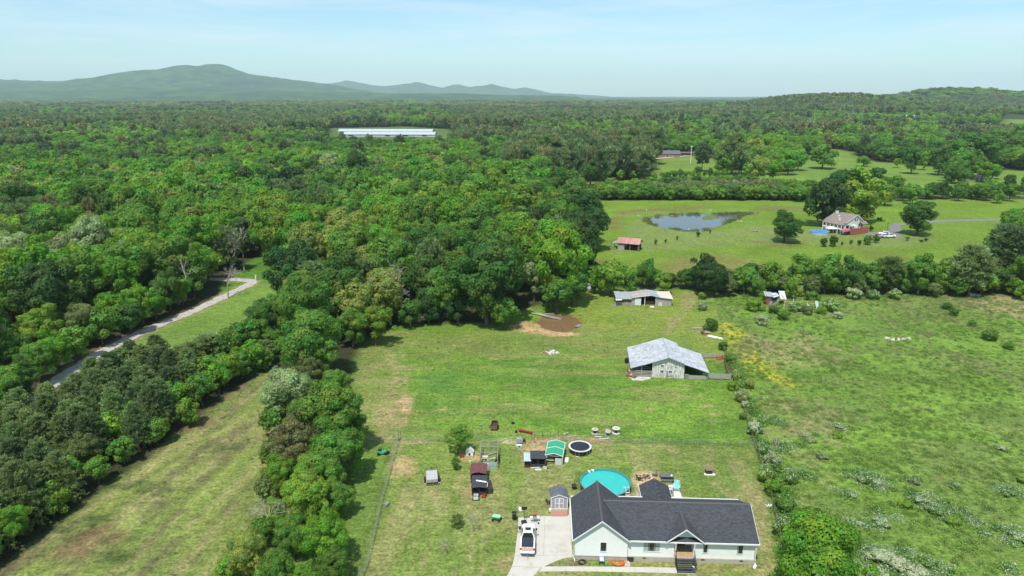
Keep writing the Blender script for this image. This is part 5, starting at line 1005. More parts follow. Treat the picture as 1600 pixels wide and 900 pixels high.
    # fascia, rakes, gutters
    fa = MB(); fa.box(WG + .35, px0 - 2.3, f0 - .12, f0 - .003, ez - .14, ez + .03); fa.box(px0 - 2.3, px0 + 2.3, f0 - .12, f0 - .003, ez - .14, ez + .0); fa.box(px0 + 2.3, L_ + .34, f0 - .12, f0 - .003, ez - .14, ez + .03); fa.build('gutter', W_, h)
    def rake(p0, p1, nm='rake_board', th=.16):
        (x0, y0, z0), (x1, y1, z1) = p0, p1; return MB().frustum([(x0, y0 - .035, z0 - th), (x1, y1 - .035, z1 - th), (x1, y1, z1 - th), (x0, y0, z0 - th)], [(x0, y0 - .035, z0 + .04), (x1, y1 - .035, z1 + .04), (x1, y1, z1 + .04), (x0, y0, z0 + .04)]).build(nm, W_, h)
    rake((-.36, wy0, ez), (rx, wy0, rz + .06)); rake((rx, wy0 - .002, rz + .06), (WG + .36, wy0 - .002, ez)); rake((px0 - 2.37, -.35, pz0), (px0, -.35, pzr)); rake((px0, -.352, pzr), (px0 + 2.37, -.352, pz0)); rake((rx - 3.4, wy1 + .03, ez), (rx, wy1 + .03, rz + .02)); rake((rx, wy1 + .034, rz + .02), (WG + .36, wy1 + .034, ez))
    a = MB(); a.frustum([(L_ + .325, f0 - .12, ez - .12), (L_ + .36, f0 - .12, ez - .12), (L_ + .36, my, mz - .12), (L_ + .325, my, mz - .12)], [(L_ + .325, f0 - .12, ez + .03), (L_ + .36, f0 - .12, ez + .03), (L_ + .36, my, mz + .03), (L_ + .325, my, mz + .03)]); a.build('rake_board', W_, h)
    a = MB(); a.box(3.5, L_ + .36, D_ + o_ + .003, D_ + o_ + .14, ez - .12, ez + .03); a.build('rear_gutter', W_, h); a = MB(); a.box(-.47, -.345, wy0, wy1, ez - .12, ez + .02); a.build('side_gutter', W_, h)
    for x in (-.05, WG - .02, L_ - .03): MB().box(x, x + .10, -.035 if x < WG else -.03, .05, FZ, EZ).build('corner_board', W_, h)
    for x, y in ((WG + .12, .18), (L_ + .08, .16), (-.14, .12)): MB().path([(x, y - .28, EZ - .1), (x, y, EZ - .35), (x, y, .25), (x + .12, y - .55, .08)], .05, 6).build('downspout', W_, h)
    a = MB(); a.box(-.30, -.003, .2, 8.2, EZ - .16, EZ - .10); a.build('soffit', W_, h)
    window(h, 3.05, 3.75, 1.35, 2.6, -.024); window(h, 8.3, 10.25, 1.35, 2.6, .276, curtain=[(8.34, 8.85), (9.72, 10.2)], mull=2); window(h, 15.45, 16.1, 1.35, 2.6, .276, curtain=[(15.47, 15.6), (15.95, 16.08)]); window(h, 19.55, 20.25, 1.35, 2.6, .276, curtain=[(19.57, 19.72)])
    MB().box(-.03, -.005, 2.0, 6.8, .08, 2.3).build('garage_door', mat('garage_door_white', (.6, .58, .56), .6, .1, 2), h); MB().box(-.30, -.02, 1.3, 1.45, 2.2, 2.45).build('wall_lamp', M_blk, h)
    # rear hipped porch roof
    g = MB(); a0, a1, b0, b1, rz_, rdg = 9.2, 13.3, D_ - 2.7, D_ + 3.4, 4.35, 11.2; e = 2.95
    g.quad((a0, b0, e), (a0, b1, e), (rdg, b1 - .35, rz_), (rdg, b0, rz_ + .05), uv=[(0, 0), (3.9, 0), (2.3, 2.2), (0, 2.2)]); g.quad((a1, b1, e), (a1, b0, e), (rdg, b0, rz_ + .05), (rdg, b1 - .35, rz_), uv=[(0, 0), (3.9, 0), (3.9, 2.2), (1.6, 2.2)]); g.quad((a0, b1, e), (a1, b1, e), (rdg, b1 - .35, rz_), uv=[(0, 0), (4.1, 0), (2, 2)])
    rp = g.build('rear_porch_roof', M_sh, h); caps((rdg, b0, rz_ + .1), (rdg, b1 - .35, rz_ + .07), 6, rp)
    a = MB(); a.box(a0 - .06, a0, b0, b1, e - .14, e + .02); a.box(a0, a1, b1, b1 + .05, e - .14, e + .02); a.box(a1, a1 + .06, b0, b1, e - .14, e + .02); a.build('rear_porch_fascia', W_, h)
    for p_ in ((a0 + .1, b1 - .1), (a1 - .1, b1 - .1)): MB().box(p_[0] - .06, p_[0] + .06, p_[1] - .06, p_[1] + .06, 0, e - .1).build('porch_post', W_, h)
    return h
main_house()

# ------------------------------------------------------------------ vehicles
def vehicle(name, label, loc, rz, L_=5.7, Wd=1.98, kind='truck', paint=None, cat='car', cargo=False):
    """front points to +y; lofted body from stations (y, half width, sill z, top z)"""
    p = paint or M_carw; r = thing(name, label, cat, loc, rz); hw = Wd / 2
    def loft(st, nm, m, par=r, tuck=.10, crownz=.04):
        a = MB(); rings = []
        for (y, w_, zb, zt) in st: rings.append([(-w_ + .06, y, zb), (-w_, y, zb + .18), (-w_, y, zt - .22), (-w_ + tuck, y, zt - .03), (0, y, zt + crownz), (w_ - tuck, y, zt - .03), (w_, y, zt - .22), (w_, y, zb + .18), (w_ - .06, y, zb)])
        n = len(rings[0]); 
        for q in rings: a.v += q
        for i in range(len(rings) - 1):
            for j in range(n): a.f.append((i * n + j, i * n + (j + 1) % n, (i + 1) * n + (j + 1) % n, (i + 1) * n + j)); a.uv.append(None)
        a.f += [tuple(range(n)), tuple(reversed(range((len(rings) - 1) * n, len(rings) * n)))]; a.uv += [None, None]; return a.build(nm, m, par, bevel=.03)
    def wheel(x, y, rr):
        w_ = MB().tube((x - .13, y, rr), (x + .13, y, rr), rr, 16).build('wheel', M_tyre, r); MB().tube((x - .137, y, rr), (x + .137, y, rr), rr * .55, 10).build('rim', M_galv, w_)
    if kind == 'truck':
        loft([(L_ / 2, hw - .16, .42, .98), (L_ / 2 - .25, hw - .05, .36, 1.10), (L_ / 2 - 1.45, hw, .36, 1.22), (-.55, hw, .36, 1.22)], 'body', p)
        a = MB(); y0, y1 = -L_ / 2, -.56
        for s_ in (-1, 1): a.box(*sorted((s_ * hw, s_ * (hw - .20))), y0, y1, .42, 1.26)
        a.box(-hw + .2, hw - .2, y1 - .06, y1, .5, 1.24); a.box(-hw + .2, hw - .2, y0, y1, .42, .62); a.build('bed', p, r, bevel=.03)
        a = MB(); b4 = [(-hw + .06, -.62, 1.20), (hw - .06, -.62, 1.20), (hw - .08, 1.42, 1.20), (-hw + .08, 1.42, 1.20)]; t4 = [(-hw + .30, -.42, 1.86), (hw - .30, -.42, 1.86), (hw - .32, .70, 1.86), (-hw + .32, .70, 1.86)]
        a.frustum(b4, t4); cab = a.build('cab', p, r, bevel=.06)
        def glass(c, sc, push):
            q = [Vector(v_) for v_ in c]; ctr = sum(q, Vector()) / 4; nr = (q[1] - q[0]).cross(q[3] - q[0]).normalized(); q = [ctr + (v_ - ctr) * sc + nr * push for v_ in q]; return MB().quad(*q)
        glass([b4[2], b4[3], t4[3], t4[2]], .84, .02).build('windscreen', M_glass, cab); glass([b4[0], b4[1], t4[1], t4[0]], .86, .02).build('rear_window', M_glass, cab); glass([b4[1], b4[2], t4[2], t4[1]], .80, .02).build('side_window', M_glass, cab); glass([b4[3], b4[0], t4[0], t4[3]], .80, .02).build('side_window', M_glass, cab)
        MB().box(-.36, .36, .02, .58, 1.862, 1.885).build('sunroof', M_glass, cab)
        MB().box(-hw + .19, hw - .19, -2.25, -.66, 1.262, 1.29).build('bed_cover', mat('tonneau', (.03, .035, .05), .6, .2, 3), r)
        MB().box(-hw + .22, hw - .22, -2.78, -2.26, .95, 1.10).build('cargo', M_pink, r)
        MB().box(-hw + .12, hw - .12, -L_ / 2 - .52, -L_ / 2 - .02, .80, .88).build('tailgate', p, r, bevel=.02); MB().box(-hw + .08, hw - .08, -L_ / 2 - .16, -L_ / 2 - .003, .46, .64).build('rear_bumper', M_galv, r); MB().box(-.04, .04, -L_ / 2 - .75, -L_ / 2 - .16, .46, .53).build('tow_bar', M_galv, r)
        for s_ in (-1, 1):
            wheel(s_ * (hw - .12), 1.75, .40); wheel(s_ * (hw - .12), -1.75, .40); MB().box(*sorted((s_ * (hw + .01), s_ * (hw + .24))), 1.0, 1.14, 1.18, 1.42).build('mirror', M_blk, r)
            MB().box(*sorted((s_ * (hw - .19), s_ * (hw + .012))), -L_ / 2 - .015, -L_ / 2 + .12, .85, 1.15).build('tail_light', M_red, r); MB().box(*sorted((s_ * (hw - .5), s_ * (hw - .18))), L_ / 2 - .07, L_ / 2 + .015, .70, .86).build('headlight', M_galv, r)
            MB().box(*sorted((s_ * (hw - .02), s_ * (hw + .012))), -2.3, -1.2, .80, .86).build('trim', M_blk, r)
        MB().box(-.55, .55, L_ / 2 - .02, L_ / 2 + .02, .55, .84).build('grille', M_blk, r)
    else:
        loft([(L_ / 2, hw - .22, .36, .72), (L_ / 2 - .3, hw - .06, .28, .86), (L_ / 2 - 1.3, hw, .26, .98), (-L_ / 2 + .8, hw, .26, 1.0), (-L_ / 2, hw - .16, .36, .86)], 'body', p)
        a = MB(); b4 = [(-hw + .07, -L_ / 2 + .45, .96), (hw - .07, -L_ / 2 + .45, .96), (hw - .07, L_ / 2 - 1.45, .96), (-hw + .07, L_ / 2 - 1.45, .96)]; t4 = [(-hw + .26, -L_ / 2 + .95, 1.46), (hw - .26, -L_ / 2 + .95, 1.46), (hw - .28, .55, 1.46), (-hw + .28, .55, 1.46)]; a.frustum(b4, t4); cab = a.build('cabin', p, r, bevel=.05)
        def glass(c, sc, push):
            q = [Vector(v_) for v_ in c]; ctr = sum(q, Vector()) / 4; nr = (q[1] - q[0]).cross(q[3] - q[0]).normalized(); return MB().quad(*[ctr + (v_ - ctr) * sc + nr * push for v_ in q])
        for nm, c in (('windscreen', [b4[2], b4[3], t4[3], t4[2]]), ('rear_window', [b4[0], b4[1], t4[1], t4[0]]), ('side_window', [b4[1], b4[2], t4[2], t4[1]]), ('side_window', [b4[3], b4[0], t4[0], t4[3]])): glass(c, .84, .02).build(nm, M_glass, cab)
        for s_ in (-1, 1): wheel(s_ * (hw - .12), L_ / 2 - .9, .33); wheel(s_ * (hw - .12), -L_ / 2 + .9, .33); MB().box(*sorted((s_ * (hw - .4), s_ * (hw - .12))), L_ / 2 - .12, L_ / 2 + .0, .58, .70).build('headlight', M_galv, r)
    return r
tx, ty = G(826, 868); hx, hy = G(829, 823)
vehicle('pickup_truck', 'white pickup truck with dark bed cover and lowered tailgate on the concrete driveway', (1.95 + .08, 74.9, .03), math.radians(-3), L_=5.2, Wd=1.86, cat='pickup truck')
c1 = G(1386, 365); c2_ = G(1388, 372)
vehicle('car', 'white car parked nearest the white house on the grey pad', (*G(1381, 367), .07), math.radians(80), 4.6, 1.8, 'car'); vehicle('pickup_truck', 'white pickup parked on the near side of the grey pad by the white house', (*G(1388, 371.5), .07), math.radians(-82), 5.4, 1.95, 'truck', cat='pickup truck')

# ------------------------------------------------------------------ sheds, kennels, pool in the back yard
def shed():
    s = thing('storage_shed', 'small grey storage shed with white-trimmed double doors beside the house', 'shed', (5.35, 82.3, 0), 0); w_, d_, e, r_ = 2.3, 2.1, 1.85, 2.35
    a = MB(); a.box(0, w_, 0, d_, 0, e); a.quad((0, -.001, e), (w_, -.001, e), (w_ / 2, -.001, r_)); a.build('wall', M_grey, s)
    for k in range(8): MB().box(.06 + k * .28, .30 + k * .28, -.022, -.003, .12, e - .03).build('siding_panel', M_grey, s)
    a = MB(); a.slab((-.12, d_ + .1, e - .06), (-.12, -.1, e - .06), (.5, -.1, 2.18), (.5, d_ + .1, 2.18), .05); a.slab((.5, d_ + .1, 2.18), (.5, -.1, 2.18), (w_ / 2, -.1, r_ + .05), (w_ / 2, d_ + .1, r_ + .05), .05)
    a.slab((w_ + .12, -.1, e - .06), (w_ + .12, d_ + .1, e - .06), (w_ - .5, d_ + .1, 2.18), (w_ - .5, -.1, 2.18), .05); a.slab((w_ - .5, -.1, 2.18), (w_ - .5, d_ + .1, 2.18), (w_ / 2, d_ + .1, r_ + .05), (w_ / 2, -.1, r_ + .05), .05); a.build('roof', M_slate, s)
    t = MB(); t.box(-.02, .09, -.05, -.023, 0, e); t.box(w_ - .09, w_ + .02, -.05, -.023, 0, e); t.box(.09, w_ - .09, -.05, -.023, 0, .14)
    for s_, (xa, xb) in enumerate(((-.1, w_ / 2), (w_ + .1, w_ / 2))): t.frustum([(xa, -.13, e - .12), (xb, -.13, r_ - .12), (xb, -.102, r_ - .12), (xa, -.102, e - .12)], [(xa, -.13, e), (xb, -.13, r_ + .0), (xb, -.102, r_ + .0), (xa, -.102, e)])
    t.build('trim', W_, s)
    for x0, x1 in ((.56, 1.145), (1.155, 1.74)):
        d = MB().box(x0, x1, -.04, -.024, .15, 1.72).build('door', M_grey, s); f = MB(); f.box(x0, x0 + .08, -.06, -.041, .15, 1.72); f.box(x1 - .08, x1, -.06, -.041, .15, 1.72)
        for z in (.15, .9, 1.64): f.box(x0 + .08, x1 - .08, -.06, -.041, z, z + .08)
        f.build('door_frame', W_, d)
shed()
def pool():
    cx, cy, R = 13.45, 87.1, 3.55; p = thing('swimming_pool', 'round above-ground swimming pool of turquoise water behind the house', 'swimming pool', (cx, cy, 0))
    for k in range(16):
        a = MB(); a0, a1 = 2 * math.pi * k / 16, 2 * math.pi * (k + 1) / 16; q = [(R * math.cos(a0 + (a1 - a0) * i / 4), R * math.sin(a0 + (a1 - a0) * i / 4)) for i in range(5)]; q2 = [(x * .985, y * .985) for x, y in reversed(q)]; a.prism(q + q2, 0, 1.27); a.build('wall_panel', mat('pool_wall', (.10, .06, .05), .6, .2, 2, streak=(6, 6, .3)), p)
    MB().ring(0, 0, 1.27, 1.31, R - .07, R + .09, 48).build('rim', mat('pool_rim', (.12, .20, .22), .5, .1, 3), p); MB().ring(0, 0, .1, 1.26, R * .97, R * .984, 48).build('liner', mat('pool_liner', (.03, .30, .36), .5, .08, 1), p)
    w_ = MB(); n = 48; w_.quad(*[((R * .97) * math.cos(2 * math.pi * i / n), (R * .97) * math.sin(2 * math.pi * i / n), 1.05) for i in range(n)]); w_.build('pool_water', mat('pool_water', (.035, .44, .39), .06, .06, .8, bump=.05), p)
    for x, y in ((-2.2, 2.75), (-1.65, 3.1)): MB().box(x, x + .38, y, y + .28, 1.1, 1.36).build('skimmer', W_, p)
    a = MB()
    for dx in (0, .5): a.path([(2.6 + dx, -2.7, 0), (2.5 + dx, -2.5, 1.9), (2.3 + dx, -2.2, 1.9), (2.2 + dx, -2.0, .8)], .04)
    for z in (.4, .8, 1.2): a.box(2.58, 3.06, -2.72, -2.56, z, z + .04)
    a.build('ladder', W_, p)
pool()
def trampoline():
    cx, cy, R = 10.87, 98.2, 1.85; t = thing('trampoline', 'round black trampoline with white padded rim by the garden fence', 'trampoline', (cx, cy, 0)); n = 40
    MB().quad(*[((R * .84) * math.cos(2 * math.pi * i / n), (R * .84) * math.sin(2 * math.pi * i / n), .86) for i in range(n)]).build('mat', mat('tramp_mat', (.02, .025, .035), .7, .2, 2), t)
    for k in range(12):
        a = MB(); a0 = 2 * math.pi * k / 12; q = [(R * math.cos(a0 + i * .1309 * .99), R * math.sin(a0 + i * .1309 * .99)) for i in range(5)]; a.prism(q + [(x * .84, y * .84) for x, y in reversed(q)], .87, .93); a.build('rim_pad', mat('rim_pad', (.62, .60, .58), .6, .08, 3), t)
    MB().ring(0, 0, .2, .84, R * .90, R * .92, 40).build('skirt', M_blk, t)
    for k in range(6): a0 = k * 1.047 + .2; MB().path([(R * .97 * math.cos(a0 - .16), R * .97 * math.sin(a0 - .16), .86), (R * math.cos(a0 - .14), R * math.sin(a0 - .14), .03), (R * math.cos(a0 + .14), R * math.sin(a0 + .14), .03), (R * .97 * math.cos(a0 + .16), R * .97 * math.sin(a0 + .16), .86)], .03).build('leg', M_galv, t)
trampoline()
def kennel():
    k = thing('dog_kennel', 'white-framed pen with bright green gable roof beside the trampoline', 'kennel', (5.2, 94.2, 0), math.radians(-9)); w_, d_, e, r_ = 2.55, 4.1, 1.62, 2.0
    for (xa, xb) in ((-.08, w_ / 2), (w_ + .08, w_ / 2)):
        for j in range(2): a = MB(); y0, y1 = -.1 + j * (d_ / 2 + .12), -.1 + (j + 1) * (d_ / 2 + .1); a.slab((xa, y1, e), (xa, y0, e), (xb, y0, r_), (xb, y1, r_), .04); a.build('roof_panel', M_greent, k)
    a = MB()
    for y in (-.14, d_ / 2 + .005, d_ + .12):
        for xa in (-.1, w_ + .1): a.tube((xa, y, e + .04), (w_ / 2, y, r_ + .05), .05, 4)
    for x in (-.1, w_ + .1): a.tube((x, -.14, e + .02), (x, d_ + .12, e + .02), .045, 4)
    a.build('roof_frame', W_, k); a = MB()
    for x in (0, w_):
        for y in (0, d_): a.box(x - .04, x + .04, y - .04, y + .04, 0, e)
    a.box(.04, 1.3, -.03, .03, .75, .83); a.box(.04, w_ - .04, -.03, .03, e - .1, e - .02); a.build('frame', W_, k)
    for j in range(6): MB().box(w_ - .02, w_ + .02, .06 + j * .67, .70 + j * .67, .05, e - .02).build('side_panel', mat('pale_panel', (.55, .55, .56), .6, .08, 3), k)
    MB().box(1.45, 2.46, -.02, .02, .05, 1.2).build('door', mat('pale_panel', (.5, .5, .5)), k); MB().box(.05, 2.4, 3.9, 3.95, .05, e - .1).build('back_panel', M_dwall, k); MB().box(.3, 1.2, 1, 2.2, .02, .6).build('nest_box', M_tan, k)
    m = MB(); m.quad((.05, -.05, e - .02), (w_ - .05, -.05, e - .02), (w_ / 2, -.05, r_ - .06)); m.build('gable_panel', M_dwall, k)
    o = MB().box(0, .55, 0, 1.4, 0, .05).build('white_board', W_, loc=(*G(882, 722), 0), rz=-.15); tag(o, 'white board lying on the grass beside the green-roofed pen', 'board')
kennel()
def coop(name, label, loc, rz, w_, d_, e, roofm, wallm, over=.12, gable=0, posts=True, lean=None, base=True):
    c = thing(name, label, 'coop', loc, rz)
    if gable:
        a = MB()
        for xa in (-over, w_ + over): a.slab((xa, d_ + over, e), (xa, -over, e), (w_ / 2, -over, e + gable), (w_ / 2, d_ + over, e + gable), .05) if xa < 0 else a.slab((xa, -over, e), (xa, d_ + over, e), (w_ / 2, d_ + over, e + gable), (w_ / 2, -over, e + gable), .05)
        a.build('roof', roofm, c); MB().quad((0, .0, e - .05), (w_, .0, e - .05), (w_ / 2, .0, e + gable - .06)).build('gable_panel', wallm, c)
    else: MB().slab((-over, -over, e - .1), (w_ + over, -over, e - .1), (w_ + over, d_ + over, e + .08), (-over, d_ + over, e + .08), .05).build('roof', roofm, c)
    for x in (0, w_ * .5, w_):
        for y in (0, d_): MB().box(x - .04, x + .04, y - .04, y + .04, 0, e - .1).build('post', wallm, c)
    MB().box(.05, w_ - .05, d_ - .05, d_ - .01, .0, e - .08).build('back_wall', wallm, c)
    for s_ in (0.02, w_ - .06):
        for j in range(3): MB().box(s_, s_ + .04, .05 + j * (d_ - .1) / 3, (j + .92) * (d_ - .1) / 3, .05, e * .62).build('side_board', wallm, c)
    if base: MB().box(.05, w_ - .05, .0, .04, .05, e * .35).build('front_board', wallm, c)
    return c
coop('chicken_coop', 'open-fronted coop with flat black roof left of the green-roofed pen', (2.9, 93.3, 0), -.02, 2.15, 1.9, 1.65, M_blackroof, M_dwall)
coop('chicken_coop', 'narrow lean-to coop with pale blue-grey roof left of the black-roofed coop', (1.95, 93.2, 0), 0, .85, 2.0, 1.3, mat('pale_blue_roof', (.42, .52, .56), .6, .1, 3), M_dwall)
coop('chicken_coop', 'maroon-shingled hutch at the head of the hutch row', (-6.05, 88.9, 0), -.02, 2.2, 2.5, 1.65, M_maroon, mat('dark_red_board', (.07, .025, .022), .8, .2, 3), gable=.28, over=.16)
coop('chicken_coop', 'hutch with grey felt roof directly below the maroon one', (-5.75, 87.25, 0), 0, 2.05, 1.3, 1.35, M_blackroof, M_dwall)
coop('chicken_coop', 'black gabled hutch with a white board on its roof', (-5.7, 85.75, 0), 0, 2.05, 1.3, 1.25, M_blackroof, M_dwall, gable=.16)
tag(MB().slab((0, 0, 0), (1.5, -.45, 0), (1.55, -.22, .05), (.05, .23, .05), .03).build('white_board', W_, loc=(-5.2, 87.05, 1.50)), 'white board lying across the black hutch roof', 'board')
tag(MB().box(0, .06, -1.2, 0, 0, .05).build('white_board', W_, loc=(-3.55, 87.0, 1.27)), 'thin white strip along the hutch roof edge', 'board')
def crate(label, loc, rz, sx, sy, sz, m, name='crate', slats=4):
    c = thing(name, label, name.split('_')[-1] if name != 'crate' else 'crate', loc, rz)
    for k in range(slats): MB().box(0, sx, k * sy / slats, (k + .85) * sy / slats, sz - .03, sz).build('slat', m, c)
    a = MB(); a.box(0, sx, 0, .03, 0, sz - .031); a.box(0, sx, sy - .03, sy, 0, sz - .031); a.box(0, .03, .031, sy - .031, 0, sz - .031); a.box(sx - .03, sx, .031, sy - .031, 0, sz - .031); a.build('frame', m, c); return c
crate('dark crate leaning against the right side of the hutch row', (-3.5, 86.0, 0), .1, .7, 1.3, .9, M_dwall); crate('second dark crate beside the felt-roofed hutch', (-3.5, 87.6, 0), 0, .45, .9, .8, M_dwall, slats=3)
# toy car / tub at the foot of the hutches
def ride_on(name, label, loc, rz, m, s_=1.0, m2=None):
    t = thing(name, label, 'toy car', loc, rz); a = MB(); a.frustum([(-.5, -.3, .14), (.5, -.3, .14), (.5, .3, .14), (-.5, .3, .14)], [(-.45, -.26, .42), (.42, -.24, .36), (.42, .24, .36), (-.45, .26, .42)]); a.build('body', m, t, bevel=.04)
    MB().box(-.42, -.34, -.24, .24, .42, .72).build('backrest', m2 or m, t, bevel=.02); MB().box(-.34, -.02, -.2, .2, .43, .48).build('seat', M_blk, t); MB().tube((.2, 0, .38), (.1, 0, .62), .025).build('steering_column', M_blk, t)
    for x in (-.34, .34):
        for y in (-.33, .33): MB().tube((x, y - .05, .16), (x, y + .05, .16), .16, 10).build('wheel', M_tyre, t)
    t.scale = (s_,) * 3; return t
ride_on('toy_car', 'pale blue toy car parked at the foot of the hutch row', (-5.1, 84.9, 0), 1.6, mat('pale_toy_blue', (.42, .52, .55), .5, .1, 3), 1.3, M_pink); ride_on('toy_car', 'red toy car beside the pale blue toy car', (-3.95, 85.35, 0), 1.4, M_red, .8); ride_on('toy_car', 'green ride-on toy car on the grass left of the wire fence', (*G(597, 709), 0), .2, M_green, 1.6)
# doghouse
def doghouse():
    d = thing('dog_house', 'small white dog house with peaked roof on bare dirt', 'dog house', (-7.3, 96.75, 0), -.05); w_, dd, e, r_ = 1.15, .8, .72, 1.28
    a = MB(); a.box(0, w_, 0, dd, 0, e); a.quad((0, 0, e), (w_, 0, e), (w_ / 2, 0, r_ - .05)); a.quad((w_, dd, e), (0, dd, e), (w_ / 2, dd, r_ - .05)); a.build('wall', W_, d)
    a = MB(); a.slab((-.1, dd + .08, e - .06), (-.1, -.1, e - .06), (w_ / 2, -.1, r_), (w_ / 2, dd + .08, r_), .05); a.slab((w_ + .1, -.1, e - .06), (w_ + .1, dd + .08, e - .06), (w_ / 2, dd + .08, r_), (w_ / 2, -.1, r_), .05); a.build('roof', mat('pale_roof', (.6, .62, .6), .6, .1, 3), d)
    MB().box(.42, .74, -.012, -.002, .06, .46).build('doorway', M_blk, d); MB().box(.30, .86, -.02, -.003, .56, .62).build('trim', M_grey, d)
doghouse()
ride_on('toy_car', 'red toy car on the dirt left of the white dog house', (-7.9, 96.4, 0), .4, M_red, .7)
def pen():
    p = thing('wire_pen', 'large rusty wire-mesh pen full of boards behind the maroon hutch', 'pen', (-4.9, 92.6, 0), 0)
    xs_, ys_ = (0, 1.35, 2.7), (0, 1.9, 3.8, 5.7)
    for x in xs_:
        for y in ys_:
            if x == 1.35 and y in (1.9, 3.8): continue
            MB().tube((x, y, 0), (x, y, 1.9), .05, 4).build('post', M_gwood, p)
    for y in ys_: MB().tube((0, y, 1.9), (2.7, y, 1.9), .04, 4).build('rail', M_gwood, p)
    for x in (0, 2.7): MB().tube((x, 0, 1.9), (x, 5.7, 1.9), .04, 4).build('rail', M_gwood, p)
    a = MB()
    for k in range(29):
        y = k * .2; 
        for x in (0, 2.7): a.tube((x, y, 0), (x, y, 1.9), .008, 3)
    for k in range(14): a.tube((k * .2, 5.7, 0), (k * .2, 5.7, 1.9), .008, 3)
    for z in np.arange(.2, 1.9, .3):
        for x in (0, 2.7): a.tube((x, 0, z), (x, 5.7, z), .008, 3)
        a.tube((0, 5.7, z), (2.7, 5.7, z), .008, 3)
    tag(a.build('wire_mesh', M_galv, p), kind='stuff')
    for x0, y0, x1, y1, m in ((.4, 3.5, 1.8, 4.6, M_gwood), (1.0, 2.6, 2.3, 3.3, W_), (.5, 2.2, .95, 3.4, M_tan), (1.5, 4.4, 2.5, 4.9, M_gwood)): MB().tube((x0, y0, .12), (x1, y1, .2), .09, 4).build('loose_board', m, p)
    MB().box(.3, 1.15, 2.7, 3.2, .3, .62).build('nest_box', mat('pale_board', (.6, .5, .4)), p); MB().box(.1, 2.5, .2, 2.2, .02, .05).build('tarp', mat('grey_green_tarp', (.20, .27, .22), .8, .25, 2), p)
    MB().cyl(1.25, 1.35, .05, .3, .14, 10).build('bucket', W_, p); MB().slab((2.2, 2.2, 0), (2.35, 3.6, 0), (2.75, 3.6, 1.8), (2.6, 2.2, 1.8), .04).build('leaning_panel', M_dwall, p); MB().slab((2.9, 1.6, 0), (2.9, 2.9, 0), (2.75, 2.9, 1.5), (2.75, 1.6, 1.5), .05).build('leaning_panel', M_dwall, p)
pen()
def utility_trailer():
    t = thing('utility_trailer', 'small flatbed trailer with railings and slatted ramp on the lawn', 'trailer', (*G(675, 752), 0), math.radians(9)); w_, l_ = 1.75, 3.4
    for k in range(7): MB().box(-w_ / 2 + k * .25, -w_ / 2 + k * .25 + .235, -.4, 2.2, .50, .55).build('bed_plank', mat('pale_plank', (.50, .46, .42), .85, .15, 3), t)
    for k in range(9): MB().box(-w_ / 2 + .02 + k * .19, -w_ / 2 + k * .19 + .13, -1.25, -.42, .56, .60).build('ramp_slat', M_gwood, t)
    a = MB(); a.box(-w_ / 2, w_ / 2, -1.3, -1.24, .4, .56); a.box(-w_ / 2 - .04, -w_ / 2, -1.3, 2.25, .42, .56); a.box(w_ / 2, w_ / 2 + .04, -1.3, 2.25, .42, .56); a.box(-w_ / 2, w_ / 2, 2.2, 2.26, .42, .56); a.build('frame', M_blk, t)
    a = MB()
    for x in (-w_ / 2 - .02, w_ / 2 + .02):
        a.tube((x, -.4, .9), (x, 2.23, .9), .025, 4)
        for y in (-.4, .9, 2.23): a.tube((x, y, .5), (x, y, .9), .025, 4)
    a.tube((-w_ / 2, 2.23, .9), (w_ / 2, 2.23, .9), .025, 4); a.tube((0, 2.3, .45), (0, 3.0, .45), .05, 4); a.tube((0, 2.9, .1), (0, 2.9, .8), .05, 6); a.build('railing', M_blk, t)
    for x in (-w_ / 2 - .17, w_ / 2 + .17):
        w2 = MB().tube((x - .1, -.1, .33), (x + .1, -.1, .33), .33, 14).build('wheel', M_tyre, t); MB().tube((x - .105, -.1, .33), (x + .105, -.1, .33), .15, 8).build('rim', W_, w2); MB().box(x - .14, x + .14, -.5, .3, .67, .70).build('mudguard', M_blk, t)
    for x in (-w_ / 2 - .1, w_ / 2 + .02): MB().box(x, x + .1, -1.36, -1.305, .45, .55).build('tail_light', W_, t)
    o = MB(); o.frustum([(-.42, -.3, .551), (.5, -.25, .551), (.4, .35, .551), (-.35, .3, .551)], [(-.2, -.12, .72), (.2, -.1, .70), (.2, .15, .73), (-.15, .12, .71)]); o = o.build('tarp', M_cyan, loc=(*G(674.5, 748), 0), rz=.2, bevel=.05); tag(o, 'crumpled light blue tarp on the flatbed trailer', 'tarp')
utility_trailer()
def cart(name, label, loc, rz, m, lid=None, s_=1):
    c = thing(name, label, 'cart', loc, rz); MB().frustum([(-.38, -.24, .28), (.38, -.24, .28), (.38, .24, .28), (-.38, .24, .28)], [(-.55, -.36, .6), (.55, -.36, .6), (.55, .36, .6), (-.55, .36, .6)]).build('tray', m, c, bevel=.02)
    if lid: MB().box(-.48, .48, -.3, .3, .605, .64).build('load', lid, c)
    for x, y in ((-.4, -.34), (-.4, .34), (.4, -.3), (.4, .3)): MB().tube((x, y - .05, .16), (x, y + .05, .16), .16, 10).build('wheel', M_tyre, c)
    MB().path([(.45, 0, .3), (.95, 0, .45), (1.15, 0, .8)], .025).build('handle', M_blk, c); c.scale = (s_,) * 3
cart('garden_cart', 'green garden dump cart standing on the lawn left of the driveway', (*G(776, 813), 0), -.3, M_green, mat('pale_green_load', (.35, .55, .38), .7, .2, 4), 1.1)
cart('wheelbarrow', 'blue wheelbarrow parked against the front gable wall', (*G(940, 879), 0), 1.5, M_blue, mat('pale_blue_load', (.5, .55, .7)), .85)
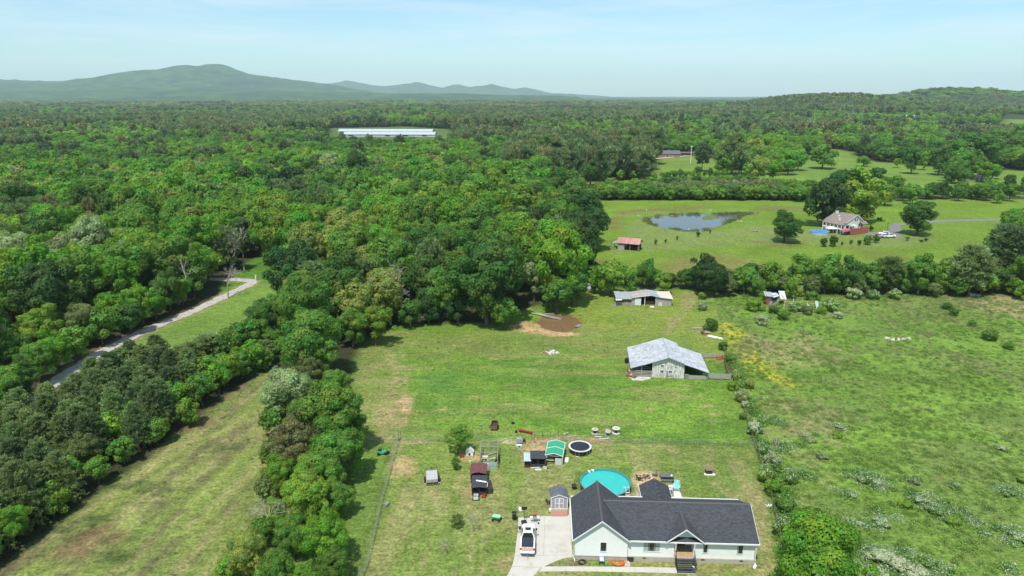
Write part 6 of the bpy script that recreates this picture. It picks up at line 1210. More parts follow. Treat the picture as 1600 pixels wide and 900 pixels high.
def bin_(label, loc, m, h=1.05, w=.55, name='trash_bin', cat='bin'):
    b = thing(name, label, cat, loc, .1); MB().frustum([(-w / 2 + .06, -w / 2 + .06, .05), (w / 2 - .06, -w / 2 + .06, .05), (w / 2 - .06, w / 2 - .06, .05), (-w / 2 + .06, w / 2 - .06, .05)], [(-w / 2, -w / 2, h), (w / 2, -w / 2, h), (w / 2, w / 2, h), (-w / 2, w / 2, h)]).build('body', m, b, bevel=.03); MB().frustum([(-w / 2 - .03, -w / 2 - .05, h + .003), (w / 2 + .03, -w / 2 - .05, h + .003), (w / 2 + .03, w / 2, h + .003), (-w / 2 - .03, w / 2, h + .003)], [(-w / 2 + .05, -w / 2 + .05, h + .1), (w / 2 - .05, -w / 2 + .05, h + .1), (w / 2 - .05, w / 2 - .05, h + .12), (-w / 2 + .05, w / 2 - .05, h + .12)]).build('lid', m, b)
    for s_ in (-1, 1): MB().tube((s_ * w * .4, w / 2, .1), (s_ * w * .52, w / 2, .1), .1, 8).build('wheel', M_tyre, b)
bin_('tall black wheeled trash bin on the grass left of the driveway top', (*G(803.5, 812), 0), M_blk); bin_('black tub standing left of the round pool', (*G(897, 764), 0), M_blk, .6, .6)
def hoop():
    b = thing('basketball_hoop', 'black portable basketball hoop at the top of the driveway', 'basketball hoop', (*G(819, 817), .03), .1); MB().frustum([(-.4, -.5, 0), (.4, -.5, 0), (.4, .45, 0), (-.4, .45, 0)], [(-.25, -.3, .3), (.25, -.3, .3), (.3, .3, .22), (-.3, .3, .22)]).build('base', M_blk, b, bevel=.03); MB().path([(0, -.1, .25), (0, 0, 1.6), (0, .12, 2.1)], .045).build('pole', M_blk, b)
    MB().box(-.35, .4, .14, .18, 1.85, 2.3).build('backboard', M_blk, b); MB().ring(0, .38, 1.9, 1.93, .18, .21, 14).build('hoop', M_red, b)
hoop()
def grill(label, loc, rz, name='grill'):
    g = thing(name, label, 'grill', loc, rz); MB().box(-.28, .28, -.2, .2, .55, .85).build('firebox', M_galv, g, bevel=.04); MB().box(-.62, -.29, -.18, .18, .78, .82).build('side_shelf', W_, g); MB().box(.29, .62, -.18, .18, .78, .82).build('side_shelf', W_, g); MB().box(-.24, .24, .0, .22, .86, 1.1).build('lid', M_red, g, bevel=.05)
    for x in (-.25, .25):
        for y in (-.17, .17): MB().tube((x, y, 0), (x, y, .55), .02, 4).build('leg', M_galv, g)
grill('white grill with a red top at the top edge of the driveway', (*G(835.5, 816), .03), .1)
def small(name, label, cat, loc, rz, parts):
    r = thing(name, label, cat, loc, rz)
    for nm, m, fn in parts: a = MB(); fn(a); a.build(nm, m, r)
    return r
small('floor_mat', 'dark rectangular mat lying left of the pickup', 'mat', (*G(810, 826), .032), 0, [('panel', M_dwall, lambda a: a.box(0, .68, -.1, .42, 0, .06)), ('panel', M_blk, lambda a: a.box(.72, 1.1, -.1, .42, 0, .05))])
small('bicycle', 'small bicycle lying beside the pickup cab', 'bicycle', (*G(816.5, 831), .035), .1, [('wheel', M_tyre, lambda a: a.ring(-.35, 0, 0, .04, .2, .24, 16)), ('wheel', M_tyre, lambda a: a.ring(.3, 0, 0, .04, .2, .24, 16)), ('frame', M_blk, lambda a: a.path([(-.35, 0, .04), (0, .15, .06), (.3, 0, .04), (0, -.1, .06), (-.35, 0, .04)], .02)), ('handlebar', M_galv, lambda a: a.tube((.2, .2, .05), (.3, -.2, .1), .015))])
small('ball', 'small black ball on the driveway beside the white grill', 'ball', (*G(841.5, 818.5), .03), 0, [('ball', M_blk, lambda a: (a.cyl(0, 0, .0, .1, .07, 10, .13), a.cyl(0, 0, .1, .2, .13, 10, .06)))])
small('plastic_bag', 'crumpled white sack on the grass above the trash bin', 'bag', (*G(812, 795), 0), .5, [('sack', W_, lambda a: a.frustum([(-.25, -.45, 0), (.3, -.5, 0), (.35, .3, 0), (-.2, .45, 0)], [(-.1, -.2, .25), (.12, -.25, .3), (.15, .1, .22), (-.1, .2, .28)])), ('knot', M_dwall, lambda a: a.tube((-.3, .2, .02), (-.1, .1, .25), .06))])
small('stone_block', 'small white block beside the brick pad', 'block', (*G(859.5, 798), 0), 0, [('block', W_, lambda a: a.frustum([(-.14, -.14, 0), (.14, -.14, 0), (.14, .14, 0), (-.14, .14, 0)], [(-.12, -.12, .22), (.12, -.12, .22), (.12, .12, .22), (-.12, .12, .22)])), ('cap', W_, lambda a: a.box(-.16, .16, -.16, .16, .222, .27))])
small('tool_pile', 'dark heap of tools leaning against the grey shed', 'tools', (*G(858.5, 790), 0), .2, [('handle', M_tan, lambda a: a.tube((-.2, 0, .02), (.1, .5, 1.2), .02)), ('handle', M_gwood, lambda a: a.tube((-.35, .3, .02), (.12, .8, 1.1), .02)), ('bin', M_blk, lambda a: a.cyl(-.05, .4, 0, .5, .2, 10)), ('bin', M_dwall, lambda a: a.cyl(-.15, .9, 0, .4, .17, 10))])
small('air_conditioner', 'grey air conditioning unit between the shed and the house', 'air conditioner', (*G(890.5, 786), .03), 0, [('casing', M_galv, lambda a: a.box(-.3, .1, -.3, .3, 0, .7)), ('grille', M_blk, lambda a: a.box(-.26, .06, -.26, .26, .702, .72))])
small('hose_coil', 'orange cord coiled in a wide loop on the grass by the gable', 'hose', (*G(963.5, 879), .02), 0, [('coil', M_orange, lambda a: [a.ring(.03 * k, .02 * k, .01 + .03 * k, .04 + .03 * k, .42 + .09 * k, .48 + .09 * k, 26) for k in range(6)])])
small('hose_coil', 'black garden hose looped in the mulch bed', 'hose', (*G(908, 879.5), .02), 0, [('coil', M_blk, lambda a: [a.ring(.1 * k, .04 * k, .01 + .04 * k, .05 + .04 * k, .38, .43, 22) for k in range(3)])])
small('storage_box', 'dark deck box against the front wall by the tan walk', 'box', (*G(984, 876), 0), 0, [('box', M_dwall, lambda a: a.box(-.35, .4, -.25, .25, 0, .5)), ('lid', M_blk, lambda a: a.box(-.38, .43, -.28, .28, .502, .56))])
small('doormat', 'dark half-round doormat at the foot of the steps', 'doormat', (*G(1074, 890.5), .034), -.05, [('mat', M_blk, lambda a: a.prism([(.55 * math.cos(t_), .42 * math.sin(t_)) for t_ in np.linspace(math.pi, 2 * math.pi, 14)], 0, .02))])
small('dog_statue', 'white statue of a small animal beside the foot of the steps', 'statue', (*G(1084, 891), .034), .3, [('plinth', W_, lambda a: a.cyl(0, 0, 0, .08, .18, 12)), ('figure', W_, lambda a: a.path([(.12, 0, .08), (.02, 0, .34), (-.08, 0, .5), (-.2, 0, .56)], .12, 8, .06))])
small('splash_block', 'white splash block below the right downspout', 'splash block', (*G(1179, 884.5), 0), -.5, [('tray', W_, lambda a: a.frustum([(-.12, -.5, 0), (.18, -.5, 0), (.12, .3, 0), (-.06, .3, 0)], [(-.14, -.52, .06), (.2, -.52, .06), (.14, .3, .1), (-.08, .3, .1)])), ('channel', W_, lambda a: a.box(-.03, .05, -.45, .25, .101, .12))])
small('pallet_board', 'white board lying on the lawn right of the house', 'board', (*G(1198, 790), 0), .1, [('board', W_, lambda a: a.box(-.1, .75, -.3, .25, 0, .06)), ('batten', W_, lambda a: a.box(.25, .35, -.28, .23, .061, .09))])
small('hutch_box', 'small brown box hutch on a white pallet alone on the lawn', 'hutch', (*G(1108, 741), 0), -.05, [('pallet', W_, lambda a: a.box(-.75, .85, -.35, .15, 0, .1)), ('wall', M_dwall, lambda a: a.box(-.5, .45, -.12, .75, .1, .75)), ('roof', mat('brown_roof', (.20, .14, .10), .8, .2, 3), lambda a: a.slab((-.58, -.2, .72), (.53, -.2, .72), (.53, .85, .95), (-.58, .85, .95), .05)), ('doorway', M_blk, lambda a: a.box(-.2, .15, -.135, -.122, .15, .6))])
def picnic():
    t = thing('picnic_table', 'dark grey picnic table behind the patio', 'picnic table', (*G(1042, 750), 0), -.03)
    for k in range(5): MB().box(-1.0, 1.0, -.42 + k * .17, -.27 + k * .17, .72, .77).build('top_plank', mat('dark_plastic', (.13, .14, .16), .6, .15, 3), t)
    for s_ in (-.85, .72): MB().box(-1.0, 1.0, s_, s_ + .26, .42, .46).build('bench', mat('dark_plastic', (.13, .14, .16)), t)
    for x in (-.7, .7):
        for s_ in (-1, 1): MB().tube((x, s_ * .75, 0), (x, s_ * .2, .71), .05, 4).build('leg', M_blk, t)
        MB().tube((x, -.85, .39), (x, .95, .39), .04, 4).build('brace', M_blk, t)
picnic()
def kettle(label, loc):
    g = thing('kettle_grill', label, 'grill', loc, 0); MB().cyl(0, 0, .6, .78, .16, 14, .29).build('bowl', M_blk, g); MB().cyl(0, 0, .785, .98, .29, 14, .12).build('lid', M_galv, g)
    for k in range(3): MB().tube((.14 * math.cos(k * 2.1), .14 * math.sin(k * 2.1), .65), (.32 * math.cos(k * 2.1), .32 * math.sin(k * 2.1), 0), .018, 4).build('leg', M_galv, g)
kettle('round kettle grill standing behind the picnic table', (*G(1049, 750), 0))
def chair(label, loc, rz, m, s_=1):
    c = thing('garden_chair', label, 'chair', loc, rz)
    for k in range(4): MB().box(-.28 + k * .14, -.16 + k * .14, -.27, .27, .36, .40).build('seat_slat', m, c)
    for k in range(4): MB().frustum([(-.28 + k * .14, .25, .38), (-.16 + k * .14, .25, .38), (-.16 + k * .14, .29, .38), (-.28 + k * .14, .29, .38)], [(-.28 + k * .14, .48, 1.0), (-.16 + k * .14, .48, 1.0), (-.16 + k * .14, .52, 1.0), (-.28 + k * .14, .52, 1.0)]).build('back_slat', m, c)
    for s2 in (-1, 1):
        MB().box(s2 * .34 - .05, s2 * .34 + .05, -.33, .36, .58, .62).build('armrest', m, c)
        for y in (-.28, .28): MB().tube((s2 * .33, y, 0), (s2 * .33, y, .58), .03, 4).build('leg', m, c)
    c.scale = (s_,) * 3
M_brown = mat('dark_brown_wood', (.09, .05, .035), .7, .25, 4)
chair('dark brown garden chair at the left of the fire pit sand', (*G(999, 751), 0), 1.9, M_brown, 1.15); chair('grey garden chair at the right of the fire pit sand', (*G(1021.5, 744), 0), -1.7, mat('grey_brown', (.22, .19, .18)), 1.0); chair('teal cushioned chair on the pale patio', (*G(1056.5, 767), .03), -.3, M_teal, 1.35); chair('brown patio chair behind the rear porch roof', (*G(1047, 771), .03), .9, mat('mauve_brown', (.22, .15, .13)), 1.1); chair('second brown patio chair close to the house wall', (*G(1048.5, 776), .03), .2, M_brown, .8)
fp = thing('fire_pit', 'ring of dark stones in the sand with charred logs', 'fire pit', (*G(1010, 745.5), 0), 0)
for k in range(12): MB().frustum([(-.13, -.09, 0), (.13, -.09, 0), (.13, .09, 0), (-.13, .09, 0)], [(-.1, -.07, .18), (.1, -.07, .18), (.1, .07, .16), (-.1, .07, .16)]).build('stone', M_rust if k % 3 else M_gwood, fp, loc=(.55 * math.cos(k * .5236), .55 * math.sin(k * .5236), 0), rz=k * .5236 + 1.57)
for k in range(3): MB().tube((-.3, -.2 + k * .15, .05), (.32, -.1 + k * .12, .1 + k * .05), .05).build('charred_log', M_blk, fp)
# spools
def spool(label, loc, s_, tilt=0, m=None):
    c = thing('cable_spool', label, 'cable spool', loc, 0); m = m or mat('spool_wood', (.50, .43, .35), .85, .15, 4)
    MB().cyl(0, 0, .78, .86, .62, 22).build('top_disc', m, c); MB().cyl(0, 0, .0, .08, .62, 22).build('bottom_disc', m, c); MB().cyl(0, 0, .08, .78, .24, 12).build('core', M_dwall, c); MB().cyl(0, 0, .861, .875, .22, 12).build('hub', M_gwood, c); c.scale = (s_,) * 3; c.rotation_euler = (tilt, 0, 0)
spool('wooden cable spool at the left of the scrap wood behind the trampoline', (*G(929.5, 677), 0), .92); spool('low tilted cable spool in the middle of the scrap wood', (*G(949.5, 678.5), 0), .8, .25, mat('grey_pink_wood', (.42, .36, .33))); spool('largest, palest cable spool at the right of the scrap wood', (*G(962.5, 676.5), 0), 1.05, 0, mat('pale_spool', (.62, .58, .52)))
for i, (px, py, L2, an, m, lb) in enumerate([(942, 673, 1.6, .6, M_tan, 'tan plank leaning on the low cable spool'), (938, 680, 1.4, -.5, M_gwood, 'grey plank lying left of the low cable spool'), (944, 686, 1.6, .0, W_, 'white plank nearest the wire fence'), (935, 683, 1.3, -.35, W_, 'white plank angled into the weeds'), (884, 678, 1.0, .4, mat('pale_board', (.6, .5, .4)), 'pale plank in the grass above the trampoline'), (948, 671, 1.0, .3, M_tan, 'short tan plank behind the low cable spool'), (893, 682.5, 1.8, .05, mat('pale_green_wood', (.42, .48, .38)), 'long pale board lying along the dirt strip')]):
    tag(MB().frustum([(-L2 / 2, -.07, .02), (L2 / 2, -.07, .14), (L2 / 2, .07, .14), (-L2 / 2, .07, .02)], [(-L2 / 2, -.07, .07), (L2 / 2, -.07, .2), (L2 / 2, .07, .2), (-L2 / 2, .07, .07)]).build('plank', m, loc=(*G(px, py), 0), rz=an), lb, 'plank')
tr = thing('feed_trough', 'long bright red feed trough behind the kennels', 'trough', (*G(822.5, 677), 0), -.42)
a = MB(); a.frustum([(-1.3, -.12, .12), (1.3, -.12, .12), (1.3, .12, .12), (-1.3, .12, .12)], [(-1.35, -.25, .42), (1.35, -.25, .42), (1.35, .25, .42), (-1.35, .25, .42)]); a.build('tray', M_red, tr)
MB().box(-1.2, 1.2, -.16, .16, .421, .43).build('feed', mat('dark_red', (.2, .02, .02)), tr)
for x in (-1.0, 1.0): MB().box(x - .04, x + .04, -.2, .2, 0, .12).build('leg', M_blk, tr)
def brown_trailer():
    t = thing('box_trailer', 'rusty brown box trailer with tall sides in the pasture', 'trailer', (*G(772, 671), 0), -.12); MB().box(-.55, .55, -.6, 1.3, .35, .42).build('floor', M_rust, t)
    for x in (-.55, .5): MB().box(x, x + .05, -.6, 1.3, .42, 1.05).build('side_panel', M_rust, t)
    MB().box(-.5, .5, -.6, -.55, .42, .9).build('tail_panel', M_rust, t); MB().box(-.5, .5, 1.25, 1.3, .42, 1.05).build('front_panel', mat('dark_red_board', (.07, .025, .022)), t); MB().box(-.48, .48, -.5, 1.2, .6, .64).build('load', M_dwall, t)
    for x in (-.68, .68): MB().tube((x - .08, .3, .28), (x + .08, .3, .28), .28, 12).build('wheel', M_tyre, t)
    MB().path([(-.55, .9, .5), (-1.5, .9, .5), (-1.7, .9, .2)], .03).build('tow_bar', M_gwood, t); MB().tube((-1.1, 1.0, 0), (-1.1, 1.0, 1.5), .03).build('post', M_gwood, t)
brown_trailer()
for px, py, m, r_, h_, nm, lb in [(751, 666, M_galv, .22, .3, 'bucket', 'silver bucket left of the rusty box trailer'), (801.5, 662, M_blk, .3, .22, 'tyre', 'black tyre lying in the pasture grass'), (806.5, 676, M_blk, .2, .35, 'bucket', 'black bucket at the left end of the red trough'), (833.5, 680, mat('yellow_plastic', (.65, .6, .2)), .17, .3, 'bucket', 'yellow tub at the right end of the red trough'), (607, 709, M_blk, .2, .4, 'bucket', 'black bucket on the left wire fence'), (734.5, 722, W_, .12, .2, 'bucket', 'tiny white pail below the white dog house'), (968, 563, M_blk, .45, .8, 'barrel', 'x')][:6]:
    c = thing(nm, lb, nm, (*G(px, py), 0)); MB().cyl(0, 0, 0, h_, r_ * .85, 12, r_).build('body', m, c); MB().ring(0, 0, h_, h_ + .02, r_ * .8, r_ * 1.05, 12).build('rim', m, c)
small('barrel', 'grey barrel lying on its side by the left wire fence', 'barrel', (*G(604, 790), 0), 1.2, [('body', M_galv, lambda a: a.tube((-.4, 0, .25), (.4, 0, .25), .25, 14)), ('hoop', M_grey, lambda a: a.tube((-.05, 0, .25), (.05, 0, .25), .27, 14))])
small('appliance', 'grey metal box of junk beside the sawdust patch', 'junk box', (*G(812, 692), 0), 0, [('casing', M_galv, lambda a: a.box(-.5, .5, -.3, .4, .2, .75)), ('base', M_rust, lambda a: a.box(-.45, .95, -.2, .3, 0, .2)), ('lid', M_grey, lambda a: a.box(-.52, .3, -.2, .42, .751, .8)), ('crate', M_dwall, lambda a: a.box(.55, .95, -.1, .4, .2, .6))])
small('water_dish', 'white and blue pan on the grass below the junk box', 'pan', (*G(811.5, 699), 0), 0, [('pan', M_cyan, lambda a: a.ring(0, 0, 0, .12, .3, .36, 16)), ('board', W_, lambda a: a.box(-.5, .4, .55, .9, 0, .06)), ('toy', M_blk, lambda a: a.cyl(0, 0, 0, .2, .12, 8))])
small('scrap_heap', 'pale scrap boards strewn below the black-roofed coop', 'scrap boards', (*G(838, 731), 0), 0, [('board', mat('pale_board', (.6, .5, .4)), lambda a: a.box(-.9, .2, -.1, .3, 0, .05)), ('board', M_cyan, lambda a: a.box(-.1, .55, -.25, .15, .051, .1)), ('board', W_, lambda a: a.box(-.6, .3, .5, .62, 0, .06)), ('sheet', mat('pale_sheet', (.66, .62, .45)), lambda a: a.box(-.2, .75, -.75, -.3, 0, .03))])
small('bag', 'grey and white bag slumped right of the scrap boards', 'bag', (*G(852, 731), 0), -.7, [('sack', mat('grey_sack', (.4, .4, .36), .8, .3, 5), lambda a: a.frustum([(-.45, -.2, 0), (.45, -.25, 0), (.4, .25, 0), (-.4, .2, 0)], [(-.25, -.08, .3), (.2, -.1, .25), (.2, .12, .22), (-.2, .1, .3)])), ('neck', M_blk, lambda a: a.tube((.35, 0, .12), (.6, -.05, .1), .1))])

# ------------------------------------------------------------------ fences
def wire_fence(label, pts, sp, h_=1.15, pm=None, wires=4, rail=False, pr=.035):
    f = thing('wire_fence', label, 'fence', (*pts[0], 0)); o = Vector((*pts[0], 0)); W2 = [MB() for _ in range(wires)]; pmesh = None; last = None
    for (x0, y0), (x1, y1) in zip(pts[:-1], pts[1:]):
        n = max(1, round(math.hypot(x1 - x0, y1 - y0) / sp))
        for i in range(n + 1):
            if i == 0 and last is not None: continue
            u = i / n; p = Vector((x0 + (x1 - x0) * u, y0 + (y1 - y0) * u, 0)) - o
            if pmesh is None: q = MB().tube((0, 0, 0), (0, 0, h_ + .1), pr, 5).build('post', pm or M_gwood, f); pmesh = q.data
            else: q = bpy.data.objects.new('post', pmesh); COL.objects.link(q); q.parent = f
            q.location = p; q.rotation_euler = (random.uniform(-.05, .05), random.uniform(-.05, .05), 0)
            if last is not None:
                for j in range(wires): z = h_ * (j + 1) / wires - .05; W2[j].tube((last.x, last.y, z), (p.x, p.y, z), .009, 3)
            last = p
    for a in W2: a.build('wire', M_galv if not rail else M_gwood, f)
wire_fence('wire fence with thin posts dividing the lawn from the pasture', [G(555, 689), G(620, 689.5), G(690, 691), G(755, 691.5), G(815, 692), G(834, 691.5)], 2.2)
wire_fence('low rust-coloured wire fence round the bare dirt strip', [G(834, 691), G(834.2, 681.5), G(860, 681), G(885, 681.5)], 1.2, .9, M_rust)
wire_fence('wire fence running right from the trampoline to the red fence', [G(858, 691.5), G(886, 690), G(900, 690), G(940, 692), G(1000, 694), G(1090, 696), G(1178, 698)], 2.4)
wire_fence('dark mesh fence running down the left side of the lawn', [G(623, 687), G(617, 710), G(608, 742), G(601, 770), G(595, 792), G(585, 838), G(575, 880), G(565, 905), G(550, 960)], 2.3, 1.2, M_gwood, 5)
wire_fence('rust-red post and wire fence along the overgrown field', [G(1131, 548), G(1143, 585), G(1156, 618), G(1163, 645), G(1172, 680), G(1183, 705), G(1191, 735), G(1205, 780), G(1214, 820), G(1224, 880), G(1232, 930)], 2.0, 1.2, M_rust, 5, False, .07)
small('wire_gate', 'narrow grey gate post at the wire fence corner', 'gate', (*G(622, 690), 0), 1.3, [('post', M_gwood, lambda a: a.tube((0, 0, 0), (0, 0, 1.6), .07)), ('frame', M_dwall, lambda a: a.path([(0, 0, .2), (1.1, 0, .2), (1.1, 0, 1.3), (0, 0, 1.3)], .03)), ('brace', M_dwall, lambda a: a.tube((0, 0, .2), (1.1, 0, 1.3), .02))])
def rail_fence(label, p0, p1, n, m=None, h_=1.3, rails=4):
    f = thing('rail_fence', label, 'fence', (*p0, 0), math.atan2(p1[1] - p0[1], p1[0] - p0[0])); L2 = math.hypot(p1[0] - p0[0], p1[1] - p0[1])
    for i in range(n + 1): MB().box(L2 * i / n - .08, L2 * i / n + .08, -.08, .08, 0, h_ + .08).build('post', m or M_gwood, f)
    for i in range(n):
        for j in range(rails): MB().box(L2 * i / n + .02, L2 * (i + 1) / n - .02, -.125, -.083, .22 + j * (h_ - .15) / rails, .42 + j * (h_ - .15) / rails).build('rail', m or M_gwood, f)
rail_fence('grey board fence on the near side of the barn corral', G(1098, 592), G(1141, 593.5), 3); rail_fence('grey board fence on the far side of the barn corral', G(1098, 560), G(1128, 559), 2, None, 1.2, 3); rail_fence('rust-red gate panels on the right side of the barn corral', G(1132, 566), G(1137, 590), 2, M_rust)
small('metal_gate', 'red metal gate lying against the far corral fence', 'gate', (*G(1119, 562), 0), 0, [('frame', M_red, lambda a: a.path([(0, 0, .1), (1.4, 0, .1), (1.4, 0, .9), (0, 0, .9), (0, 0, .1)], .05)), ('bar', M_red, lambda a: [a.tube((0, 0, z), (1.4, 0, z), .04) for z in (.3, .5, .7)])])
small('junk_heap', 'rusty scrap and white sheeting heaped at the far corral corner', 'scrap', (*G(1114, 527), 0), .8, [('sheet', W_, lambda a: a.frustum([(0, -2.5, 0), (.5, -2.4, 0), (.4, 1.5, 0), (-.3, 1.4, 0)], [(.1, -2, .3), (.3, -2, .35), (.2, 1.2, .25), (-.1, 1, .3)])), ('scrap', M_rust, lambda a: a.path([(-.4, 2, 0), (-.1, 2.4, .9), (.1, 3.4, .4), (.3, 2.2, .1)], .2))])

# ------------------------------------------------------------------ barn
def planks(parent, x0, x1, y, zb, ztf, m, wd=.32, name='wall_plank', th=.04, gap=.02):
    x = x0
    while x < x1 - .02:
        xe = min(x + wd * random.uniform(.85, 1.15), x1); t0, t1 = ztf(x), ztf(xe - gap); d = random.uniform(0, .015)
        MB().frustum([(x, y - d, zb), (xe - gap, y - d, zb), (xe - gap, y + th, zb), (x, y + th, zb)], [(x, y - d, t0), (xe - gap, y - d, t1), (xe - gap, y + th, t1), (x, y + th, t0)]).build(name, m, parent); x = xe
def barn():
    b = thing('barn', 'white weathered board barn with wide pale tin roof and open side sheds', 'barn', (24.0, 128.5, 0), math.radians(-6)); D_ = 11.0; xl, xw0, rx, xw1, xr = 0, 4.3, 7.4, 10.7, 15.35; zl, zw0, zr, zw1, zre = 2.0, 3.45, 4.55, 3.3, 1.65
    zf = lambda x: (zw0 + (zr - zw0) * (x - xw0) / (rx - xw0) if x < rx else zr + (zw1 - zr) * (x - rx) / (xw1 - rx)) - .08
    planks(b, xw0, xw1, 0, .0, zf, M_bpaint, .34)
    sh_ = [((xl - .1, zl), (xw0 - .6, zl + (zw0 - zl) * .84)), ((xw0 - .6, zl + (zw0 - zl) * .84 + .015), (rx, zr)), ((rx, zr), (xw1 - .2, zw1 + .09)), ((xw1 - .25, zw1 - .02), (xr + .1, zre))]
    for i, ((xa, za), (xb, zb)) in enumerate(sh_):
        a = MB(); y0, y1 = -.6, D_ + (.2 if i < 3 else -1.2)
        if za < zb: a.slab((xa, y1, za), (xa, y0, za), (xb, y0, zb), (xb, y1, zb), .06)
        else: a.slab((xb, y0, zb), (xb, y1, zb), (xa, y1, za), (xa, y0, za), .06)
        r_ = a.build('roof_slope', M_tin, b)
        # sheet rows laid on the slope with lapped edges
        n = 3 if i in (0, 3) else 4; d = Vector((xb - xa, 0, zb - za)); nm = Vector((-d.z, 0, d.x)).normalized(); nm = nm if nm.z > 0 else -nm
        for k in range(n):
            for q in range(4):
                ya = y0 + (y1 - y0) * q / 4 + .03; yb = y0 + (y1 - y0) * (q + 1) / 4 - .0; p0 = Vector((xa, 0, za)) + d * (k / n + .004); p1 = Vector((xa, 0, za)) + d * ((k + 1) / n); o1, o2 = nm * (.012 + .02 * ((k + q) % 2)), nm * (.03 + .02 * ((k + q) % 2)); m = MB()
                P0, P1, P2, P3 = (p0.x + o1.x, ya, p0.z + o1.z), (p0.x + o1.x, yb, p0.z + o1.z), (p1.x + o2.x, yb, p1.z + o2.z), (p1.x + o2.x, ya, p1.z + o2.z)
                u0 = ya + k * 3.1 + i * 7; m.quad(P0, P3, P2, P1, uv=[(u0, q), (u0, q + d.length / n), (u0 + yb - ya, q + d.length / n), (u0 + yb - ya, q)]) if d.x > 0 else m.quad(P0, P1, P2, P3); m.build('tin_sheet', M_tin, r_)
    a = MB(); a.tube((rx, -.6, zr + .05), (rx, D_ + .2, zr + .05), .07, 4); a.build('ridge_cap', M_galv, b)
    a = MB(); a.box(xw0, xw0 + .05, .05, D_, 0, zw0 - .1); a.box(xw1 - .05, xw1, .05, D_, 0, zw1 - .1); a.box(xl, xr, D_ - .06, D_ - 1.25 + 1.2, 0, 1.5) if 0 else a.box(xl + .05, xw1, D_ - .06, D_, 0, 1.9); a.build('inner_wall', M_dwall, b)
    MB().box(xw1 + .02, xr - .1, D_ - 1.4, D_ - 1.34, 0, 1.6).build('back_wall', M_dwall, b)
    for x, y in ((xl + .1, 0), (xl + .1, 3.6), (xl + .1, 7.2), (xl + .1, D_ - .2), (xr - .15, 0), (xr - .15, 3.2), (xr - .15, 6.4), (xr - .15, D_ - 1.6), (xl + 2.2, 0)): MB().tube((x, y, 0), (x, y, 1.75 if x > 8 else (2.0 if x < 1 else 2.65)), .09, 6).build('post', M_gwood, b)
    for (x0, x1, z0, z1) in ((5.95, 6.55, 1.05, 1.6), (7.65, 8.2, 1.05, 1.6), (8.75, 9.1, 2.2, 2.55), (8.75, 9.1, 2.68, 3.0), (6.0, 6.5, 2.3, 2.75)):
        f = MB(); f.box(x0 - .07, x1 + .07, -.06, -.02, z0 - .07, z0); f.box(x0 - .07, x1 + .07, -.06, -.02, z1, z1 + .07); f.box(x0 - .07, x0, -.06, -.02, z0, z1); f.box(x1, x1 + .07, -.06, -.02, z0, z1); f.box((x0 + x1) / 2 - .02, (x0 + x1) / 2 + .02, -.055, -.03, z0, z1)
        fr = f.build('window', W_, b); MB().box(x0, x1, -.03, -.022, z0, z1).build('pane', M_glass, fr)
    MB().box(5.9, 6.75, -.06, -.022, .0, .92).build('door', mat('pinkish_door', (.50, .40, .34), .8, .15, 4), b); MB().box(7.15, 7.5, -.06, -.022, 0, 1.5).build('door_post', M_wood, b)
    for j in range(4): MB().box(xl + .2, xw0 - .05, -.12, -.08, .25 + j * .32, .42 + j * .32).build('rail', M_gwood, b)
    for j in range(3): MB().box(xw1 + .05, xw1 + .9, -.12, -.08, .25 + j * .3, .40 + j * .3).build('rail', M_gwood, b)
    for x in (xl + .2, 2.15, xw0 - .1): MB().box(x - .06, x + .06, -.2, -.125, 0, 1.5).build('rail_post', M_gwood, b)
    for j in range(3): MB().box(.6, 4.2, 2.5, 2.55, .3 + j * .4, .48 + j * .4).build('stall_rail', M_gwood, b)
    MB().box(.4, 2.4, 1.0, 1.8, 0, .5).build('feed_bunk', M_rust, b); MB().box(xw1 + .1, xr - .3, .0, .05, 0, .75).build('low_wall', M_gwood, b); MB().cyl(13.0, .9, 1.7, 1.72, .2, 10).build('lamp', M_red, b)
barn()
small('wheelbarrow', 'old rusty wheelbarrow in front of the barn door', 'wheelbarrow', (*G(1048, 590), 0), 0, [('tray', M_pink, lambda a: a.frustum([(-.35, -.2, .3), (.35, -.2, .3), (.35, .2, .3), (-.35, .2, .3)], [(-.55, -.32, .6), (.5, -.32, .6), (.5, .32, .6), (-.55, .32, .6)])), ('wheel', M_tyre, lambda a: a.tube((.5, -.05, .2), (.5, .05, .2), .2, 10)), ('handle', M_dwall, lambda a: (a.tube((.5, 0, .3), (-1.0, -.3, .5), .03), a.tube((.5, 0, .3), (-1.0, .3, .5), .03)))])
a = MB(); a.prism(GP([(986, 592), (1000, 587.5), (1017, 588), (1016, 592.5), (1008, 593.5), (1003, 595.5), (996, 594), (988, 594.5)]), -.05, .06); tag(a.build('concrete_apron', M_conc), kind='structure')
for i, (px, py, lb) in enumerate([(984.5, 583, 'rusty red panel stack against the left side of the barn'), (986, 589, 'pinkish scrap heap at the front left corner of the barn')]):
    small('scrap_pile', lb, 'scrap', (*G(px, py), 0), i, [('panel', M_rust, lambda a: a.box(-.5, .2, -1, 1, 0, .5)), ('panel', M_pink, lambda a: a.frustum([(-.6, -.5, 0), (.5, -.6, 0), (.5, .4, 0), (-.5, .5, 0)], [(-.2, -.2, .7), (.2, -.2, .6), (.2, .2, .6), (-.2, .2, .7)]))])
small('water_tank', 'black water barrel left of the barn roof', 'barrel', (*G(979, 567), 0), 0, [('body', M_blk, lambda a: a.cyl(0, 0, 0, 1.0, .42, 12)), ('spout', W_, lambda a: a.tube((.3, 0, .9), (1.0, 0, 1.0), .06))])
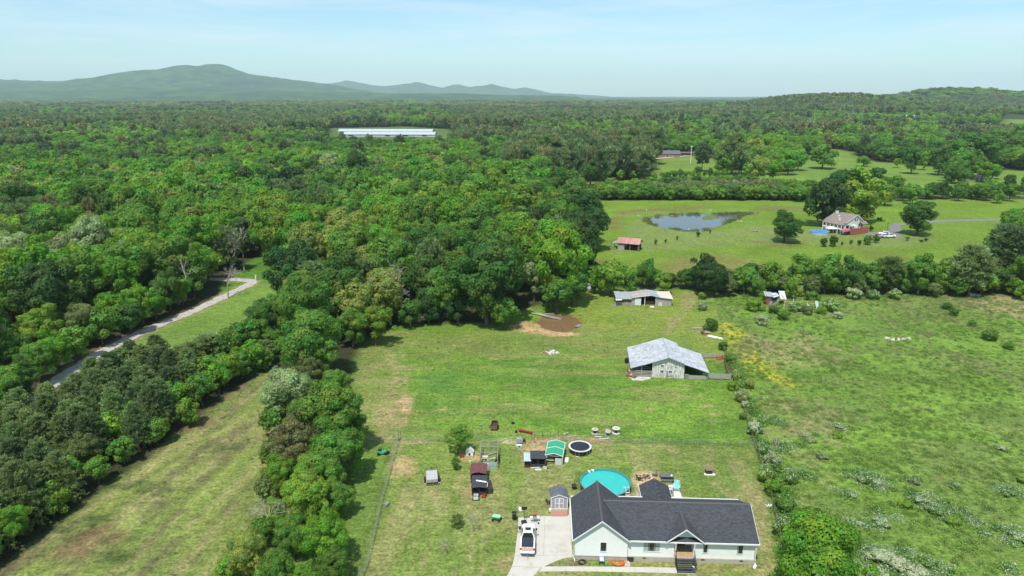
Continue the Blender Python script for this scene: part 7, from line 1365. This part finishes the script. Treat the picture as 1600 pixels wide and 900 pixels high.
def low_shed():
    b = thing('pole_shed', 'low grey shed with patched sagging tin roof at the top of the pasture', 'shed', (28.3, 177.0, 0), math.radians(-1.5)); D_ = 5.2; L2 = 14.9
    a = MB(); a.slab((9.2, D_ + .3, 3.0), (9.2, -.4, 2.95), (-.0 + 4.0, -.4, 2.25), (4.0, D_ + .3, 2.3), .06); a.build('roof_slope', M_tin2, b)
    a = MB(); a.slab((9.2, -.4, 2.95), (9.2, D_ + .3, 3.0), (11.6, D_ + .3, 2.5), (11.6, -.4, 2.45), .06); a.build('roof_slope', M_tin3, b)
    a = MB(); a.slab((11.55, -.4, 2.47), (11.55, D_ + .3, 2.52), (15.2, D_ + .1, 2.55), (15.2, -.4, 2.0), .06); a.build('roof_slope', mat('cream_tin', (.62, .53, .45), .6, .06, 1), b)
    for k in range(6): z = 2.2 + random.uniform(-.08, .12); x = -.2 + k * .72; m = MB(); m.slab((x, -.5 + random.uniform(-.15, .15), z - .25), (x + .74, -.5 + random.uniform(-.15, .15), z - .2), (x + .74, D_ + .2, z + .2), (x, D_ + .2, z + .15), .04); m.build('tin_sheet', M_tin3, b)
    MB().slab((-.3, -.9, 1.7), (1.3, -.9, 1.75), (1.3, -.2, 2.1), (-.3, -.2, 2.05), .04).build('bent_sheet', W_, b)
    planks(b, 0, 4.0, 0, .0, lambda x: .95, M_wood, .5); planks(b, 4.0, 4.9, 0, 0, lambda x: 2.2, M_gwood, .3); planks(b, 10.7, L2, 0, 0, lambda x: 2.4 - (x - 10.7) * .12, M_gwood, .36); MB().box(.2, 4.0, -.02, .04, 1.05, 1.25).build('rail', M_rust, b); MB().box(0, 4.0, -.03, .05, 1.45, 1.6).build('rail', M_wood, b)
    MB().box(4.9, 6.6, -.10, -.04, .1, 2.1).build('white_door', mat('white_sheet', (.62, .66, .63), .7, .06, 2), b); MB().box(11.2, 12.3, -.35, -.28, .0, 1.05).build('leaning_sheet', mat('pale_sheet2', (.55, .52, .50), .7, .06, 2), b)
    MB().box(7.55, 7.7, -.05, .05, 0, 2.5).build('post', W_, b); MB().box(10.45, 10.7, -.05, .05, 0, 2.6).build('post', M_gwood, b); MB().box(0, L2, D_ - .1, D_, 0, 2.2).build('back_wall', M_dwall, b); MB().box(L2 - .08, L2, 0, D_, 0, 1.9).build('side_wall', M_dwall, b); MB().box(0, .08, .05, D_, 0, 1.5).build('side_wall', M_dwall, b); MB().box(7.8, 10.4, 1.2, 1.3, 0, .9).build('manger', M_rust, b)
    MB().tube((-.25, -.4, 0), (-.15, 0, 2.1), .06).build('prop', M_gwood, b)
low_shed()
small('salt_block', 'small white slab in the grass before the low shed', 'slab', (*G(1019, 480), 0), 0, [('slab', W_, lambda a: a.box(-.6, .5, -.3, .3, 0, .2)), ('slab', W_, lambda a: a.box(-.4, .3, -.2, .2, .201, .3))])
small('feed_rack', 'pale hay rack left of the low shed', 'rack', (*G(957, 480), 0), 0, [('frame', M_gwood, lambda a: a.path([(-.5, 0, .1), (.9, 0, .1), (.9, 0, .8), (-.5, 0, .8), (-.5, 0, .1)], .06)), ('bar', M_gwood, lambda a: [a.tube((x, 0, .1), (x, 0, .8), .03) for x in (-.2, .1, .4, .7)])])
def logs(label, px, py, n, L2, m, rz, r_=.14, seed=1):
    f = thing('log_pile', label, 'logs', (*G(px, py), 0), rz); rr = random.Random(seed)
    for k in range(n): y = rr.uniform(-.6, .6); MB().tube((-L2 / 2 * rr.uniform(.5, 1), y, rr.uniform(.05, .3)), (L2 / 2 * rr.uniform(.5, 1), y + rr.uniform(-.4, .4), rr.uniform(.1, .5)), r_ * rr.uniform(.6, 1.1), 6, r_ * .5).build('log', m, f)
logs('grey brush pile beside the round dark bush', 1100, 521, 12, 3.4, M_dead, .1, .1, 2); logs('grey limbs scattered above the brush pile', 1090, 514, 7, 4.2, M_dead, -.2, .09, 3)
f = thing('fallen_logs', 'three pale fallen logs lying into the muddy pond', 'logs', (*G(858, 496), 0), 0)
for k, (x0, y0, x1, y1) in enumerate([(-4.4, 2.6, 3.0, -1.9), (-3.2, 2.5, 3.2, -1.2), (-2.4, 1.6, 1.4, -1.0), (-1, 2.0, 1.5, 2.4)]): MB().tube((x0, y0, .35), (x1, y1, .06), .17, 8, .09).build('log', M_dead, f)
logs('dead branches on the right bank of the muddy pond', 904, 510, 6, 2.4, M_dead, .7, .1, 4)
for lb, px, py, n, seed, m in [('white rubble heap in the middle of the pasture', 860, 551, 11, 5, mat('pale_rubble', (.60, .57, .53), .9, .2, 3)), ('pale rubble heap in the overgrown field', 1404, 530, 16, 6, mat('pale_pink_rubble', (.58, .50, .47), .9, .2, 3))]:
    f = thing('rubble_heap', lb, 'rubble', (*G(px, py), 0), 0); rr = random.Random(seed)
    for k in range(n):
        x, y, s_ = rr.gauss(0, 1.1 if n < 14 else 1.7), rr.gauss(0, .4), rr.uniform(.25, .5); z = 0
        MB().frustum([(-s_, -s_ * .7, 0), (s_, -s_ * .6, 0), (s_ * .8, s_ * .7, 0), (-s_ * .9, s_ * .6, 0)], [(-s_ * .6, -s_ * .4, s_ * .7), (s_ * .5, -s_ * .4, s_ * .5), (s_ * .5, s_ * .4, s_ * .7), (-s_ * .4, s_ * .4, s_ * .6)]).build('stone', m if k % 4 else M_rust, f, loc=(x, y, z), rz=rr.uniform(0, 6))
    for k in range(3): MB().tube((-1.9 + k, -.2, .2), (-.6 + k, .3, .3), .06).build('stick', M_gwood, f)
small('concrete_blocks', 'two grey blocks at the far edge of the overgrown field', 'blocks', (*G(1521, 463), 0), 0, [('block', M_galv, lambda a: a.box(-1.4, .2, -.5, .5, 0, .9)), ('block', M_gwood, lambda a: a.box(.6, 1.8, -.4, .4, 0, .6))])
def ruin():
    x0, y0 = G(1197, 477); b = thing('ruined_shed', 'collapsed shed with red-sided wall and bent white tin roof in the bushes', 'shed', (x0, y0, 0), 0)
    MB().slab((-.6, -.3, 2.7), (1.7, -.4, 2.5), (1.9, 2.2, 3.1), (-.2, 2.4, 3.3), .06).build('roof_sheet', M_tin3, b); MB().slab((1.5, -.6, 2.3), (3.4, -.1, 2.75), (3.3, 2.3, 2.9), (1.7, 2.0, 2.9), .05).build('roof_sheet', mat('bright_tin', (.50, .52, .53), .6, .25, 2), b); MB().slab((4.0, .5, 1.6), (5.6, .4, 1.5), (5.6, 2.5, 3.3), (3.9, 2.5, 3.4), .06).build('roof_sheet', mat('bright_tin', (.6, .6, .6)), b)
    MB().frustum([(0, 0, 0), (.4, -.1, 0), (.5, .2, 0), (0, .2, 0)], [(-.1, 0, 2.9), (.9, 0, 1.5), (.9, .2, 1.6), (-.1, .2, 2.9)]).build('red_wall', mat('faded_red', (.30, .06, .055), .8, .3, 3), b); MB().slab((.6, .3, 0), (3.4, .3, .2), (3.2, .4, 2.8), (.2, .4, 2.7), .06).build('wall', mat('grey_panel', (.33, .32, .30), .8, .3, 2, c2=(.2, .18, .15)), b); MB().box(1.5, 2.8, .1, .22, 1.4, 2.2).build('opening', M_blk, b)
    for (p, q) in (((2.3, -.4, .1), (3.6, -.2, 2.0)), ((1.6, -.5, .1), (3.3, -.5, 1.6)), ((3.9, -.2, 2.9), (5.0, -.6, 1.3))): MB().tube(p, q, .08, 4).build('rafter', M_tan, b)
    x1, y1 = G(1240, 463); c = thing('ruined_shed', 'leaning pale boarded wall right of the collapsed red shed', 'shed', (x1, y1, 0), 0)
    for k in range(5): MB().slab((k * .75, 0, .2), (k * .75 + .7, 0, .2), (k * .75 + .75, 1.2, 2.5 + .1 * (k % 2)), (k * .75 + .05, 1.2, 2.5), .06).build('wall_plank', mat('pale_board2', (.52, .48, .42), .8, .1, 2) if k < 3 else M_gwood, c)
    MB().box(-.4, -.1, -.2, 0, 0, 3.0).build('post', W_, c)
    x2, y2 = G(1215, 482); d = thing('rail_debris', 'long pale beam with hanging white sheets before the ruined sheds', 'debris', (x2 + 3.2, y2, 0), 0)
    MB().tube((-1.5, 0, 1.8), (6.8, .3, 2.0), .12, 4).build('beam', M_tan, d)
    for (x, w_, h_) in ((.2, 1.6, 1.6), (6.9, .8, 2.1), (4.9, .6, 1.0)): MB().slab((x, -.4, .2), (x + w_, -.5, .1), (x + w_ * .6, .1, h_), (x - .3, .1, h_), .05).build('sheet', mat('blue_white_sheet', (.52, .58, .62), .6, .1, 2), d)
    for x in (-1.5, .8, 4.7): MB().tube((x, .1, 0), (x, .1, 2.8 if x == .8 else 1.9), .07, 5).build('post', W_, d)
    logs('tangle of dead branches in front of the ruined sheds', 1252, 489, 16, 4.0, M_dead, .3, .09, 8)
ruin()
# timber debris under the wood edge, bales
for i, (px, py, lb) in enumerate([(912, 450, 'white sheeted stack just beyond the field corner'), ]):
    small('covered_stack', lb, 'stack', (*G(px, py), 0), 0, [('stack', mat('white_sheet', (.62, .66, .63)), lambda a: a.box(-2.2, 2.2, -1, 1, 0, 1.0)), ('stack', M_gwood, lambda a: a.box(-1.5, 2.6, -.8, .8, 1.002, 1.2))])
rail_fence('broken pole fence under the shade of the wood edge', G(655, 497), G(705, 496), 5, M_dead, 1.5, 2)

# ------------------------------------------------------------------ pavilion, pond things, white house
def pavilion():
    b = thing('pavilion', 'open barn with salmon-red tin roof below the pond', 'pavilion', (*G(965, 390), 0), math.radians(-24)); w_, d_, e, r_ = 7.6, 4.6, 2.6, 4.3
    a = MB(); a.slab((-.4, -.5, e), (w_ + .6, -.5, e), (w_ + .6, d_ / 2, r_), (-.4, d_ / 2, r_), .08); a.build('roof', M_redroof, b); a = MB(); a.slab((w_ + .6, d_ + .6, e), (-.4, d_ + .6, e), (-.4, d_ / 2, r_), (w_ + .6, d_ / 2, r_), .08); a.build('roof', M_redroof, b)
    MB().slab((-2.6, d_ + .3, 2.1), (-2.6, -.2, 2.1), (-.2, -.2, 2.8), (-.2, d_ + .3, 2.8), .06).build('side_roof', M_tin3, b)
    MB().box(0, 2.4, 0, d_, 0, 2.5).build('room', M_gwood, b); MB().quad((0, -.01 + 0, 2.5), (0, d_, 2.5), (0, d_ / 2, r_ - .1)).build('gable_panel', M_tan, b); MB().box(-.04, -.01, 1.4, 2.6, .1, 2.0).build('door', M_tan, b); MB().box(2.4, w_, d_ - .2, d_ - .1, 0, 1.8).build('back_wall', M_dwall, b)
    for x, y in ((-2.5, -.1), (-2.5, d_), (w_, 0), (w_, d_), (w_ * .6, 0), (w_ + .4, -.3)): MB().tube((x, y, 0), (x, y, 2.2), .1, 5).build('post', M_wood, b)
    for k in range(3): MB().box(2.8 + k * 1.5, 3.8 + k * 1.5, 1, 2.4, 0, .9).build('stored_box', M_blk, b)
    for j in range(2): MB().box(-3.6, -.5, -.3, -.2, .3 + .4 * j, .45 + .4 * j).build('rail', M_gwood, b)
pavilion()
for i, (px, py, lb, sx, h_) in enumerate([(1017, 348, 'small dark dock post at the left end of the pond', .5, 1.5), (1076, 360, 'dark float with white duck house at the near shore of the pond', 1.2, .8), (997, 340, 'white bird box on the bank left of the pond', .5, 1.4), (1010, 331, 'white nesting box above the left end of the pond', .6, 1.6), (1110, 330, 'white bench on the far bank of the pond', 1.4, .8), (1180, 333.5, 'white bucket at the right tip of the pond', .5, .5), (1050, 338, 'small white marker at the far shore of the pond', .5, .6), (1089, 335, 'thin post on the far bank of the pond', .25, 1.6), (1152, 347, 'white chair on the right bank of the pond', .7, .8), (1158, 348, 'second white chair on the right bank of the pond', .9, .9)]):
    sx *= .6; h_ *= .7; m = mat('off_white', (.5, .5, .48)) if 'white' in lb else M_dwall; small('pond_marker' if sx < .6 else 'pond_bench', lb, 'post' if sx < .6 else 'bench', (*G(px, py), -.1), 0, [('post', M_gwood, lambda a: a.tube((0, 0, 0), (0, 0, h_ * .7), .09)), ('box', m, lambda a: a.box(-sx / 2, sx / 2, -.25, .25, h_ * .5, h_)), ('roof', m, lambda a: a.frustum([(-sx / 2 - .08, -.33, h_ + .002), (sx / 2 + .08, -.33, h_ + .002), (sx / 2 + .08, .33, h_ + .002), (-sx / 2 - .08, .33, h_ + .002)], [(-sx / 2, -.02, h_ + .2), (sx / 2, -.02, h_ + .2), (sx / 2, .02, h_ + .2), (-sx / 2, .02, h_ + .2)]))])
small('picnic_bench', 'dark bench on the grass between the pond and the dome-shaped tree', 'bench', (*G(1180, 362), 0), 0, [('seat', M_gwood, lambda a: a.box(-1, 1, -.3, .3, .4, .5)), ('leg', M_blk, lambda a: a.box(-.8, -.6, -.2, .2, 0, .4)), ('leg', M_blk, lambda a: a.box(.6, .8, -.2, .2, 0, .4))])
M_cream = mat('cream_siding', (.70, .68, .63), .7, .04, 1); M_tanroof = shingle_mat('tan_shingle', (.24, .20, .17), .2, .5)
def white_house():
    b = thing('house', 'white two-storey gabled house with tan roof and red deck in the hay field', 'house', (*G(1318, 366), 0), math.radians(27)); w_, d_, e, r_ = 11.6, 9.4, 4.0, 7.6; xr = 6.6
    a = MB(); a.box(0, w_, 0, d_, 0, e); a.quad((0, -.01, e), (w_, -.01, e), (xr, -.01, r_ - .1)); a.build('wall', M_cream, b)
    a = MB(); a.slab((-1.5, d_ + .5, e + .1 - .3), (-1.5, -.4, e + .1 - .3), (0, -.4, e + .75), (0, d_ + .5, e + .75), .12); a.slab((0, d_ + .5, e + .75), (0, -.4, e + .75), (xr, -.4, r_), (xr, d_ + .5, r_), .12); a.slab((w_ + .5, -.4, e - .1), (w_ + .5, d_ + .5, e - .1), (xr, d_ + .5, r_), (xr, -.4, r_), .12); a.build('roof', M_tanroof, b)
    a = MB(); a.box(8.0, 13.0, 5.0, d_ - .5, e - .3, e + 1.2); a.build('wing_wall', M_cream, b); a = MB(); a.slab((7.5, 4.6, e + 1.1), (13.5, 4.6, e + 1.1), (13.5, 7.0, e + 2.7), (7.5, 7.0, e + 2.7), .12); a.slab((13.5, 9.4, e + 1.1), (7.5, 9.4, e + 1.1), (7.5, 7.0, e + 2.7), (13.5, 7.0, e + 2.7), .12); a.build('wing_roof', M_tanroof, b); MB().box(8.0, 13.0, 5.0, d_ - .5, 0, e - .3).build('wing_wall', M_cream, b)
    a = MB(); a.frustum([(-.02, -.45, e + .5), (xr, -.45, r_ - .25), (xr, -.41, r_ - .25), (-.02, -.41, e + .5)], [(-.02, -.45, e + .8), (xr, -.45, r_ + .05), (xr, -.41, r_ + .05), (-.02, -.41, e + .8)]); a.frustum([(xr, -.452, r_ - .25), (w_ + .5, -.452, e - .4), (w_ + .5, -.412, e - .4), (xr, -.412, r_ - .25)], [(xr, -.452, r_ + .05), (w_ + .5, -.452, e - .05), (w_ + .5, -.412, e - .05), (xr, -.412, r_ + .05)]); a.build('rake_board', W_, b)
    MB().box(-1.5, 0, .2, d_, 1.9, 2.1).build('gallery_floor', W_, b); MB().box(-1.45, -1.35, .2, d_, 2.1, 2.55).build('gallery_wall', M_cream, b)
    for k in range(6): MB().box(-1.5, -1.3, .2 + k * (d_ - .5) / 5, .45 + k * (d_ - .5) / 5, 0, 3.6).build('column', W_, b)
    for k in range(5): MB().box(-.06, -.01, .7 + k * 1.75, 1.8 + k * 1.75, 2.3, 3.6).build('window', M_glass, b); MB().box(-.06, -.01, .6 + k * 1.75, 1.8 + k * 1.75, .1, 1.7).build('dark_door', M_dwall, b)
    for x0, x1, z0, z1 in ((.8, 2.6, 2.3, 3.6), (5.0, 5.8, 2.4, 3.6), (8.4, 9.2, 2.4, 3.8), (10.2, 10.9, 2.4, 3.7), (5.7, 6.4, 5.0, 5.8), (6.8, 7.5, 5.0, 5.8)):
        f = MB(); f.box(x0 - .12, x1 + .12, -.07, -.02, z0 - .12, z1 + .12); fr = f.build('window', W_, b); MB().box(x0, x1, -.09, -.072, z0, z1).build('pane', M_glass, fr)
    MB().slab((8.9, -1.6, 3.6), (12.4, -1.6, 3.6), (12.4, -.1, 4.6), (8.9, -.1, 4.6), .1).build('door_hood', M_tanroof, b)
    for s_, z in ((2.2, 5.75), (3.7, 6.35), (1.2, 5.3)): MB().box(s_, s_ + .7, 2 + s_, 2.9 + s_, z - .1, z + .22).build('skylight', W_, b)
    MB().box(5.0, 5.9, 8.0, 8.9, 6.0, r_ + .5).build('chimney', M_cream, b)
    d = MB().box(0, 11, -3.0, -.1, 1.7, 1.85).build('deck', mat('red_deck', (.34, .11, .075), .8, .15, 3), b)
    for k in range(12): MB().box(k * .96 - .05, k * .96 + .05, -3.05, -2.95, 0, 2.7).build('deck_post', mat('red_deck', (.42, .11, .06)), d)
    MB().box(0, 11, -3.04, -2.96, 2.6, 2.7).build('deck_rail', mat('red_deck', (.4, .1, .06)), d); MB().box(.05, 10.9, -2.98, -2.92, .1, 1.6).build('deck_skirt', mat('red_deck', (.4, .1, .06)), d); MB().box(.05, 10.9, -3.0, -2.97, 1.9, 2.5).build('deck_panel', mat('red_deck', (.4, .1, .06)), d)
    def umb(nm, lb, x, y, z, m):
        M = b.matrix_basis @ Matrix.Translation((x, y, z)); u = thing(nm, lb, 'parasol', M.translation); n = 8
        c = MB()
        for i in range(n): a0, a1 = i * math.pi / 4, (i + 1) * math.pi / 4; c.quad((1.5 * math.cos(a0), 1.5 * math.sin(a0), 1.7), (1.5 * math.cos(a1), 1.5 * math.sin(a1), 1.7), (0, 0, 2.4))
        c.build('canopy', m, u); MB().tube((0, 0, 0), (0, 0, 2.4), .05).build('pole', W_, u)
    umb('parasol', 'pale green parasol open on the red deck of the white house', 3.6, -1.6, 1.85, mat('pale_green_cloth', (.35, .55, .42))); umb('parasol', 'crimson parasol standing below the gallery of the white house', -1.2, -1.2, 0, mat('crimson_cloth', (.45, .06, .12)))
white_house()
def far_pool():
    x, y = G(1280, 365.5); p = thing('swimming_pool', 'round blue above-ground pool left of the white house', 'swimming pool', (x, y, 0)); MB().ring(0, 0, 0, 1.2, 3.5, 3.6, 32).build('wall', mat('pool_wall_pale', (.35, .42, .5)), p); MB().quad(*[(3.5 * math.cos(i * .19635), 3.5 * math.sin(i * .19635), 1.12) for i in range(32)]).build('cover', mat('blue_cover', (.06, .26, .62), .4, .1, 1), p); MB().ring(0, 0, 1.2, 1.26, 3.45, 3.7, 32).build('rim', mat('pool_rim_blue', (.25, .45, .7)), p)
    x, y = G(1298, 364); c = thing('canopy_tent', 'small cream canopy tent between the blue pool and the white house', 'canopy', (x, y, 0)); MB().frustum([(-2, -1.4, 1.9), (2, -1.4, 1.9), (2, 1.4, 1.9), (-2, 1.4, 1.9)], [(-.4, -.2, 2.8), (.4, -.2, 2.8), (.4, .2, 2.8), (-.4, .2, 2.8)]).build('canopy', mat('cream_cloth', (.66, .62, .52)), c)
    for sx in (-1.9, 1.9):
        for sy in (-1.3, 1.3): MB().tube((sx, sy, 0), (sx, sy, 1.9), .06, 5).build('leg', W_, c)
far_pool()
small('lamp_post', 'thin dark post beside the white cars', 'post', (*G(1386, 361), 0), 0, [('pole', M_blk, lambda a: a.tube((0, 0, 0), (0, 0, 3.2), .07)), ('head', M_blk, lambda a: a.box(-.15, .15, -.15, .15, 3.2, 3.5))])

# ------------------------------------------------------------------ far buildings
def simple_house(label, px, py, w_, d_, e, r_, wm, rm, rz=0, nwin=4, cat='house', name='house', porch=False):
    b = thing(name, label, cat, (*G(px, py), float(terrain(*G(px, py)))), rz); a = MB(); a.box(0, w_, 0, d_, -.5, e); a.quad((0, 0, e), (0, d_, e), (0, d_ / 2, r_ - .1)); a.quad((w_, d_, e), (w_, 0, e), (w_, d_ / 2, r_ - .1)); a.build('wall', wm, b)
    a = MB(); a.slab((-.6, -.6, e - .1), (w_ + .6, -.6, e - .1), (w_ + .6, d_ / 2, r_), (-.6, d_ / 2, r_), .15); a.build('roof', rm, b); a = MB(); a.slab((w_ + .6, d_ + .6, e - .1), (-.6, d_ + .6, e - .1), (-.6, d_ / 2, r_), (w_ + .6, d_ / 2, r_), .15); a.build('roof', rm, b)
    for k in range(nwin): x = w_ * (k + .5) / nwin; f = MB().box(x - .65, x + .65, -.06, -.01, e * .35, e * .78).build('window', W_, b); MB().box(x - .5, x + .5, -.09, -.062, e * .4, e * .74).build('pane', M_glass, f)
    MB().box(w_ * .5 - 1.6, w_ * .5 - .7, -.07, -.012, 0, 2.1).build('door', M_blk, b); return b
simple_house('low grey-roofed brick house among the pines', 1028, 246, 20, 9, 3.2, 6.0, mat('house_brick', (.33, .18, .13), .9, .15, 2), M_slate, 0, 5)
simple_house('long dark open shed right of the grey-roofed house', 1052, 243.5, 26, 6, 2.6, 3.6, M_dwall, mat('dark_red_roof', (.16, .09, .08)), 0, 2, 'shed', 'shed')
simple_house('white house glimpsed between trees on the ridge road', 1303, 221, 12, 9, 4.2, 8, M_cream, M_slate, .5, 3)
simple_house('grey-roofed house far off among the trees near the power poles', 1390, 206, 14, 10, 4, 8, M_cream, M_slate, -.4, 3)
simple_house('grey house with steep roof at the right edge beyond the park', 1566, 254, 15, 10, 4.5, 9.5, M_cream, M_slate, -.6, 3)
simple_house('brick house with terracotta roof at the right edge', 1592, 262, 14, 9, 3.6, 6.4, mat('house_brick', (.33, .18, .13)), mat('terracotta', (.45, .16, .09), .8, .1, 2), -.2, 3)
simple_house('tan-roofed low shed among the park trees', 1519, 284, 11, 8, 2.6, 4.8, M_gwood, mat('tan_roof', (.42, .34, .28), .8, .1, 2), .35, 2, 'shed', 'shed')
simple_house('small roof glimpsed behind the far left trees', 345, 216, 16, 10, 4, 8, M_cream, M_slate, .2, 3) if 0 else None
def poultry(label, px0, py0, px1, py1, w_=16):
    x0, y0 = G(px0, py0); x1, y1 = G(px1, py1); L2 = math.hypot(x1 - x0, y1 - y0); b = thing('poultry_house', label, 'poultry house', (x0, y0, float(terrain(x0, y0))), math.atan2(y1 - y0, x1 - x0)); m = mat('white_metal_roof', (.44, .48, .50), .5, .04, .3)
    MB().box(0, L2, 0, w_, -1, 3.0).build('wall', mat('pale_wall', (.55, .57, .58), .7, .05, .5), b)
    n = int(L2 / 12)
    for k in range(n): MB().slab((L2 * k / n, -.8, 2.9), (L2 * (k + 1) / n - .12, -.8, 2.9), (L2 * (k + 1) / n - .12, w_ / 2, 6.0), (L2 * k / n, w_ / 2, 6.0), .1).build('roof_panel', m, b)
    MB().slab((L2, w_ + .8, 2.9), (0, w_ + .8, 2.9), (0, w_ / 2, 6.0), (L2, w_ / 2, 6.0), .1).build('rear_roof', m, b)
    for k in range(n // 2): MB().box(L2 * (k + .3) / (n // 2), L2 * (k + .55) / (n // 2), -.08, -.02, .6, 2.0).build('window', M_glass, b)
poultry('nearer long white-roofed poultry house in the distant woods', 536, 214, 680, 214.5); poultry('farther long white-roofed poultry house behind the first', 528, 209.5, 676, 210)
for i, (px, py) in enumerate([(1413, 204), (1425, 204.5)]):
    x, y = G(px, py); z = float(terrain(x, y)); p = thing('power_pole', '%s of two pale power poles on the wooded slope' % ('left', 'right')[i], 'power pole', (x, y, z)); MB().tube((0, 0, 0), (0, 0, 22), .35, 6, .25).build('pole', W_, p); MB().box(-2, 2, -.2, .2, 20, 20.5).build('crossarm', W_, p)
x, y = G(1079, 255); p = thing('power_pole', 'pale pole at the edge of the pine lawn', 'power pole', (x, y, float(terrain(x, y)))); MB().tube((0, 0, 0), (0, 0, 15), .3, 6, .2).build('pole', W_, p); MB().box(-1.2, 1.2, -.15, .15, 13.6, 14).build('crossarm', W_, p)
strip('far_drive', GP([(1085, 243), (1060, 245), (1035, 247.5), (1015, 249)]), 5, mat('pale_drive', (.5, .46, .38), .9, .1, .3), .3)
strip('far_road', GP([(1640, 199), (1600, 203), (1575, 206), (1555, 208)]), 9, mat('pale_road', (.42, .40, .37), .9, .1, .3), 4.0) if 0 else None
for i, (px, py, lb) in enumerate([(392, 441, 'white gate post at the bend of the gravel lane'), (378, 448, 'dark brush clump on the verge of the gravel lane')][:1]):
    small('gate_post', lb, 'post', (*G(400, 437), 0), 0, [('post', W_, lambda a: a.box(-.15, .15, -.15, .15, 0, 1.4)), ('cap', W_, lambda a: a.box(-.2, .2, -.2, .2, 1.402, 1.5))])
# ------------------------------------------------------------------ air
def haze():
    a = MB(); a.box(-24000, 24000, -1500, 18500, -40, 580); m = bpy.data.materials.new('haze_air'); m.use_nodes = True; t = m.node_tree; t.nodes.clear()
    o = t.nodes.new('ShaderNodeOutputMaterial'); v = t.nodes.new('ShaderNodeVolumePrincipled'); v.inputs['Color'].default_value = (.76, .92, 1, 1); v.inputs['Density'].default_value = 6e-5; v.inputs['Anisotropy'].default_value = 0
    t.links.new(v.outputs[0], o.inputs['Volume']); return tag(a.build('haze', m), kind='stuff')
haze()
